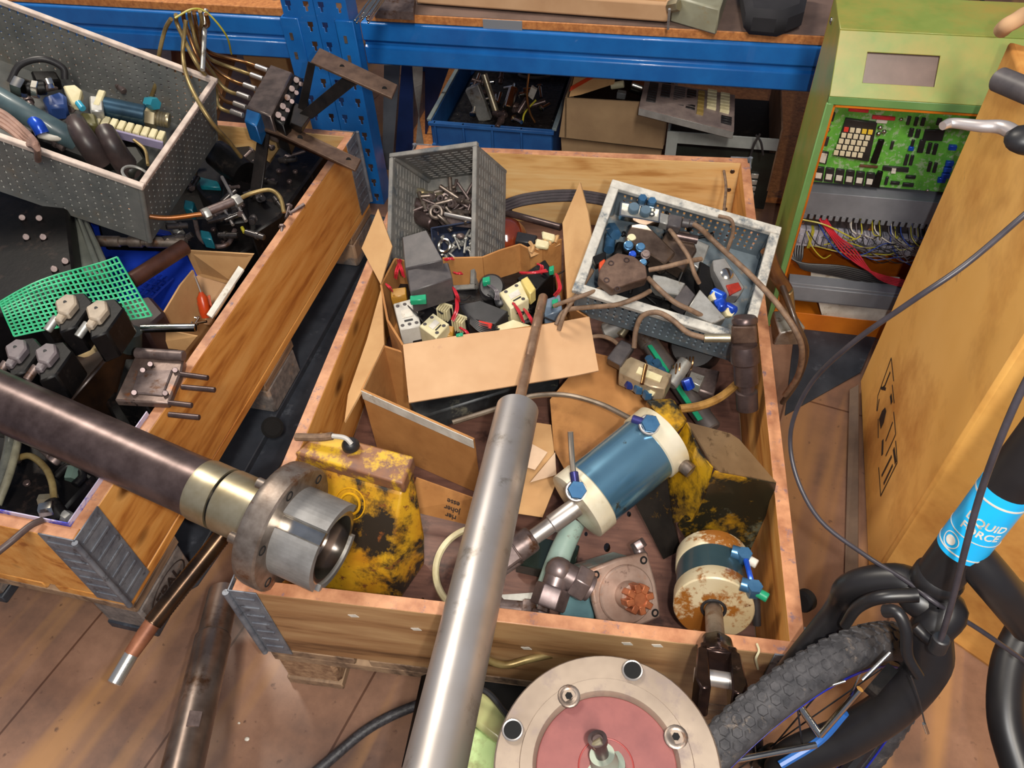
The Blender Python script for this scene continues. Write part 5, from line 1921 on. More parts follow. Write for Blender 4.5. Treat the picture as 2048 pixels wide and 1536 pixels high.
B().cyl(i2(1345, 470, .08), i2(1395, 480, .08), .008).build('valve_tube', steel_dark, rt)
blkM(M2, [(1385, 475), (1420, 490), (1400, 540), (1375, 520)], .06, .03).build('side_block', alu, rt, .002)
# limit switch
rt = thing('limit_switch', 'brown octagonal limit switch with orange side, on the left edge of the wide box', 'switch', i2(1250, 560, .13))
lid = [(1213, 518), (1235, 505), (1268, 512), (1292, 532), (1295, 556), (1225, 578), (1197, 556), (1199, 540)]
blkM(M2, lid, .140, .006).build('lid', brownsteel, rt, .0015)
blkM(M2, lid, .133, .028).build('body', brownsteel, rt, .002)
blkM(M2, [(1198, 524), (1210, 516), (1212, 528), (1200, 545)], .128, .018).build('orange_cap', mat('orange_red_cap', (214, 84, 44), (190, 64, 32), 8, .35), rt, .002)
blkM(M2, [(1185, 512), (1212, 502), (1212, 520), (1192, 530)], .122, .02).build('mount_plate', black, rt, .002)
for (u, v) in ((1222, 526), (1253, 520), (1235, 578), (1213, 560)):
    q = i2(u, v, .1405)
    B().ring(q, n2, .0042, .0012, 16, 6).build('screw', steel_dark, rt)
# cables
for (pts, l_, r) in (
        ([i2(1340, 460, .10), i2(1355, 480, .12), i2(1378, 515, .12), i2(1388, 545, .11), i2(1398, 566, .09)], 'short dusty cable stub running down the middle of the wide grey box', .0042),
        ([i2(1298, 540, .11), i2(1330, 534, .12), i2(1370, 524, .12), i2(1402, 518, .10)], 'short dusty cable stub running right from the limit switch across the wide box', .0045),
        ([P(1205, 575, z=.42), P(1180, 586, z=.43), P(1140, 600, z=.42), P(1108, 612, z=.40)], 'dusty cable from the limit switch to the contactor box, upper one', .0040),
        ([P(1300, 582, z=.43), P(1275, 595, z=.435), P(1230, 610, z=.42), P(1170, 615, z=.40), P(1130, 622, z=.385), P(1112, 650, z=.37)], 'dusty cable curving below the limit switch towards the contactor box, lower one', .0045),
        ([i2(1296, 556, .11), i2(1320, 580, .12), i2(1350, 605, .12), i2(1385, 622, .11), i2(1420, 640, .08)], 'dusty cable with pale sleeve running down right from the limit switch', .0046),
        ([P(1185, 540, z=.43), P(1160, 580, z=.42), P(1130, 625, z=.40), P(1118, 660, z=.37)], 'brown cable hanging between the side flap and the wide grey box', .0042),
        ([i2(1438, 432, .13), i2(1462, 440, .14), i2(1466, 465, .12), i2(1455, 500, .09)], 'thin grey cable over the back rim of the wide grey box', .0035),
        ([P(1448, 342, z=.36), P(1452, 375, z=.37), P(1448, 420, z=.42)], 'thin brown cable climbing the back board behind the wide grey box', .003),
        ([P(1545, 525, z=.40), P(1560, 560, z=.38), P(1590, 640, z=.34), P(1612, 700, z=.28), P(1595, 760, z=.18), P(1565, 805, z=.08)], 'oily brown cable hanging outside the right board of the middle crate', .006)):
    tag(B().tube(pts, r, 10).build('cable', hosebrown if 'oily' not in l_ else mat('oily_cable', (84, 62, 46), (56, 42, 34), 24, .35, coat=.3)), l_, 'cable')
# other parts
tag(blkM(M2, [(1306, 548), (1330, 552), (1372, 566), (1358, 590), (1322, 584), (1306, 565)], .085, .03).build('alloy_bracket', alu, bevel=.002), 'pale alloy bracket in the centre front of the wide grey box', 'bracket')
tag(blkM(M2, [(1372, 568), (1392, 590), (1372, 618), (1345, 600)], .085, .03).build('dark_cube', greydk, bevel=.002), 'dark grey cube right of the pale alloy bracket in the wide box', 'cube')
tag(blkM(M2, [(1400, 578), (1452, 636), (1425, 648), (1372, 622)], .10, .03).build('grey_wedge', alu, bevel=.0015), 'light grey wedge shaped block at the front rim of the wide box', 'block')
tag(blkM(M2, [(1400, 520), (1425, 535), (1432, 590), (1408, 600), (1395, 560)], .07, .03).build('black_relay', black, bevel=.003), 'black oily relay left of the metal sensor with the white disc', 'relay')
rt = thing('metal_sensor', 'grey metal housing with white round disc and red window, right in the wide box', 'sensor', i2(1455, 555, .08))
blkM(M2, [(1425, 520), (1450, 515), (1490, 575), (1478, 592), (1455, 590), (1428, 540)], .095, .03).build('housing', greymet, rt, .002)
q = i2(1454, 548, .095)
B().lathe(q, q + n2 * .004, [(0, .0115), (.002, .0115), (.004, .008)], 26).build('white_disc', chrome, rt)
blkM(M2, [(1452, 570), (1477, 564), (1484, 578), (1460, 590)], .099, .006).build('red_window', mat('dark_red_window', (170, 52, 36), (130, 36, 26), 40, .35), rt, .0008)
rt = thing('blue_fitting_group', 'bright blue push-in fittings with brass plugs in the front right corner of the wide box', 'fitting', i2(1440, 600, .09))
for (u, v, u2, v2, r) in ((1425, 585, 1448, 596, .010), (1432, 610, 1450, 600, .010), (1452, 612, 1470, 622, .0085), (1436, 598, 1445, 618, .008)):
    B().rod(i2(u, v, .09), i2(u2, v2, .10), r, .2, 14).build('blue_fitting', bluefit, rt)
for (u, v) in ((1424, 596), (1452, 628)):
    B().hexn(i2(u, v, .085), i2(u + 8, v - 4, .10), .009).build('brass_plug', cream, rt)
g = 'dark screws scattered in the wide grey box'
scatter(mk('hex_bolt', lambda r: bolt_parts(r, .03, .003, black), '', 'bolt', g), spots(M2, (1240, 440, 1460, 610), .055, 16, 25), 9, g, 'dark oily bolt in the wide grey box')
tag(B().hexn(i2(1222, 455, .05), i2(1232, 470, .07), .012).cyl(i2(1222, 470, .05), i2(1218, 500, .06), .010).build('blue_nut', cyanfit), 'blue-grey nut fitting at the inner left wall of the wide box', 'fitting')

# ================================================================== dark solenoid hanging over the right board
rt = thing('solenoid_valve', 'dark brown solenoid valve with round base resting on the right board of the crate', 'valve', P(1488, 700, z=.36))
c0, c1_ = P(1490, 655, z=.46), P(1490, 690, z=.42)
dn = (P(1492, 770, z=.34) - P(1490, 690, z=.42)).normalized()
B().hexa([P(1462, 690, z=.415), P(1516, 690, z=.415), P(1512, 668, z=.40), P(1466, 668, z=.40), P(1462, 652, z=.455), P(1514, 652, z=.455), P(1512, 640, z=.44), P(1466, 640, z=.44)]).build('coil_block', brownsteel, rt, .005, seg=2)
B().lathe(P(1489, 690, z=.42), P(1493, 778, z=.345), [(0, .021), (.012, .024), (.03, .024), (.034, .020), (.07, .020), (.072, .014), (.085, .014), (.087, .0185), (.12, .0185)], 28).build('valve_body', steel_dark, rt)
B().lathe(P(1489, 645, z=.458), P(1489, 634, z=.466), [(0, .021), (.006, .021), (.010, .018)], 26).build('end_ring', steel_dark, rt)
B().rod(P(1462, 676, z=.425), P(1408, 676, z=.42), .0075).build('gland', brass, rt)
B().tube([P(1410, 676, z=.42), P(1375, 665, z=.42), P(1345, 640, z=.425), P(1315, 625, z=.425), P(1285, 632, z=.41), P(1272, 660, z=.38), P(1268, 695, z=.35)], .0048, 10).build('cable', hosebrown, rt)
# valve assembly with black plug under the wide box
rt = thing('valve_with_plug', 'beige valve block with black square plug and blue fittings under the wide grey box', 'valve', P(1280, 740, z=.30))
B().hexa([P(1213, 728, z=.30), P(1240, 742, z=.30), P(1268, 702, z=.30), P(1240, 690, z=.30), P(1213, 716, z=.345), P(1242, 732, z=.345), P(1270, 692, z=.345), P(1242, 678, z=.345)]).build('black_plug', greydk, rt, .003)
blk([(1240, 725), (1262, 712), (1345, 748), (1330, 778), (1300, 772), (1238, 744)], .325, .035).build('valve_block', mat('beige_valve', (188, 168, 138), (156, 136, 108), 14, .4, .3, bump=.1, spots=((104, 90, 76), 24, .62)), rt, .002)
blk([(1278, 733), (1325, 752), (1320, 764), (1272, 745)], .327, .002).build('type_plate', cream, rt)
for i, (u, v) in enumerate(((1262, 768), (1280, 778), (1298, 790))):
    B().hexn(P(u, v - 8, z=.31), P(u - 3, v + 6, z=.295), .010).build('blue_fitting', cyanfit if i else mat('deep_blue_fitting', (50, 66, 140), None, 5, .3, .4), rt)
    B().hexn(P(u + 8, v - 10, z=.312), P(u + 3, v - 2, z=.305), .008).build('cream_collar', cream, rt)
B().cyl(P(1292, 730, z=.335), P(1284, 768, z=.325), .0035).build('rusty_pin', copper, rt)
B().tube([P(1245, 698, z=.33), P(1225, 680, z=.33), P(1200, 672, z=.33), P(1170, 676, z=.325)], .004).build('cable', hosebrown, rt)
# long grey tube lying diagonally with blue-green strip
rt = thing('grey_tube', 'long grey-brown tube lying diagonally under the wide box with blue-green strip beside it', 'tube', P(1350, 770, z=.2))
B().rod(P(1285, 665, z=.255), P(1425, 860, z=.20), .0185, n=26).build('tube', mat('grey_brown_tube', (118, 110, 106), (92, 84, 82), 12, .35, .4), rt)
B().rod(P(1280, 655, z=.262), P(1300, 690, z=.25), .0195, n=26).build('end_sleeve', steel_old, rt)
B().sheet([P(1295, 692, z=.262), P(1303, 690, z=.262), P(1405, 838, z=.225), P(1396, 842, z=.225)], .003).build('blue_green_strip', greenpl, rt)
for (u, v) in ((1297, 715), (1312, 722), (1300, 732), (1322, 738), (1330, 748)):
    tag(B().hexn(P(u, v, z=.30), P(u + 5, v + 12, z=.285), .008).build('blue_nut', cyanfit), 'small blue-grey fitting on the diagonal grey tube, at %s' % ('its upper end' if v < 720 else 'the black plug side' if v < 725 else 'the left of the cluster' if v < 735 else 'the right of the cluster' if v < 745 else 'the lower end of the cluster'), 'fitting')
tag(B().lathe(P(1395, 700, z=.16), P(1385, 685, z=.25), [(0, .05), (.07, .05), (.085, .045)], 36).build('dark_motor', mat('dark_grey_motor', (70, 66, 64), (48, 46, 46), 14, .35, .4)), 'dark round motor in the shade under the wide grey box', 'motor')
tag(blk([(1378, 728), (1440, 740), (1428, 790), (1370, 770)], .235, .07).build('dark_block', mauve, bevel=.003), 'dark steel block between the grey tube and the right board', 'block')
rt = thing('spring_valve', 'silver spring loaded valve with blue tip between the grey tube and the dark block', 'valve', P(1360, 750, z=.28))
B().rod(P(1340, 770, z=.27), P(1372, 722, z=.29), .014).build('body', alu, rt)
sp_ = []
for i in range(60):
    t = i / 59
    c = P(1345, 745, z=.285).lerp(P(1385, 725, z=.285), t)
    sp_.append(c + V((0, .012 * math.sin(t * 38), .012 * math.cos(t * 38))))
B().tube(sp_, .0018, 5, smooth=False).build('spring', copper, rt)
B().hexn(P(1372, 758, z=.29), P(1380, 778, z=.275), .010).build('blue_tip', bluefit, rt)
tag(blk([(1382, 742), (1410, 752), (1400, 772), (1376, 760)], .262, .02).build('silver_block', alu, bevel=.001), 'small silver square block next to the spring loaded valve', 'block')
tag(B().rod(P(1210, 665, z=.25), P(1245, 648, z=.27), .02).build('pipe_stub', alu), 'light grey pipe stub at the front left under the wide grey box', 'pipe')
tag(B().rod(P(1240, 672, z=.26), P(1252, 655, z=.27), .009).build('brass_stub', brass), 'brass stub right of the light grey pipe stub under the wide grey box', 'fitting')
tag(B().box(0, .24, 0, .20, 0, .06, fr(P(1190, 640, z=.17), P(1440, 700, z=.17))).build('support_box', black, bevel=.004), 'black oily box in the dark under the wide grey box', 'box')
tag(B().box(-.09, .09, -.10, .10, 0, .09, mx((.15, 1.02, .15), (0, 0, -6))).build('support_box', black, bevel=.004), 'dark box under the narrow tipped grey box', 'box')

# ================================================================== contactors and relays in the cardboard box
contg = mat('light_grey_contactor', (212, 208, 200), (186, 182, 174), 20, .4)


def relay(pts, z, h, m_, lab, nm='relay', cat='relay', screws=0, zs=None):
    rt_ = thing(nm, lab, cat, P(pts[0][0], pts[0][1], z=z - h))
    b_ = blk(pts, z, h)
    b_.build('housing', m_, rt_, .0018)
    if screws:
        c = [P(p[0], p[1], z=(p[2] if len(p) > 2 else z)) for p in pts[:4]]
        for i in range(screws):
            for row in (.14, .86):
                t = (i + .5) / screws
                q = c[0].lerp(c[1], t).lerp(c[3].lerp(c[2], t), row)
                B().cyl(q - V((0, 0, .001)), q + V((0, 0, .0006)), .0038, n=12).build('terminal_screw', greydk, rt_)
        q = [c[0].lerp(c[1], s).lerp(c[3].lerp(c[2], s), t) for s, t in ((.25, .35), (.75, .35), (.75, .62), (.25, .62))]
        B().prism([p + V((0, 0, .0002)) for p in q], (0, 0, .0012)).build('label_field', white, rt_)
        q = [c[0].lerp(c[1], s).lerp(c[3].lerp(c[2], s), t) for s, t in ((.3, .70), (.7, .70), (.7, .76), (.3, .76))]
        B().prism([p + V((0, 0, .0002)) for p in q], (0, 0, .0008)).build('vent_slot', blackpl, rt_)
    return rt_


relay([(804, 474, .42), (853, 459, .44), (886, 520, .43), (810, 537, .41)], .42, .06, greydk, 'large dark grey relay cover, highest one at the back left of the contactor box')
relay([(814, 540, .41), (896, 524, .41), (905, 556, .405), (820, 583, .405)], .41, .055, greydk, 'dark grey oblong relay in front of the highest relay cover')
r_ = relay([(786, 607, .335), (829, 595, .335), (842, 652, .33), (800, 660, .33)], .335, .05, contg, 'light grey contactor standing in the left front corner of the contactor box', 'contactor', 'contactor', 3)
r_ = relay([(838, 652, .352), (866, 625, .352), (899, 648, .352), (872, 676, .352)], .352, .045, cream, 'cream contactor tilted at the front left of the contactor box', 'contactor', 'contactor', 2)
r_ = relay([(998, 585, .362), (1041, 560, .367), (1058, 598, .36), (1021, 618, .358)], .362, .05, cream, 'cream contactor in the middle right of the contactor box, beside the yellow relay', 'contactor', 'contactor', 2)
relay([(1041, 559, .375), (1055, 551, .375), (1072, 577, .37), (1060, 588, .37)], .375, .03, mat('pale_yellow_relay', (232, 214, 140), (214, 192, 112), 12, .35), 'pale yellow slim relay on the cream contactor')
relay([(916, 610, .35), (960, 600, .355), (1017, 622, .35), (990, 648, .345), (934, 636, .345)], .35, .05, blackpl, 'black flat relay in the middle front of the contactor box')
relay([(1033, 556, .36), (1090, 518, .37), (1108, 545, .365), (1062, 590, .355)], .36, .06, black, 'black relay behind the pale yellow relay, by the torn edge')
relay([(990, 652, .345), (1026, 638, .345), (1062, 650, .34), (1040, 672, .335), (995, 670, .335)], .345, .04, cream, 'cream contactor half hidden behind the front flap of the contactor box', 'contactor', 'contactor')
relay([(886, 648, .335), (908, 652, .335), (905, 672, .33), (884, 672, .33)], .34, .04, mat('ochre_relay', (196, 150, 60), (170, 120, 40), 12, .4), 'ochre relay between the cream contactor and the front flap')
relay([(780, 577, .345), (812, 573, .35), (812, 590, .345), (782, 595, .345)], .345, .03, mat('ochre_relay_b', (190, 144, 56), (166, 118, 40), 12, .4), 'ochre relay above the light grey contactor at the left')
relay([(1085, 600, .345), (1120, 588, .35), (1125, 620, .345), (1090, 632, .34)], .345, .04, mat('blue_grey_plug', (120, 140, 160), (96, 112, 130), 14, .3), 'blue-grey plug housing at the right end of the contactor box', 'plug', 'plug')
rt = thing('round_relay', 'black round timer relay with curved wires in the middle of the contactor box', 'relay', P(985, 575, z=.31))
B().lathe(P(985, 585, z=.30), P(982, 566, z=.37), [(0, .026), (.055, .026), (.06, .022), (.0605, .010)], 28).build('drum', blackpl, rt)
B().lathe(P(1000, 605, z=.34), P(998, 598, z=.362), [(0, .010), (.012, .010), (.014, .007)], 20).build('knob', blackpl, rt)
for i in range(3):
    B().tube([P(975 + 4 * i, 570, z=.372), P(990 + 3 * i, 582, z=.378), P(990 + i * 4, 600, z=.365)], .0014, 5).build('wire', greyw, rt)
# comb terminals
for (u, v, l_) in ((880, 605, 'cream comb terminal left of the black flat relay, upper one'), (910, 628, 'cream comb terminal left of the black flat relay, lower one')):
    rt = thing('comb_terminal', l_, 'terminal', P(u, v, z=.33))
    Mq = fr(P(u, v, z=.345), P(u + 26, v + 8, z=.345))
    b_ = B(Mq)
    b_.box(0, .026, 0, .004, -.03, 0)
    for i in range(5):
        b_.box(.001 + i * .0052, .0038 + i * .0052, -.018, .0, -.028, 0)
    b_.build('comb_body', cream, rt, .0006)
    B(Mq).box(-.001, .027, -.006, -.002, -.034, -.004).build('dark_core', black, rt)
rt = thing('red_terminal', 'red terminal block below the black flat relay with a bundle of dark wires', 'terminal', P(965, 648, z=.33))
blk([(957, 640), (985, 646), (982, 656), (957, 651)], .352, .02).build('red_body', mat('red_terminal_plastic', (214, 66, 50), (190, 44, 36), 10, .35), rt, .001)
for i in range(6):
    B().tube([P(940, 632 + i * 3, z=.348), P(958, 645 + i * 3.5, z=.352), P(980, 652 + i * 3.5, z=.35), P(1000, 655 + i * 3.5, z=.34)], .0016, 5).build('wire', blackw, rt)
for (u, v, w_, h_, l_) in ((820, 588, 32, 13, 'green clip on the dark grey oblong relay'), (965, 552, 15, 12, 'green clip above the black round timer relay'), (1098, 530, 10, 12, 'green clip at the back right of the contactor box'), (912, 664, 14, 8, 'green clip peeking out at the front flap'), (1104, 596, 12, 12, 'green clip on the blue-grey plug housing')):
    z_ = .395 if u == 820 else .375
    tag(blk([(u, v + 3), (u + w_, v), (u + w_, v + h_ - 2), (u, v + h_)], z_, .012).build('green_clip', greenpl, bevel=.001), l_, 'clip')
WR = [((795, 520, .37), (800, 535, .385), (806, 552, .37), 'left of the highest relay cover'), ((800, 519, .37), (792, 540, .38), (790, 555, .36), 'leftmost, curling beside the box wall'),
      ((906, 575, .385), (912, 590, .39), (916, 600, .37), 'right of the oblong relay, upper'), ((912, 596, .37), (912, 618, .375), (904, 640, .36), 'between the two comb terminals'),
      ((1040, 545, .375), (1065, 545, .39), (1092, 540, .38), 'over the black relay at the back right'), ((1026, 606, .365), (1036, 622, .37), (1045, 642, .35), 'below the cream contactor in the middle'),
      ((1048, 618, .35), (1058, 634, .36), (1066, 650, .345), 'next to the polished rod'), ((1112, 548, .37), (1118, 575, .38), (1108, 590, .36), 'at the right end of the box'),
      ((889, 519, .385), (897, 517, .39), (905, 516, .385), 'at the top left of the back wall'), ((920, 655, .345), (930, 662, .35), (938, 672, .34), 'by the front flap'),
      ((772, 568, .37), (777, 574, .37), (782, 580, .355), 'at the left fold of the box'), ((908, 545, .37), (915, 547, .375), (922, 545, .37), 'against the back wall'), ((1075, 528, .38), (1082, 532, .385), (1080, 545, .37), 'at the back right clip')]
for i, (a, b_, c, l_) in enumerate(WR):
    o = B().tube([P(a[0], a[1], z=a[2]), P(b_[0], b_[1], z=b_[2]), P(c[0], c[1], z=c[2])], .0022, 6)
    o.tube([P(a[0] + 3, a[1] + 2, z=a[2]), P(b_[0] + 4, b_[1] + 1, z=b_[2]), P(c[0] + 3, c[1] + 3, z=c[2])], .0018, 6)
    tag(o.build('red_wire', redw), 'red wire pair in the contactor box, ' + l_, 'wire')
o = B()
for i in range(16):
    r_ = random.Random(i)
    u, v = r_.uniform(795, 1110), r_.uniform(560, 645)
    o.tube([P(u, v, z=.325), P(u + r_.uniform(-20, 20), v + r_.uniform(-12, 12), z=.34), P(u + r_.uniform(-40, 40), v + r_.uniform(-25, 20), z=.33)], .0018, 5)
o = o.build('wire_tangle', blackw)
o['kind'] = 'stuff'
tag(o, 'tangle of thin black wires between the relays in the contactor box', 'wires')
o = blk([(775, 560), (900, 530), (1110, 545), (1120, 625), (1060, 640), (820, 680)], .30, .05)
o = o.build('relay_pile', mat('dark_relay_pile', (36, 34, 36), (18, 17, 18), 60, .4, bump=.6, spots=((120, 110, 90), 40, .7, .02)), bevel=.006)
o['kind'] = 'stuff'
tag(o, 'dark pile of further relays filling the bottom of the contactor box', 'relays')
# ================================================================== things in the largest grey box
def i3(u, v, h):
    return inb(M3, u, v, h)


n3 = M3.to_3x3() @ V((0, 0, 1))
rt = thing('thick_hose', 'thick blue-grey hose lying in the largest grey box with black socket', 'hose', i3(60, 230, .05))
B().tube([i3(-60, 165, .12), i3(0, 198, .12), i3(60, 232, .115), i3(115, 262, .10), i3(150, 280, .08)], .023, 20).build('hose', mat('blue_grey_hose', (88, 108, 112), (62, 80, 86), 10, .4, coat=.2), rt)
rt = thing('quick_coupling', 'bright silver and black quick coupling at the upper left of the largest grey box', 'coupling', i3(60, 170, .12))
B().hexn(i3(30, 170, .12), i3(52, 178, .12), .022).build('hex_body', chrome, rt)
B().rod(i3(52, 178, .12), i3(92, 176, .12), .014).build('body', black, rt)
B().hexn(i3(64, 178, .12), i3(78, 180, .12), .018).build('middle_nut', chrome, rt)
B().hexn(i3(92, 166, .12), i3(105, 164, .12), .012).build('end_nut', chrome, rt)
rt = thing('small_cylinder', 'blue-black cylinder with brass hex end in the largest grey box', 'cylinder', i3(260, 225, .06))
a, b_ = i3(206, 214, .08), i3(293, 232, .08)
B().rod(a, b_, .023, .1, 28).build('barrel', mat('blue_black_tube', (70, 104, 128), (44, 66, 82), 8, .25, .6, coat=.3), rt)
ax = (b_ - a).normalized()
B().hexn(b_, b_ + ax * .022, .025).build('hex_end', brass, rt)
B().lathe(b_ + ax * .022, b_ + ax * .05, [(0, .016), (.003, .017), (.006, .0155), (.009, .017), (.012, .0155), (.015, .017), (.018, .0155), (.021, .017), (.026, .016)], 20).build('threaded_end', brass, rt)
b2 = B()
b2.box(-.012, .004, -.026, .026, -.026, .026, fr(a, b_, n3))
b2.build('end_flange', cream, rt, .003)
B().hexn(i3(296, 205, .10), i3(312, 208, .115), .014).build('teal_fitting', mat('teal_fitting', (50, 140, 160), (34, 110, 130), 8, .3), rt)
rt = thing('flanged_valve', 'cream metal flange on a royal blue body in the middle of the largest grey box', 'valve', i3(120, 200, .08))
blkM(M3, [(125, 170), (150, 168), (165, 180), (158, 208), (143, 206)], .11, .02).build('flange_plate', cream, rt, .003)
blkM(M3, [(82, 192), (120, 180), (132, 190), (134, 212), (95, 214)], .10, .04).build('blue_body', mat('royal_blue_body', (62, 92, 160), (42, 66, 120), 8, .35), rt, .006)
B().rod(i3(156, 205, .115), i3(166, 218, .115), .007).build('teal_pin', mat('teal_pin', (60, 160, 190), None, 8, .3), rt)
tag(blkM(M3, [(178, 190), (205, 192), (207, 222), (180, 222)], .105, .03).build('steel_block', alu, bevel=.003), 'pale steel block with hole left of the blue-black cylinder in the largest grey box', 'block')
b_ = B()
b_.tube([i3(20, 165, .07), i3(40, 130, .10), i3(85, 118, .115), i3(125, 135, .10), i3(130, 158, .08)], .007, 10)
tag(b_.build('black_loop', blackw), 'black rubber loop standing against the back wall of the largest grey box', 'rubber loop')
tag(blkM(M3, [(60, 140), (110, 140), (122, 160), (70, 162)], .07, .03).build('dark_cover', black, bevel=.004), 'dark cover inside the black rubber loop', 'cover')
rt = thing('terminal_row', 'cream plastic terminal row with violet-grey edge in front of the blue-black cylinder', 'terminal', i3(240, 260, .06))
b_ = B(fr(i3(188, 244, .07), i3(298, 272, .07), n3))
for i in range(9):
    b_.box(.002 + i * .0165, .016 + i * .0165, -.014, .014, -.01, .014)
b_.build('terminal_blocks', cream, rt, .002)
B(fr(i3(188, 244, .07), i3(298, 272, .07), n3)).box(0, .15, -.020, -.014, -.012, .010).build('side_rail', mat('violet_grey', (170, 160, 190), (140, 130, 160), 10, .4), rt, .001)
rt = thing('connector_boot', 'dark brown rubber connector boots side by side at the front of the largest grey box', 'connector', i3(180, 280, .05))
B().tube([i3(152, 245, .10), i3(160, 262, .11), i3(178, 290, .10), i3(200, 320, .06)], [.020, .026], 18).build('left_boot', mat('rubber_boot', (74, 60, 58), (50, 42, 42), 12, .4), rt)
B().tube([i3(210, 262, .10), i3(222, 285, .10), i3(240, 315, .07), i3(262, 345, .03)], [.020, .026], 18).build('right_boot', mat('rubber_boot_b', (78, 62, 60), (50, 42, 42), 12, .4), rt)
tag(blkM(M3, [(225, 290), (275, 290), (292, 318), (262, 345), (225, 325)], .06, .03).build('dark_housing', mat('olive_black', (52, 52, 44), (36, 36, 32), 10, .4), bevel=.006), 'olive black housing in the front right corner of the largest grey box', 'housing')
tag(blkM(M3, [(160, 222), (190, 226), (196, 250), (168, 248)], .10, .03).build('olive_fitting', mat('olive', (110, 104, 60), (84, 80, 48), 20, .4), bevel=.004), 'small olive fitting between the flanged valve and the terminal row', 'fitting')
b_ = B()
for k in range(4):
    b_.tube([i3(-40, 205 + k * 9, .12), i3(10, 228 + k * 9, .13), i3(50, 262 + k * 8, .15), P(72, 288 + k * 2, z=.62 - .0 * k), P(76, 320, z=.56)], .006, 8)
tag(b_.build('cable_bundle', mat('dusty_pink_cable', (176, 140, 124), (140, 108, 96), 20, .5)), 'bundle of dusty pinkish cables running over the front rim of the largest grey box', 'cables')
tag(B().tube([i3(60, 235, .11), i3(75, 250, .12), i3(85, 268, .11)], .014, 12).build('blue_sleeve', bluefit), 'crumpled bright blue sleeve beside the thick hose', 'sleeve')
tag(B().tube([i3(78, 268, .10), i3(110, 274, .10), i3(150, 268, .10)], .009, 12).build('white_cable', white), 'short off-white cable between blue sleeve and left rubber boot', 'cable')
tag(B().ring(i3(272, 350, .12), n3 + V((.3, .3, 0)), .026, .003, 30, 6).build('wire_loop', alu), 'pale wire loop at the front right corner of the largest grey box', 'wire')
tag(B().tube([i3(268, 280, .08), i3(290, 300, .09), i3(296, 330, .10)], .0035, 8).build('yellow_wire', pipe_m), 'yellow-brown wire at the right side of the largest grey box', 'wire')
tag(blkM(M3, [(40, 210), (150, 225), (280, 265), (290, 310), (200, 330), (40, 270)], .035, .03).build('scrap_parts', black, bevel=.006), 'black oily parts covering the bottom of the largest grey box', 'parts')

# ================================================================== left crate: dark heap
xmap = [
    ([(0, 285), (92, 288), (118, 330), (135, 430), (150, 560), (60, 620), (-60, 640), (-60, 300)], .43, .28, 'tall oily black control block with bright screws at the far left of the left crate'),
    ([(395, 300), (500, 290), (560, 340), (540, 400), (430, 420), (390, 370)], .30, .14, 'oily black machine block right below the corner of the largest grey box'),
    ([(560, 290), (630, 262), (655, 300), (560, 432), (500, 470), (490, 400)], .325, .18, 'long oily black box along the right board of the left crate, under the brown bars'),
    ([(350, 440), (470, 430), (520, 480), (470, 515), (380, 505)], .27, .12, 'oily black block above the tan cardboard box in the left crate'),
    ([(450, 350), (520, 370), (500, 440), (430, 450)], .32, .10, 'oily black valve body crossed by the thin bright rods'),
    ([(60, 720), (235, 610), (262, 660), (140, 800)], .33, .17, 'dark brown manifold bar carrying the solenoids in the left crate'),
    ([(-60, 860), (60, 880), (190, 950), (110, 1040), (-60, 1010)], .315, .16, 'flat black cover in the front corner of the left crate'),
    ([(-80, 600), (20, 640), (60, 700), (-80, 720)], .30, .14, 'black block at the left edge below the green mesh'),
    ([(-420, 500), (-80, 480), (-80, 900), (-420, 900)], .27, .11, 'wide oily black machine base filling the hidden left part of the left crate'),
    ([(190, 770), (330, 810), (370, 845), (240, 860)], .26, .10, 'black block in the shade below the stud plate'),
]
heapx = 0
heap = mat('oily_black_block', (20, 17, 17), (10, 9, 10), 26, .45, 0, bump=.3, spots=((44, 34, 30), 24, .64))
heap.node_tree.nodes['Principled BSDF'].inputs['Specular IOR Level'].default_value = 0.25
for i, (pts, z, h, l_) in enumerate(xmap):
    m_ = heap if i != 5 else mat('brown_black_manifold', (70, 46, 30), (34, 28, 26), 12, .3, .3, bump=.1, coat=.3)
    b_ = blk(pts, z, h)
    rt = thing('machine_block', l_, 'machine part', P(sum(p[0] for p in pts) / len(pts), sum(p[1] for p in pts) / len(pts), z=z - h))
    b_.build('block_body', m_, rt, .005)
    if i == 0:
        for (u, v) in ((76, 340), (80, 360), (85, 384), (44, 435), (78, 436), (52, 474), (86, 474), (108, 538), (130, 522)):
            B().rod(P(u, v, z=.43), P(u, v, z=.437), .0065, n=12).build('screw_head', mauve, rt)
    elif i in (1, 2, 3, 4, 6):
        c = sum((P(p[0], p[1], z=z) for p in pts), V((0, 0, 0))) / len(pts)
        for k in range(4):
            t = math.pi / 4 + k * math.pi / 2
            B().rod(c + V((.03 * math.cos(t), .03 * math.sin(t), 0)), c + V((.03 * math.cos(t), .03 * math.sin(t), .006)), .006, n=12).build('screw_head', steel_dark, rt)
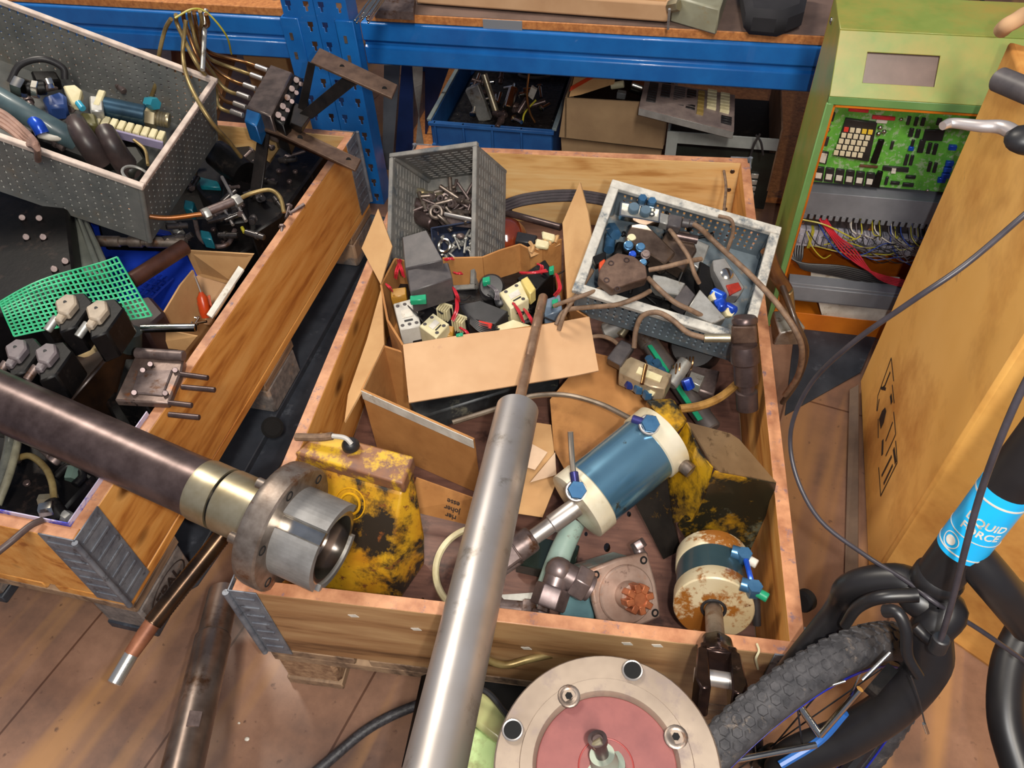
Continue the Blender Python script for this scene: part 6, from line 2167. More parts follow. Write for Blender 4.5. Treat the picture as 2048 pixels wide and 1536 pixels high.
# round black motor
rt = thing('black_motor', 'round black motor with domed end beside the largest grey box', 'motor', P(435, 320, z=.30))
B().lathe(P(490, 350, z=.33), P(425, 300, z=.36), [(0, .034), (.06, .036), (.10, .034), (.115, .024), (.12, .01)], 28).build('motor_body', black, rt)
tag(B().cyl(P(444, 354, z=.36), P(492, 442, z=.34), .004).build('bright_rod', steel), 'thin bright rod lying over the black parts, longer one', 'rod')
tag(B().cyl(P(449, 420, z=.34), P(466, 450, z=.33), .0035).build('bright_rod', steel), 'short thin bright rod left below the longer one', 'rod')
tag(blk([(396, 352), (436, 362), (440, 374), (400, 372)], .31, .02).build('teal_plate', mat('teal_paint', (20, 110, 120), (16, 84, 96), 20, .35), bevel=.002), 'teal painted metal plate glimpsed between the black parts', 'plate')
tag(B().tube([P(390, 440, z=.30), P(400, 475, z=.305), P(425, 492, z=.30), P(455, 488, z=.30), P(470, 460, z=.30)], .0055, 10).build('curved_tube', mauve), 'U-shaped grey tube among the black parts above the cardboard box', 'tube')
tag(B().rod(P(338, 440, z=.30), P(362, 470, z=.29), .011).build('grey_fitting', alu), 'small pale fitting left of the U-shaped grey tube', 'fitting')
tag(B().rod(P(484, 455, z=.31), P(489, 465, z=.31), .004).build('yellow_stopper', yelw), 'tiny yellow cap on the black parts near the right board', 'cap')
# rusty lever tube with braided fitting
rt = thing('bent_pipe', 'rust-orange to brown curved pipe with braided grey coupling in front of the largest grey box', 'pipe', P(300, 430, z=.4))
B().tube([P(126, 338, z=.44), P(170, 365, z=.445), P(220, 400, z=.44), P(270, 425, z=.43), P(330, 436, z=.41), P(405, 428, z=.40)], .0052, 10).build('pipe', mat('orange_brown_pipe', (180, 104, 36), (110, 72, 44), 7, .35, .4), rt)
B().rod(P(402, 428, z=.40), P(478, 398, z=.40), .0095).build('braided_sleeve', mauve, rt)
B().hexn(P(408, 430, z=.40), P(420, 425, z=.40), .013).hexn(P(468, 405, z=.40), P(480, 398, z=.40), .013).build('end_nut', alu, rt)
B().tube([P(478, 398, z=.40), P(505, 386, z=.40), P(540, 380, z=.40), P(560, 395, z=.39), P(568, 425, z=.37)], .0048, 10).build('pipe_end', pipe_m, rt)

# valve stack with six pipes, at the back right of the left crate
rt = thing('valve_stack', 'greasy grey valve stack with six pipes curving up, at the back of the left crate', 'valve block', P(545, 200, z=.35))
blk([(541, 128), (585, 144), (541, 232), (492, 212)], .48, .07).build('block', mat('greasy_grey', (112, 98, 92), (78, 68, 64), 26, .35, .4, bump=.2), rt, .003)
blk([(585, 146), (606, 156), (566, 250), (541, 234)], .465, .08).build('dark_side', black, rt, .003)
for i in range(5):
    u, v = 593 - 9 * i, 160 + 17.5 * i
    B().rod(P(u, v, z=.465), P(u, v, z=.474), .0075, n=12).build('bolt_head', mauve, rt)
    B().rod(P(u + 9, v + 8, z=.46), P(u + 9, v + 8, z=.468), .006, n=12).build('bolt_head', steel_dark, rt)
blk([(492, 216), (522, 226), (512, 252), (488, 240)], .475, .05).build('blue_cap', mat('blue_cap', (30, 110, 170), (22, 84, 140), 8, .35), rt, .003)
ends = [(534, 140), (524, 157), (510, 177), (497, 195), (490, 214), (484, 230)]
tops = [(412, 28), (400, 22), (388, 26), (378, 22), (366, 24), (352, 30)]
for i in range(6):
    (u, v), (a_, b2_) = ends[i], tops[i]
    mid = (430 + 3 * i - 5, 110 + 14 * i)
    B().tube([P(u, v, z=.47), P(u - 45, v - 16, z=.475), P(mid[0] - 10, mid[1] - 8, z=.52), P(mid[0] - 25 - 4 * i, mid[1] - 50, z=.60), P(a_ + 4, b2_ + 22, z=.66), P(a_, b2_, z=.69)], .0046, 10).build('pipe', pipe_m if i % 2 else copper, rt)
    B().rod(P(u + 2, v + 1, z=.47), P(u - 22, v - 8, z=.474), .0062).build('pipe_nut', steel, rt)
rt = thing('loose_pipe', 'yellowish bent pipe standing up over the back rim of the largest grey box', 'pipe', P(330, 120, z=.5))
B().tube([P(300, 200, z=.50), P(312, 165, z=.54), P(318, 110, z=.60), P(330, 60, z=.65), P(342, 38, z=.68)], .0045, 10).build('pipe', pipe_m, rt)
rt = thing('loose_pipe', 'yellowish pipe from the pipe bundle down past the right wall of the largest grey box', 'pipe', P(430, 270, z=.45))
B().tube([P(372, 40, z=.68), P(366, 110, z=.62), P(380, 170, z=.60), P(420, 240, z=.55), P(455, 280, z=.48), P(482, 314, z=.42)], .0045, 10).build('pipe', pipe_m, rt)
tag(B().tube([P(350, 36, z=.69), P(385, 18, z=.70), P(415, 26, z=.69), P(452, 70, z=.64), P(463, 108, z=.58)], .002, 8).build('thin_wire', yelw), 'thin yellow-green wire arching above the pipe bundle', 'wire')
tag(B().rod(P(412, 20, z=.66), P(405, 140, z=.60), .005).build('straight_pipe', alu), 'straight pale pipe at the right side of the pipe bundle', 'pipe')

# brown flat bars
bs = mat('brown_flat_bar', (112, 88, 72), (84, 64, 52), 30, .5, .35, bump=.2)
dks = mat('dark_flat_bar', (46, 40, 38), (30, 28, 28), 30, .45, .3, bump=.2)
rt = thing('bar_bracket', 'brown drilled flat bar welded on dark arms in front of the blue uprights', 'bracket', P(640, 230, z=.40))
blk([(639, 95, .60), (795, 169, .57), (783, 195, .57), (621, 123, .60)], .6, .006).build('drilled_bar', bs, rt, .001)
for (u, v) in ((769, 178), (684, 134)):
    z_ = .60 - .03 * (u - 621) / 162
    B().cyl(P(u, v, z=z_ - .001), P(u, v, z=z_ + .0008), .0055, n=16).build('drilled_hole', hole_m, rt)
B().hexa([P(688, 152, z=.575), P(716, 166, z=.57), P(624, 238, z=.45), P(597, 228, z=.45), P(688, 152, z=.583), P(716, 166, z=.578), P(624, 238, z=.458), P(597, 228, z=.458)]).build('diagonal_arm', dks, rt, .001)
B().hexa([P(616, 122, z=.594), P(631, 129, z=.594), P(612, 225, z=.45), P(595, 218, z=.45), P(616, 122, z=.60), P(631, 129, z=.60), P(612, 225, z=.456), P(595, 218, z=.456)]).build('upright_arm', dks, rt, .001)
B().hexa([P(588, 215, z=.40), P(625, 232, z=.40), P(600, 275, z=.40), P(575, 262, z=.40), P(590, 205, z=.46), P(628, 222, z=.46), P(604, 255, z=.46), P(580, 245, z=.46)]).build('foot_block', dks, rt, .002)
rt = thing('drilled_bar', 'brown drilled flat bar resting on the back right corner of the left crate', 'flat bar', P(610, 290, z=.39))
blk([(498, 226, .44), (552, 238, .44), (722, 318, .40), (710, 340, .40), (560, 268, .44), (500, 250, .44)], .42, .006).build('bar', bs, rt, .001)
for (u, v, z_) in ((697, 320, .404), (600, 275, .428), (570, 258, .437)):
    B().cyl(P(u, v, z=z_ - .001), P(u, v, z=z_ + .001), .006, n=16).build('drilled_hole', hole_m, rt)
rt = thing('angle_bar', 'dark upright angle bar crossing the brown bar at the back of the left crate', 'bar', P(520, 350, z=.3))
blk([(520, 232, .45), (542, 240, .45), (520, 400, .33), (498, 392, .33)], .4, .01).build('bar', dks, rt, .001)
for (u0, v0, u1, v1, l_) in ((565, 262, 590, 250, 'orange glowing'), ):
    pass

# ================================================================== left crate: middle part
rb = mat('royal_blue_plastic', (34, 70, 200), (24, 54, 170), 8, .35)
Z = .20
rt = thing('blue_crate', 'royal blue plastic crate with lattice side half buried in the left crate', 'crate', P(300, 560, z=.155))
b_ = B()
b_.sheet([P(170, 430, z=.27), P(345, 470, z=.27), P(400, 520, z=.27), P(395, 600, z=.19), P(330, 640, z=.17), P(180, 560, z=.19)], .004)
b_.build('side_panel', rb, rt)
Mg = fr(P(262, 640, z=.245), P(345, 560, z=.245))
b_ = B(Mg)
xs, ys = [0], [0]
for i in range(8):
    xs += [xs[-1] + .004, xs[-1] + .018]
for i in range(5):
    ys += [ys[-1] + .004, ys[-1] + .016]
b_.grid(xs, ys, lambda i, j: i % 2 == 1 and j % 2 == 1, .003)
b_.build('lattice_panel', rb, rt)
blk([(185, 425), (340, 462), (345, 472), (180, 440)], .285, .02).build('top_lip', rb, rt, .002)
tag(blk([(195, 440), (320, 470), (330, 484), (205, 480)], .30, .03).build('black_bar', black, bevel=.003), 'black bar on the royal blue crate above the horizontal pipe', 'bar')
rt = thing('horizontal_pipe', 'shiny brown stepped pipe lying across above the green mesh', 'pipe', P(290, 486, z=.3))
a, b_ = P(195, 482, z=.345), P(372, 486, z=.33)
L = (b_ - a).length
B().lathe(a, b_, [(0, .012), (L * .25, .012), (L * .26, .009), (L * .35, .009), (L * .36, .0125), (L * .5, .0125), (L * .51, .009), (L * .55, .009), (L * .56, .012), (L, .012)], 20).build('pipe', steel_old, rt)
tag(B().rod(P(372, 492, z=.335), P(262, 562, z=.34), .017, n=24).build('brown_tube', mat('brown_painted_tube', (92, 58, 46), (70, 44, 36), 20, .4, .3)), 'brown painted tube slanting down from the end of the stepped pipe to the green mesh', 'tube')
tag(blk([(125, 422), (170, 430), (212, 520), (205, 545), (150, 545), (128, 470)], .385, .03).prism([P(150, 430, z=.40), P(160, 432, z=.40), P(200, 530, z=.40), P(188, 535, z=.40)], (0, 0, -.016)).build('grey_profile', mat('grey_plastic_profile', (112, 114, 106), (88, 92, 86), 8, .45), bevel=.003), 'grey plastic channel between the tall black block and the royal blue crate', 'plastic channel')
# green mesh, a real grid
gm_ = mat('green_mesh_plastic', (70, 196, 140), (44, 160, 110), 20, .4)
g00, g10, g11, g01 = P(0, 604, z=.455), P(232, 510, z=.445), P(302, 629, z=.40), P(27, 670, z=.44)
b_ = B()
NX, NY = 26, 12


def gp(s, t):
    q = g00.lerp(g10, s).lerp(g01.lerp(g11, s), t)
    return q + V((0, 0, .006 * math.sin(s * 5) + .004 * math.sin(t * 4 + s * 3)))


for i in range(NX + 1):
    b_.tube([gp(i / NX, t / 6) for t in range(7)], .0019, 5, smooth=False)
for j in range(NY + 1):
    b_.tube([gp(s / 14, j / NY) for s in range(15)], .0019, 5, smooth=False)
tag(b_.build('plastic_mesh', gm_), 'bright green plastic mesh sheet lying on the left crate', 'plastic mesh')
# cream rag
crm = mat('cream_rag', (226, 200, 150), (180, 146, 96), 9, .8, spots=((120, 90, 60), 9, .62, .08))
for (pts, l_) in (([(20, 668), (55, 648), (90, 652), (100, 670), (60, 700), (15, 720)], 'cream coloured rag at the left under the solenoids'), ([(143, 690), (200, 672), (208, 690), (170, 712), (150, 708)], 'cream coloured rag between the solenoids and the brown manifold')):
    tag(blk(pts, .335, .02).build('cream_rag', crm, bevel=.005), l_, 'rag')
# solenoids with plugs
for (u, v, z, l_, lt) in ((128, 600, .485, 'solenoid with pale plug, back left one of four on the manifold', True), (190, 612, .48, 'solenoid with pale plug, back right one of four on the manifold', True),
                          (28, 690, .46, 'solenoid with grey plug, front left one of four on the manifold', False), (88, 698, .46, 'solenoid with grey plug, front right one of four on the manifold', False)):
    rt = thing('solenoid', l_, 'solenoid valve', P(u, v + 40, z=z - .07))
    cm = mat('plug_pale' if lt else 'plug_grey', (178, 162, 142) if lt else (120, 110, 112), (140, 126, 110) if lt else (92, 84, 88), 20, .45)
    blk([(u + 5, v - 12), (u + 40, v - 16), (u + 58, v + 4), (u + 24, v + 52), (u - 10, v + 66), (u - 12, v + 30)], z - .012, .06).build('coil', black, rt, .003)
    blk([(u - 20, v + 2), (u + 4, v - 14), (u + 22, v - 12), (u + 24, v + 6), (u + 6, v + 28), (u - 14, v + 24)], z, .03).build('cable_plug', cm, rt, .003)
    blk([(u - 14, v + 24), (u + 4, v + 26), (u - 8, v + 42), (u - 22, v + 38)], z - .004, .02).build('plug_nose', cm, rt, .003)
    B().rod(P(u - 14, v + 34, z=z - .01), P(u - 34, v + 62, z=z - .02), .007).build('gland', alu if lt else mauve, rt)
    B().cyl(P(u + 2, v + 4, z=z), P(u + 2, v + 4, z=z + .001), .003, n=10).build('screw', black, rt)
# brown block behind + grey knob
tag(blk([(236, 605), (300, 590), (330, 625), (290, 660), (250, 655)], .335, .10).build('brown_housing', mat('dark_red_brown', (60, 40, 38), (44, 30, 30), 12, .4), bevel=.006), 'dark red-brown housing under the corner of the green mesh', 'housing')
tag(B().rod(P(262, 700, z=.30), P(262, 660, z=.345), .020).build('plastic_plug', mat('slate_cap', (72, 80, 76), (56, 62, 60), 12, .4)), 'slate grey round cap right of the brown manifold', 'plastic cap')
tag(B().rod(P(225, 612, z=.385), P(240, 630, z=.375), .012).build('end_plug', brownsteel), 'light brown round end cap on top of the brown manifold', 'end cap')
# tan cardboard box with screwdriver
rt = thing('tan_box', 'tan cardboard box along the right board of the left crate holding a screwdriver', 'cardboard box', P(420, 620, z=.155))
q = [P(372, 500, z=.32), P(506, 508, z=.33), P(392, 670, z=.325), P(308, 655, z=.32)]
pts3 = {}
B().sheet([P(372, 500, z=.33), P(508, 508, z=.335), P(470, 570, z=.25), P(395, 550, z=.24)], .004).build('back_flap', card, rt)
B().sheet([P(385, 540, z=.32), P(360, 570, z=.325), P(312, 650, z=.32), V((P(312, 650, z=.32).x, P(312, 650, z=.32).y, .16)), V((P(385, 540, z=.32).x, P(385, 540, z=.32).y, .16))], .004).build('side_wall', card, rt)
B().sheet([P(310, 655, z=.30), P(395, 672, z=.30), P(372, 700, z=.26), P(280, 690, z=.26)], .004).build('front_flap', card, rt)
B().sheet([P(395, 550, z=.24), P(470, 570, z=.24), P(420, 650, z=.20), P(330, 640, z=.20)], .004).build('box_bottom', card_l, rt)
tag(B().sheet([P(478, 533, z=.345), P(488, 540, z=.345), P(424, 636, z=.335), P(414, 630, z=.335)], .004).build('white_strip', white), 'narrow white strip leaning on the right board inside the left crate', 'strip')
rt = thing('screwdriver', 'screwdriver with orange-red handle standing in the tan cardboard box', 'screwdriver', P(405, 600, z=.2))
B().cyl(P(388, 548, z=.31), P(402, 585, z=.29), .002).build('blade', steel, rt)
B().lathe(P(402, 584, z=.292), P(411, 628, z=.25), [(0, .004), (.006, .007), (.012, .011), (.04, .012), (.055, .010)], 12).build('handle', mat('orange_red_handle', (206, 76, 28), (180, 58, 20), 12, .3), rt)
tag(B().sheet([P(394, 606, z=.26), P(420, 590, z=.265), P(424, 612, z=.255), P(402, 632, z=.25)], .003).build('orange_tag', mat('orange_tag', (204, 84, 40), None, 10, .4)), 'orange-red flat piece beside the screwdriver in the tan box', 'plastic piece')
g = 'small fittings lying in the tan cardboard box'
r_ = random.Random(5)
sp_ = [(P(r_.uniform(352, 398), r_.uniform(634, 652), z=.235), V((0, 0, 1))) for i in range(9)]
scatter(mk('hex_bolt', lambda r: bolt_parts(r, .02, .003, chrome), '', 'bolt', g), sp_, 31, g, 'small bright bolt in the tan cardboard box')
tag(B().rod(P(282, 657, z=.335), P(392, 655, z=.325), .0085).build('chrome_tube', chrome), 'bright chrome tube lying across the front of the tan cardboard box', 'tube')
# stud plate
rt = thing('stud_plate', 'grey-brown machined block with four protruding studs on the right side of the left crate', 'machine part', P(300, 760, z=.2))
blk([(250, 716), (330, 720), (290, 806), (228, 800)], .346, .09).build('lower_body', black, rt, .003)
blk([(268, 712), (368, 716), (362, 742), (336, 806), (228, 800)], .362, .016).build('machined_block', mat('rust_speckled_steel', (130, 112, 104), (100, 82, 76), 26, .35, .5, bump=.25, spots=((150, 92, 52), 16, .6, .05), spots2=((50, 40, 38), 40, .64, .03)), rt, .003)
blk([(276, 740), (345, 738), (325, 790), (262, 785)], .366, .004).build('raised_pad', mauve, rt, .002)
B().rod(P(272, 706, z=.368), P(368, 712, z=.368), .010).build('top_roller', mauve, rt)
for (u, v) in ((348, 712), (350, 740), (285, 740), (268, 785), (330, 786), (300, 728)):
    B().rod(P(u, v, z=.362), P(u, v, z=.37), .005, n=12).build('screw_head', steel_dark, rt)
for (u0, v0, u1, v1) in ((372, 750, 416, 756), (378, 776, 430, 780), (338, 806, 384, 811), (352, 831, 399, 835)):
    B().rod(P(u0 - 14, v0 - 2, z=.356), P(u1, v1, z=.356), .005).build('stud', steel_dark, rt)
tag(B().rod(P(290, 800, z=.30), P(275, 838, z=.28), .016).hexn(P(278, 830, z=.285), P(272, 845, z=.278), .013).build('grey_plug', mauve), 'grey plug with pale tip below the stud plate', 'plug')
# front corner: pipes and fitting cluster
tag(B().tube([P(-10, 990, z=.33), P(12, 930, z=.345), P(22, 880, z=.35), P(20, 840, z=.33)], .010, 12).build('clear_tube', mat('dull_clear_tube', (110, 110, 100), (70, 72, 68), 20, .25)), 'dull translucent-looking tube at the left edge, right below the big dark cylinder, left one', 'tube')
tag(B().tube([P(-5, 1010, z=.335), P(20, 945, z=.35), P(36, 880, z=.35), P(36, 850, z=.33)], .0065, 12).build('clear_tube', mat('dull_tube_b', (150, 146, 124), (104, 100, 84), 20, .25)), 'dull pale tube at the left edge below the big dark cylinder, right one', 'tube')
rt = thing('pipe_fitting', 'cluster of bright hex fittings with bent pipe in the front corner of the left crate', 'fitting', P(105, 1030, z=.3))
B().tube([P(30, 918, z=.34), P(60, 912, z=.345), P(90, 935, z=.35), P(104, 965, z=.35), P(108, 998, z=.345)], .0055, 10).build('bent_pipe', pipe_m, rt)
B().hexn(P(80, 1000, z=.34), P(112, 998, z=.34), .010).build('hex_nut', brass, rt)
B().hexn(P(82, 1022, z=.345), P(110, 1016, z=.345), .013).build('hex_nut', chrome, rt)
B().rod(P(100, 1005, z=.34), P(125, 1040, z=.33), .014).build('elbow_body', black, rt)
B().hexn(P(128, 1030, z=.335), P(140, 1038, z=.335), .010).build('end_nut', alu, rt)
tag(B().tube([P(85, 1040, z=.352), P(60, 1052, z=.36), P(20, 1085, z=.365), P(-30, 1125, z=.36)], .0052, 10).build('dark_cable', mat('dark_brown_cable', (96, 78, 74), (70, 56, 54), 20, .45)), 'dark cable leaving the left crate over its front board', 'cable')
tag(B().tube([P(110, 955, z=.335), P(140, 930, z=.335), P(165, 950, z=.33), P(150, 970, z=.33)], .007, 10).build('oily_hose', black), 'oily black hose piece below the big dark cylinder', 'hose')
tag(B().rod(P(80, 888, z=.34), P(105, 912, z=.345), .009).build('grey_sleeve', mauve), 'grey sleeve just below the big dark cylinder, upper one', 'sleeve')
tag(B().rod(P(105, 925, z=.34), P(122, 908, z=.345), .010).build('grey_sleeve', mauve), 'grey sleeve just below the big dark cylinder, lower one', 'sleeve')
tag(B().hexn(P(150, 935, z=.335), P(142, 960, z=.33), .012).build('teal_nut', mat('dull_teal', (90, 110, 100), (70, 86, 80), 10, .35)), 'dull grey-green nut in the dark front corner of the left crate', 'fitting')
# round black foot in the gap between crates
tag(B().lathe(P(545, 855, z=.02), P(545, 855, z=.06), [(0, .02), (.006, .024), (.03, .024), (.036, .018)], 26).build('rubber_bumper', hole_m), 'round black rubber foot on the floor in the gap between the crates', 'rubber foot')

# greasy small parts strewn over the dark heap
r_ = random.Random(77)
g = 'greasy fittings strewn over the dark heap'
sp_ = []
for i in range(22):
    u, v = r_.uniform(360, 560), r_.uniform(300, 480)
    sp_.append((P(u, v, z=.335 + r_.uniform(-.01, .01)), V((0, 0, 1))))
scatter(mk('greasy_fitting', lambda r: pin_parts(r, .045, .007, mat('greasy_steel', (86, 80, 78), (40, 36, 36), 30, .3, .5, coat=.4)), '', 'fitting', g), sp_, 12, g, 'greasy dark fitting on the black heap')
g = 'greasy bolts strewn over the dark heap'
sp_ = []
for i in range(14):
    u, v = r_.uniform(370, 600), r_.uniform(290, 470)
    sp_.append((P(u, v, z=.345), V((0, 0, 1))))
scatter(mk('greasy_bolt', lambda r: bolt_parts(r, .035, .004, mauve), '', 'bolt', g), sp_, 13, g, 'greasy hex bolt on the black heap')
for (pts, l_, m_) in (([(398, 458), (420, 462), (424, 478), (402, 474)], 'small teal block under the U-shaped grey tube', (24, 96, 110)), ([(368, 398), (388, 402), (384, 420), (366, 414)], 'small dark teal block beside the largest grey box', (18, 80, 94))):
    tag(blk(pts, .34, .03).build('teal_block', mat('teal_block_paint', m_, None, 9, .35), bevel=.003), l_, 'block')
g = 'dull fittings among the parts in the largest grey box'
sp_ = []
for i in range(16):
    u, v = r_.uniform(30, 290), r_.uniform(170, 300)
    sp_.append((i3(u, v, .05), n3))
scatter(mk('dull_fitting', lambda r: pin_parts(r, .05, .008, mauve), '', 'fitting', g), sp_, 19, g, 'dull grey fitting in the largest grey box')
# ================================================================== things on and under the rack
def r4(x, y, z):
    return RM4 @ V((x, y, z))


def onr(u, v, yy):
    """photo pixel on the plane parallel to the rack front, yy behind it -> rack coordinates"""
    q = RM4.inverted() @ on(u, v, RM4 @ V((0, yy, 0)), RM4.to_3x3() @ V((0, 1, 0)))
    return q


def rb_(pts, yy, d):
    return B(RM4).prism([V((onr(u, v, yy).x, yy, onr(u, v, yy).z)) for u, v in pts], (0, d, 0))


# blue tote with parts under the shelf
bt = mat('tote_blue', (40, 96, 160), (30, 76, 136), 8, .45)
A_ = onr(860, 240, .14)
C_ = onr(1106, 262, .14)
wt = C_.x - A_.x
zt_ = (A_.z + C_.z) / 2
rt = thing('blue_tote', 'blue plastic tote full of small metal parts under the rack shelf', 'plastic tote', r4(A_.x + wt / 2, .3, zt_ - .14))
t = .005
b_ = B(RM4)
b_.box(A_.x, C_.x, .14, .14 + t, zt_ - .14, zt_)
b_.build('front_wall', bt, rt, .001)
for k in range(4):
    x0 = A_.x + .012 + k * (wt - .02) / 4
    B(RM4).box(x0, x0 + .006, .130, .14, zt_ - .075, zt_).build('rib', bt, rt, .001)
B(RM4).box(A_.x - .004, C_.x + .004, .128, .14, zt_ - .010, zt_).box(A_.x, C_.x, .130, .14, zt_ - .08, zt_ - .072).build('front_rim', bt, rt, .001)
b_ = B(RM4)
b_.box(A_.x, A_.x + t, .14, .60, zt_ - .14, zt_)
b_.build('side_wall', bt, rt, .001)
B(RM4).box(C_.x - t, C_.x, .14, .60, zt_ - .14, zt_).build('side_wall', bt, rt, .001)
B(RM4).box(A_.x, C_.x, .60, .605, zt_ - .14, zt_ + .02).build('back_wall', bt, rt, .001)
B(RM4).box(A_.x, C_.x, .14, .60, zt_ - .14, zt_ - .135).build('bottom', bt, rt)
for xx in (A_.x - .010, C_.x - .003):
    B(RM4).box(xx, xx + .013, .14, .60, zt_ - .003, zt_ + .006).build('side_rim', mat('dusty_blue_rim', (120, 128, 124), (80, 100, 120), 12, .6), rt, .001)
o = B(RM4).box(A_.x + .01, C_.x - .01, .15, .59, zt_ - .134, zt_ - .05).build('parts_heap', mat('dark_parts', (50, 48, 48), (22, 22, 24), 70, .35, .5, bump=.8, spots=((150, 146, 136), 50, .66, .03)), bevel=.02)
o['kind'] = 'stuff'
tag(o, 'heap of small dark parts filling the blue tote under the shelf', 'parts')
tag(rb_([(930, 182), (956, 170), (982, 240), (958, 245)], .25, .02).build('alloy_plate', alu, bevel=.002), 'pale alloy bracket plate at the left in the blue tote', 'bracket')
q0, q1 = onr(968, 148, .28), onr(995, 232, .24)
tag(B(RM4).rod(q0, q1, .010).build('brass_rod', brass), 'brassy stepped rod standing in the blue tote', 'rod')
q0, q1 = onr(1028, 178, .28), onr(1016, 218, .22)
tag(B(RM4).rod(q0, q1, .017).build('chrome_cylinder', chrome), 'bright small cylinder in the middle of the blue tote', 'cylinder')
tag(rb_([(1062, 174), (1074, 180), (1066, 200), (1056, 192)], .26, .01).build('paper_label', white), 'small white label on a dark part in the blue tote', 'label')
tag(B(RM4).tube([onr(1058, 145, .20), onr(1054, 190, .18), onr(1060, 225, .18), onr(1070, 245, .18)], .0035).build('brown_wire', copper), 'brown wire bent down on the right in the blue tote', 'wire')
tag(B(RM4).tube([onr(1072, 200, .24), onr(1050, 225, .22), onr(1045, 245, .2)], .0028).build('yellow_wire', yelw), 'yellow wire on the right in the blue tote', 'wire')
tag(B(RM4).ring(onr(1068, 150, .3), (0, .3, 1), .045, .004, 30, 6).build('cable_loop', blackw), 'dark cable loop at the back of the blue tote', 'cable')
g = 'bright small fittings in the blue tote'
r_ = random.Random(44)
NR = RM4.to_3x3() @ V((0, -.4, 1))
sp_ = []
for i in range(26):
    u, v = r_.uniform(935, 1085), r_.uniform(165, 240)
    q = onr(u, v, .16 + (240 - v) / 75 * .25)
    q.z = min(max(q.z, zt_ - .05), zt_ + .03)
    sp_.append((RM4 @ q, NR))
scatter(mk('tote_fitting', lambda r: bolt_parts(r, .035, .006, chrome), '', 'fitting', g), sp_[:13], 3, g, 'small bright fitting in the blue tote')
g = 'dark small fittings in the blue tote'
scatter(mk('tote_fitting', lambda r: pin_parts(r, .05, .008, steel_dark), '', 'fitting', g), sp_[13:], 8, g, 'small dark collared fitting in the blue tote')

# twisted strap and dark sheets left of the tote
rt = thing('twisted_strap', 'twisted grey steel strap hanging under the shelf next to the right upright', 'strap', r4(onr(835, 290, .05).x, .05, .16))
b_ = B(RM4)
for i in range(24):
    t0, t1 = i / 24, (i + 1) / 24
    pa, pb_ = onr(835, 128, .06).lerp(onr(840, 292, .05), t0), onr(835, 128, .06).lerp(onr(840, 292, .05), t1)
    a0, a1 = .3 + 2.6 * t0, .3 + 2.6 * t1
    d0, d1 = V((math.cos(a0), math.sin(a0), 0)) * .014, V((math.cos(a1), math.sin(a1), 0)) * .014
    nn_ = V((0, .0012, 0))
    b_.hexa([pa - d0 - nn_, pa + d0 - nn_, pa + d0 + nn_, pa - d0 + nn_, pb_ - d1 - nn_, pb_ + d1 - nn_, pb_ + d1 + nn_, pb_ - d1 + nn_])
b_.build('strap', greymet, rt)
tag(rb_([(768, 130), (800, 130), (786, 310), (780, 380), (765, 300)], .12, .004).build('grey_sheet', mat('slate_grey_sheet', (88, 92, 100), (66, 70, 78), 6, .4)), 'slate grey sheet leaning behind the right blue upright', 'metal sheet')
tag(rb_([(803, 130), (826, 132), (826, 300), (790, 320)], .10, .006).build('dark_blue_sheet', mat('navy_sheet', (24, 40, 84), (16, 28, 60), 6, .35)), 'dark navy sheet left of the twisted strap under the shelf', 'metal sheet')
tag(rb_([(850, 130), (900, 130), (862, 236), (850, 280)], .30, .006).build('dark_blue_sheet', mat('navy_sheet_b', (20, 40, 80), (16, 28, 60), 6, .35)), 'dark navy sheet right of the twisted strap, behind the blue tote', 'metal sheet')
tag(rb_([(845, 132), (1130, 160), (1130, 250), (845, 240)], .88, .01).build('back_sheet', mat('navy_back', (22, 44, 96), (14, 30, 66), 6, .5)), 'dark blue back sheet of the rack behind the blue tote', 'metal sheet')

# cardboard box with red stripe flap
rt = thing('striped_box', 'brown cardboard box with red striped flap next to the blue tote under the shelf', 'cardboard box', r4(onr(1230, 300, .10).x, .2, .13))
cd_ = mat('shaded_brown_card', (150, 124, 92), (132, 106, 78), 8, .8)
rb_([(1130, 196), (1338, 208), (1326, 298), (1118, 274)], .10, .005).build('front_wall', cd_, rt)
rb_([(1122, 276), (1324, 300), (1318, 330), (1124, 310)], .125, .005).build('lower_front', cd_, rt)
B(RM4).prism([onr(1138, 194, .10), onr(1150, 148, .16), onr(1232, 150, .16), onr(1228, 168, .14), onr(1160, 190, .11)], (0, .004, 0)).build('raised_flap', card, rt)
B(RM4).prism([onr(1139, 182, .105) - V((0, .004, 0)), onr(1142, 172, .115) - V((0, .004, 0)), onr(1186, 148, .155) - V((0, .004, 0)), onr(1198, 149, .155) - V((0, .004, 0))], (0, .002, 0)).build('red_stripe', mat('red_stripe', (196, 64, 30), None, 5, .5), rt)
xl, xr_ = onr(1130, 200, .10).x, onr(1338, 208, .10).x
zb_ = onr(1130, 196, .10).z
B(RM4).box(xl, xl + .005, .10, .42, zb_ - .12, zb_).build('side_wall', cd_, rt)
B(RM4).box(xr_ - .005, xr_, .10, .42, zb_ - .12, zb_ - .02).build('side_wall', cd_, rt)
B(RM4).box(xl, xr_, .42, .425, zb_ - .12, zb_).build('back_wall', cd_, rt)
B(RM4).box(xl + .006, xr_ - .006, .108, .418, zb_ - .10, zb_ - .06).build('dark_filling', black, rt)
tag(B(RM4).rod(onr(1262, 168, .25), onr(1290, 178, .25), .022).build('chrome_bowl', chrome), 'bright rounded metal part in the striped cardboard box', 'metal part')
tag(B(RM4).rod(onr(1222, 172, .22), onr(1248, 168, .22), .010).build('cream_part', cream), 'cream coloured part in the striped cardboard box', 'part')
tag(rb_([(1234, 185), (1252, 188), (1250, 200), (1232, 198)], .20, .02).build('grey_cube', greymet, bevel=.002), 'grey cube shaped part in the striped cardboard box', 'part')

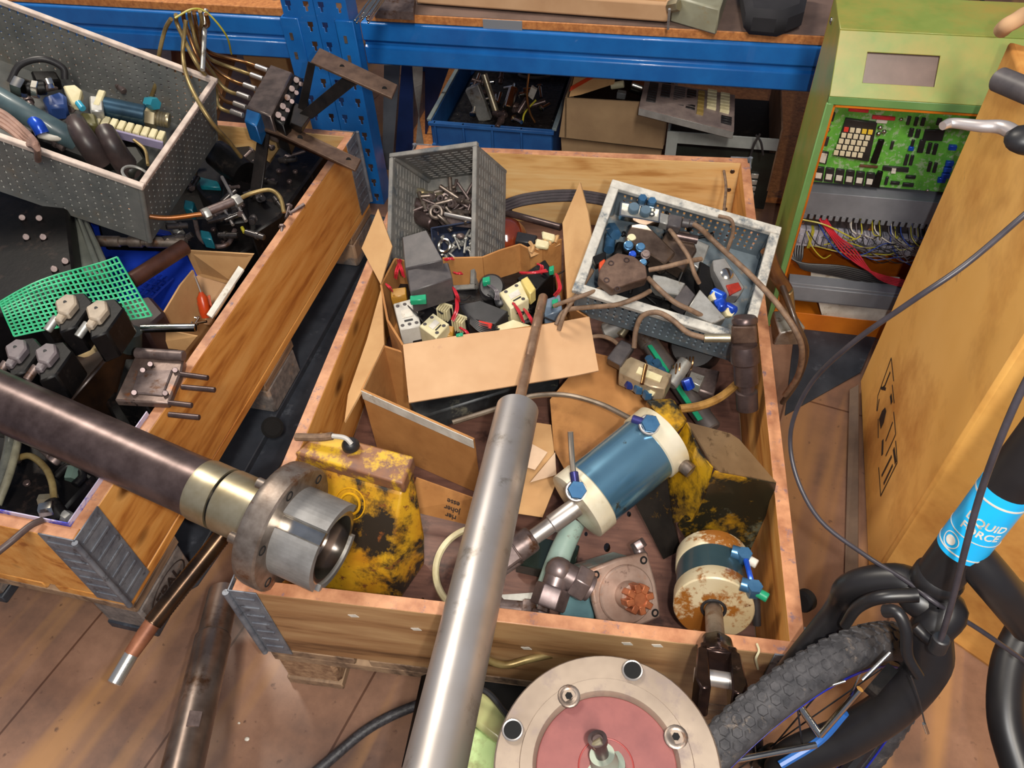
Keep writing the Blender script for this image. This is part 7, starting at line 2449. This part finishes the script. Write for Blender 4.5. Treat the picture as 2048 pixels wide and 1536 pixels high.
# circuit board assembly and grey rack chassis
pc2 = mat('grey_brown_board', (150, 134, 128), (122, 108, 106), 30, .4, .1, bump=.1)
Q = [onr(1290, 160, .20), onr(1470, 190, .16), onr(1468, 262, .0), onr(1278, 214, .02)]
rt = thing('circuit_board', 'large grey-brown circuit board with chips lying on the grey chassis under the shelf', 'circuit board', RM4 @ (sum(Q, V((0, 0, 0))) / 4))
nb = (Q[1] - Q[0]).cross(Q[3] - Q[0]).normalized()
if nb.z < 0:
    nb = -nb
b_ = B(RM4).prism([q for q in Q], nb * -.003)
pb2 = b_.build('board', pc2, rt)
B(RM4).prism([Q[3] - nb * .003, Q[2] - nb * .003, Q[2] - nb * .022, Q[3] - nb * .022], (Q[0] - Q[3]).normalized() * .006).build('edge_rail', greymet, rt, .001)


def bp(s, t_):
    return Q[0].lerp(Q[1], s).lerp(Q[3].lerp(Q[2], s), t_)


for (s0, t0, s1, t1, n_, m_, nm) in ((.06, .1, .16, .8, 8, blackpl, 'chip'), (.20, .1, .30, .55, 5, blackpl, 'chip'), (.34, .1, .46, .72, 9, greydk, 'chip'), (.48, .12, .58, .75, 8, blackpl, 'chip'),
                                     (.60, .15, .67, .85, 6, mat('amber_chip', (150, 126, 70), None, 5, .4), 'amber_chip'), (.70, .05, .80, .62, 6, cream, 'cream_chip'), (.84, .08, .94, .62, 6, cream, 'cream_chip'), (.86, .70, .97, .9, 3, blackpl, 'chip')):
    for k in range(n_):
        ta, tb = t0 + (t1 - t0) * k / n_, t0 + (t1 - t0) * (k + .7) / n_
        B(RM4).prism([bp(s0, ta), bp(s1, ta), bp(s1, tb), bp(s0, tb)], nb * (.006 if nm == 'chip' else .010)).build(nm, m_, pb2, .0005)
cz = onr(1340, 262, .06)
rt = thing('grey_chassis', 'open grey metal chassis with dark inside under the rack shelf', 'metal chassis', r4(onr(1440, 300, .06).x, .2, .0))
x0, x1 = onr(1335, 262, .06).x, onr(1556, 300, .06).x
zz = onr(1440, 270, .06).z
gch = mat('light_grey_chassis', (150, 154, 152), (122, 126, 124), 8, .4)
B(RM4).box(x0, x1, .06, .064, zz - .035, zz).build('front_rail', gch, rt, .001)
B(RM4).box(x0, x0 + .03, .058, .062, 0.02, zz - .0).build('corner_post', gch, rt, .001)
B(RM4).box(x0, x0 + .006, .06, .50, zz - .16, zz).build('side_wall', gch, rt, .001)
B(RM4).box(x1 - .004, x1, .06, .50, zz - .16, zz + .03).build('side_wall', mat('wood_brown_edge', (150, 118, 90), (120, 92, 70), 20, .6), rt, .001)
B(RM4).box(x0, x1, .08, .50, zz - .17, zz - .12).build('dark_inside', black, rt)
B(RM4).box(x0 + .03, x1, .061, .066, .02, zz - .045).build('lower_front', mat('green_black', (26, 34, 30), (16, 20, 18), 20, .4, spots=((150, 150, 140), 30, .72, .02)), rt)
for k in range(3):
    B(RM4).box(x0 + .12, x1 - .01, .36 + k * .05, .375 + k * .05, zz - .01, zz + .004).build('card_slot', cream, rt, .001)
for k in range(6):
    B(RM4).box(x1 - .055, x1 - .035, .055, .06, .02 + k * .02, .034 + k * .02).build('plug_cover', alu, rt, .001)
tag(B(RM4).tube([onr(1520, 268, .03), onr(1508, 290, .03), onr(1500, 315, .03), onr(1494, 330, .03)], .003).build('black_cable', blackw), 'short black cable hanging in front of the grey chassis, left one', 'cable')
tag(B(RM4).tube([onr(1512, 270, .03), onr(1522, 285, .03), onr(1526, 310, .03)], .003).build('black_cable', blackw), 'short black cable hanging in front of the grey chassis, right one', 'cable')
# lower shelf board behind, so the tote stands on something
o = B(RM4).box(-.05, 1.3, .11, .9, zt_ - .160, zt_ - .142).build('lower_shelf_board', sh)
tag(o, 'lower chipboard shelf carrying the blue tote and the striped box', 'shelf board')

# upper shelf: tray, grey metal box, dark bag, electrodes
def sp(u, v, z):
    return P(u, v, z=z)


zs = .539
rt = thing('cardboard_tray', 'long flat cardboard tray on the upper rack shelf', 'cardboard box', sp(1080, -20, zs))
a, b_, = sp(832, 8, zs + .005), sp(1335, 46, zs + .005)
dv = (b_ - a).normalized()
pv = V((-dv.y, dv.x, 0))
M_ = Matrix((dv, pv, V((0, 0, 1)))).transposed().to_4x4()
M_.translation = a
Lt = (b_ - a).length
B(M_).box(0, Lt, 0, .4, 0, .045).build('tray_body', card_l, rt, .006, seg=2)
B(M_).box(.01, Lt - .01, .01, .39, .0448, .047).build('tray_lid', card, rt, .002)
rt = thing('grey_metal_box', 'grey metal box with brass nut right of the flat cardboard tray on the shelf', 'metal box', sp(1390, 20, zs))
blk([(1345, -8), (1440, 18), (1472, -80), (1370, -90)], .60, .06).build('box_body', mat('oily_grey_green', (160, 160, 138), (134, 130, 108), 8, .4, spots=((150, 116, 56), 9, .62, .06)), rt, .004)
B().hexn(sp(1338, 14, .58), sp(1358, 10, .59), .014).build('brass_nut', brass, rt)
tag(B().cyl(sp(1339, 18, .60), sp(1336, 58, .545), .003).build('steel_pin', alu), 'pale thin pin hanging beside the flat cardboard tray', 'pin')
tag(blk([(1482, -50), (1625, -50), (1612, 10), (1570, 26), (1495, 20)], .60, .06).build('dark_bag', mat('dark_plastic_bag', (46, 44, 48), (28, 28, 32), 5, .85), bevel=.015), 'dark plastic bag at the right end of the upper shelf', 'bag')
g = 'welding rods on the shelf'
r_ = random.Random(2)
rt0 = None
ra, rb2 = sp(728, 42, .60), sp(800, -60, .62)
WR_ = []
for i in range(12):
    o_ = V((r_.uniform(-.016, .016), r_.uniform(-.008, .008), r_.uniform(0, .018)))
    d_ = (rb2 - ra).normalized()
    st_ = ra + o_ + d_ * r_.uniform(-.02, .01)
    b_ = B().rod(st_, st_ + d_ * .3, .0022, n=8)
    o = b_.build('welding_rod', chrome)
    WR_.append((o, st_))
for (o, p_), w_ in zip(WR_, places([q[1] for q in WR_])):
    tag(o, 'pale welding rod in the bundle over the shelf edge, ' + w_, 'welding rod', g)
tag(blk([(772, -10), (830, -10), (826, 24), (748, 20)], .56, .02).build('brown_sheet', mauve), 'grey-brown sheet on the shelf between the welding rods and the cardboard tray', 'sheet')
# left shelf: cardboard pieces seen behind the pipes
tag(B().box(-.10, .10, -.02, .14, 0, .32, Matrix.Translation(V((P(560, 140, z=.20).x, P(560, 140, z=.20).y, 0))) @ Matrix.Rotation(.1, 4, 'Z')).build('cardboard_box', card), 'cardboard box in the rack behind the greasy valve stack', 'cardboard box')
tag(blk([(340, 80), (470, 100), (440, 200), (400, 330), (350, 200)], .30, .02).build('brown_board', mat('brown_board', (150, 104, 62), (120, 78, 44), 8, .6)), 'brown board behind the pipes at the back of the left crate', 'board')
# wrap at the carton top right: packing strap
tag(B().tube([P(2004, 60, z=.80), P(2015, 50, z=.815), P(2030, 42, z=.82), P(2048, 30, z=.82)], .012, 12).build('tan_wrap', card_l), 'tan wrapping end at the top corner of the large carton', 'wrapping')
# lines behind cabinet
tag(B().tube([P(1950, -20, z=.02), P(1975, 15, z=.02), P(2000, 40, z=.02), P(2030, 44, z=.02)], .006, 8).build('floor_cable', blackw), 'cable lying on the floor far behind the green cabinet', 'cable')
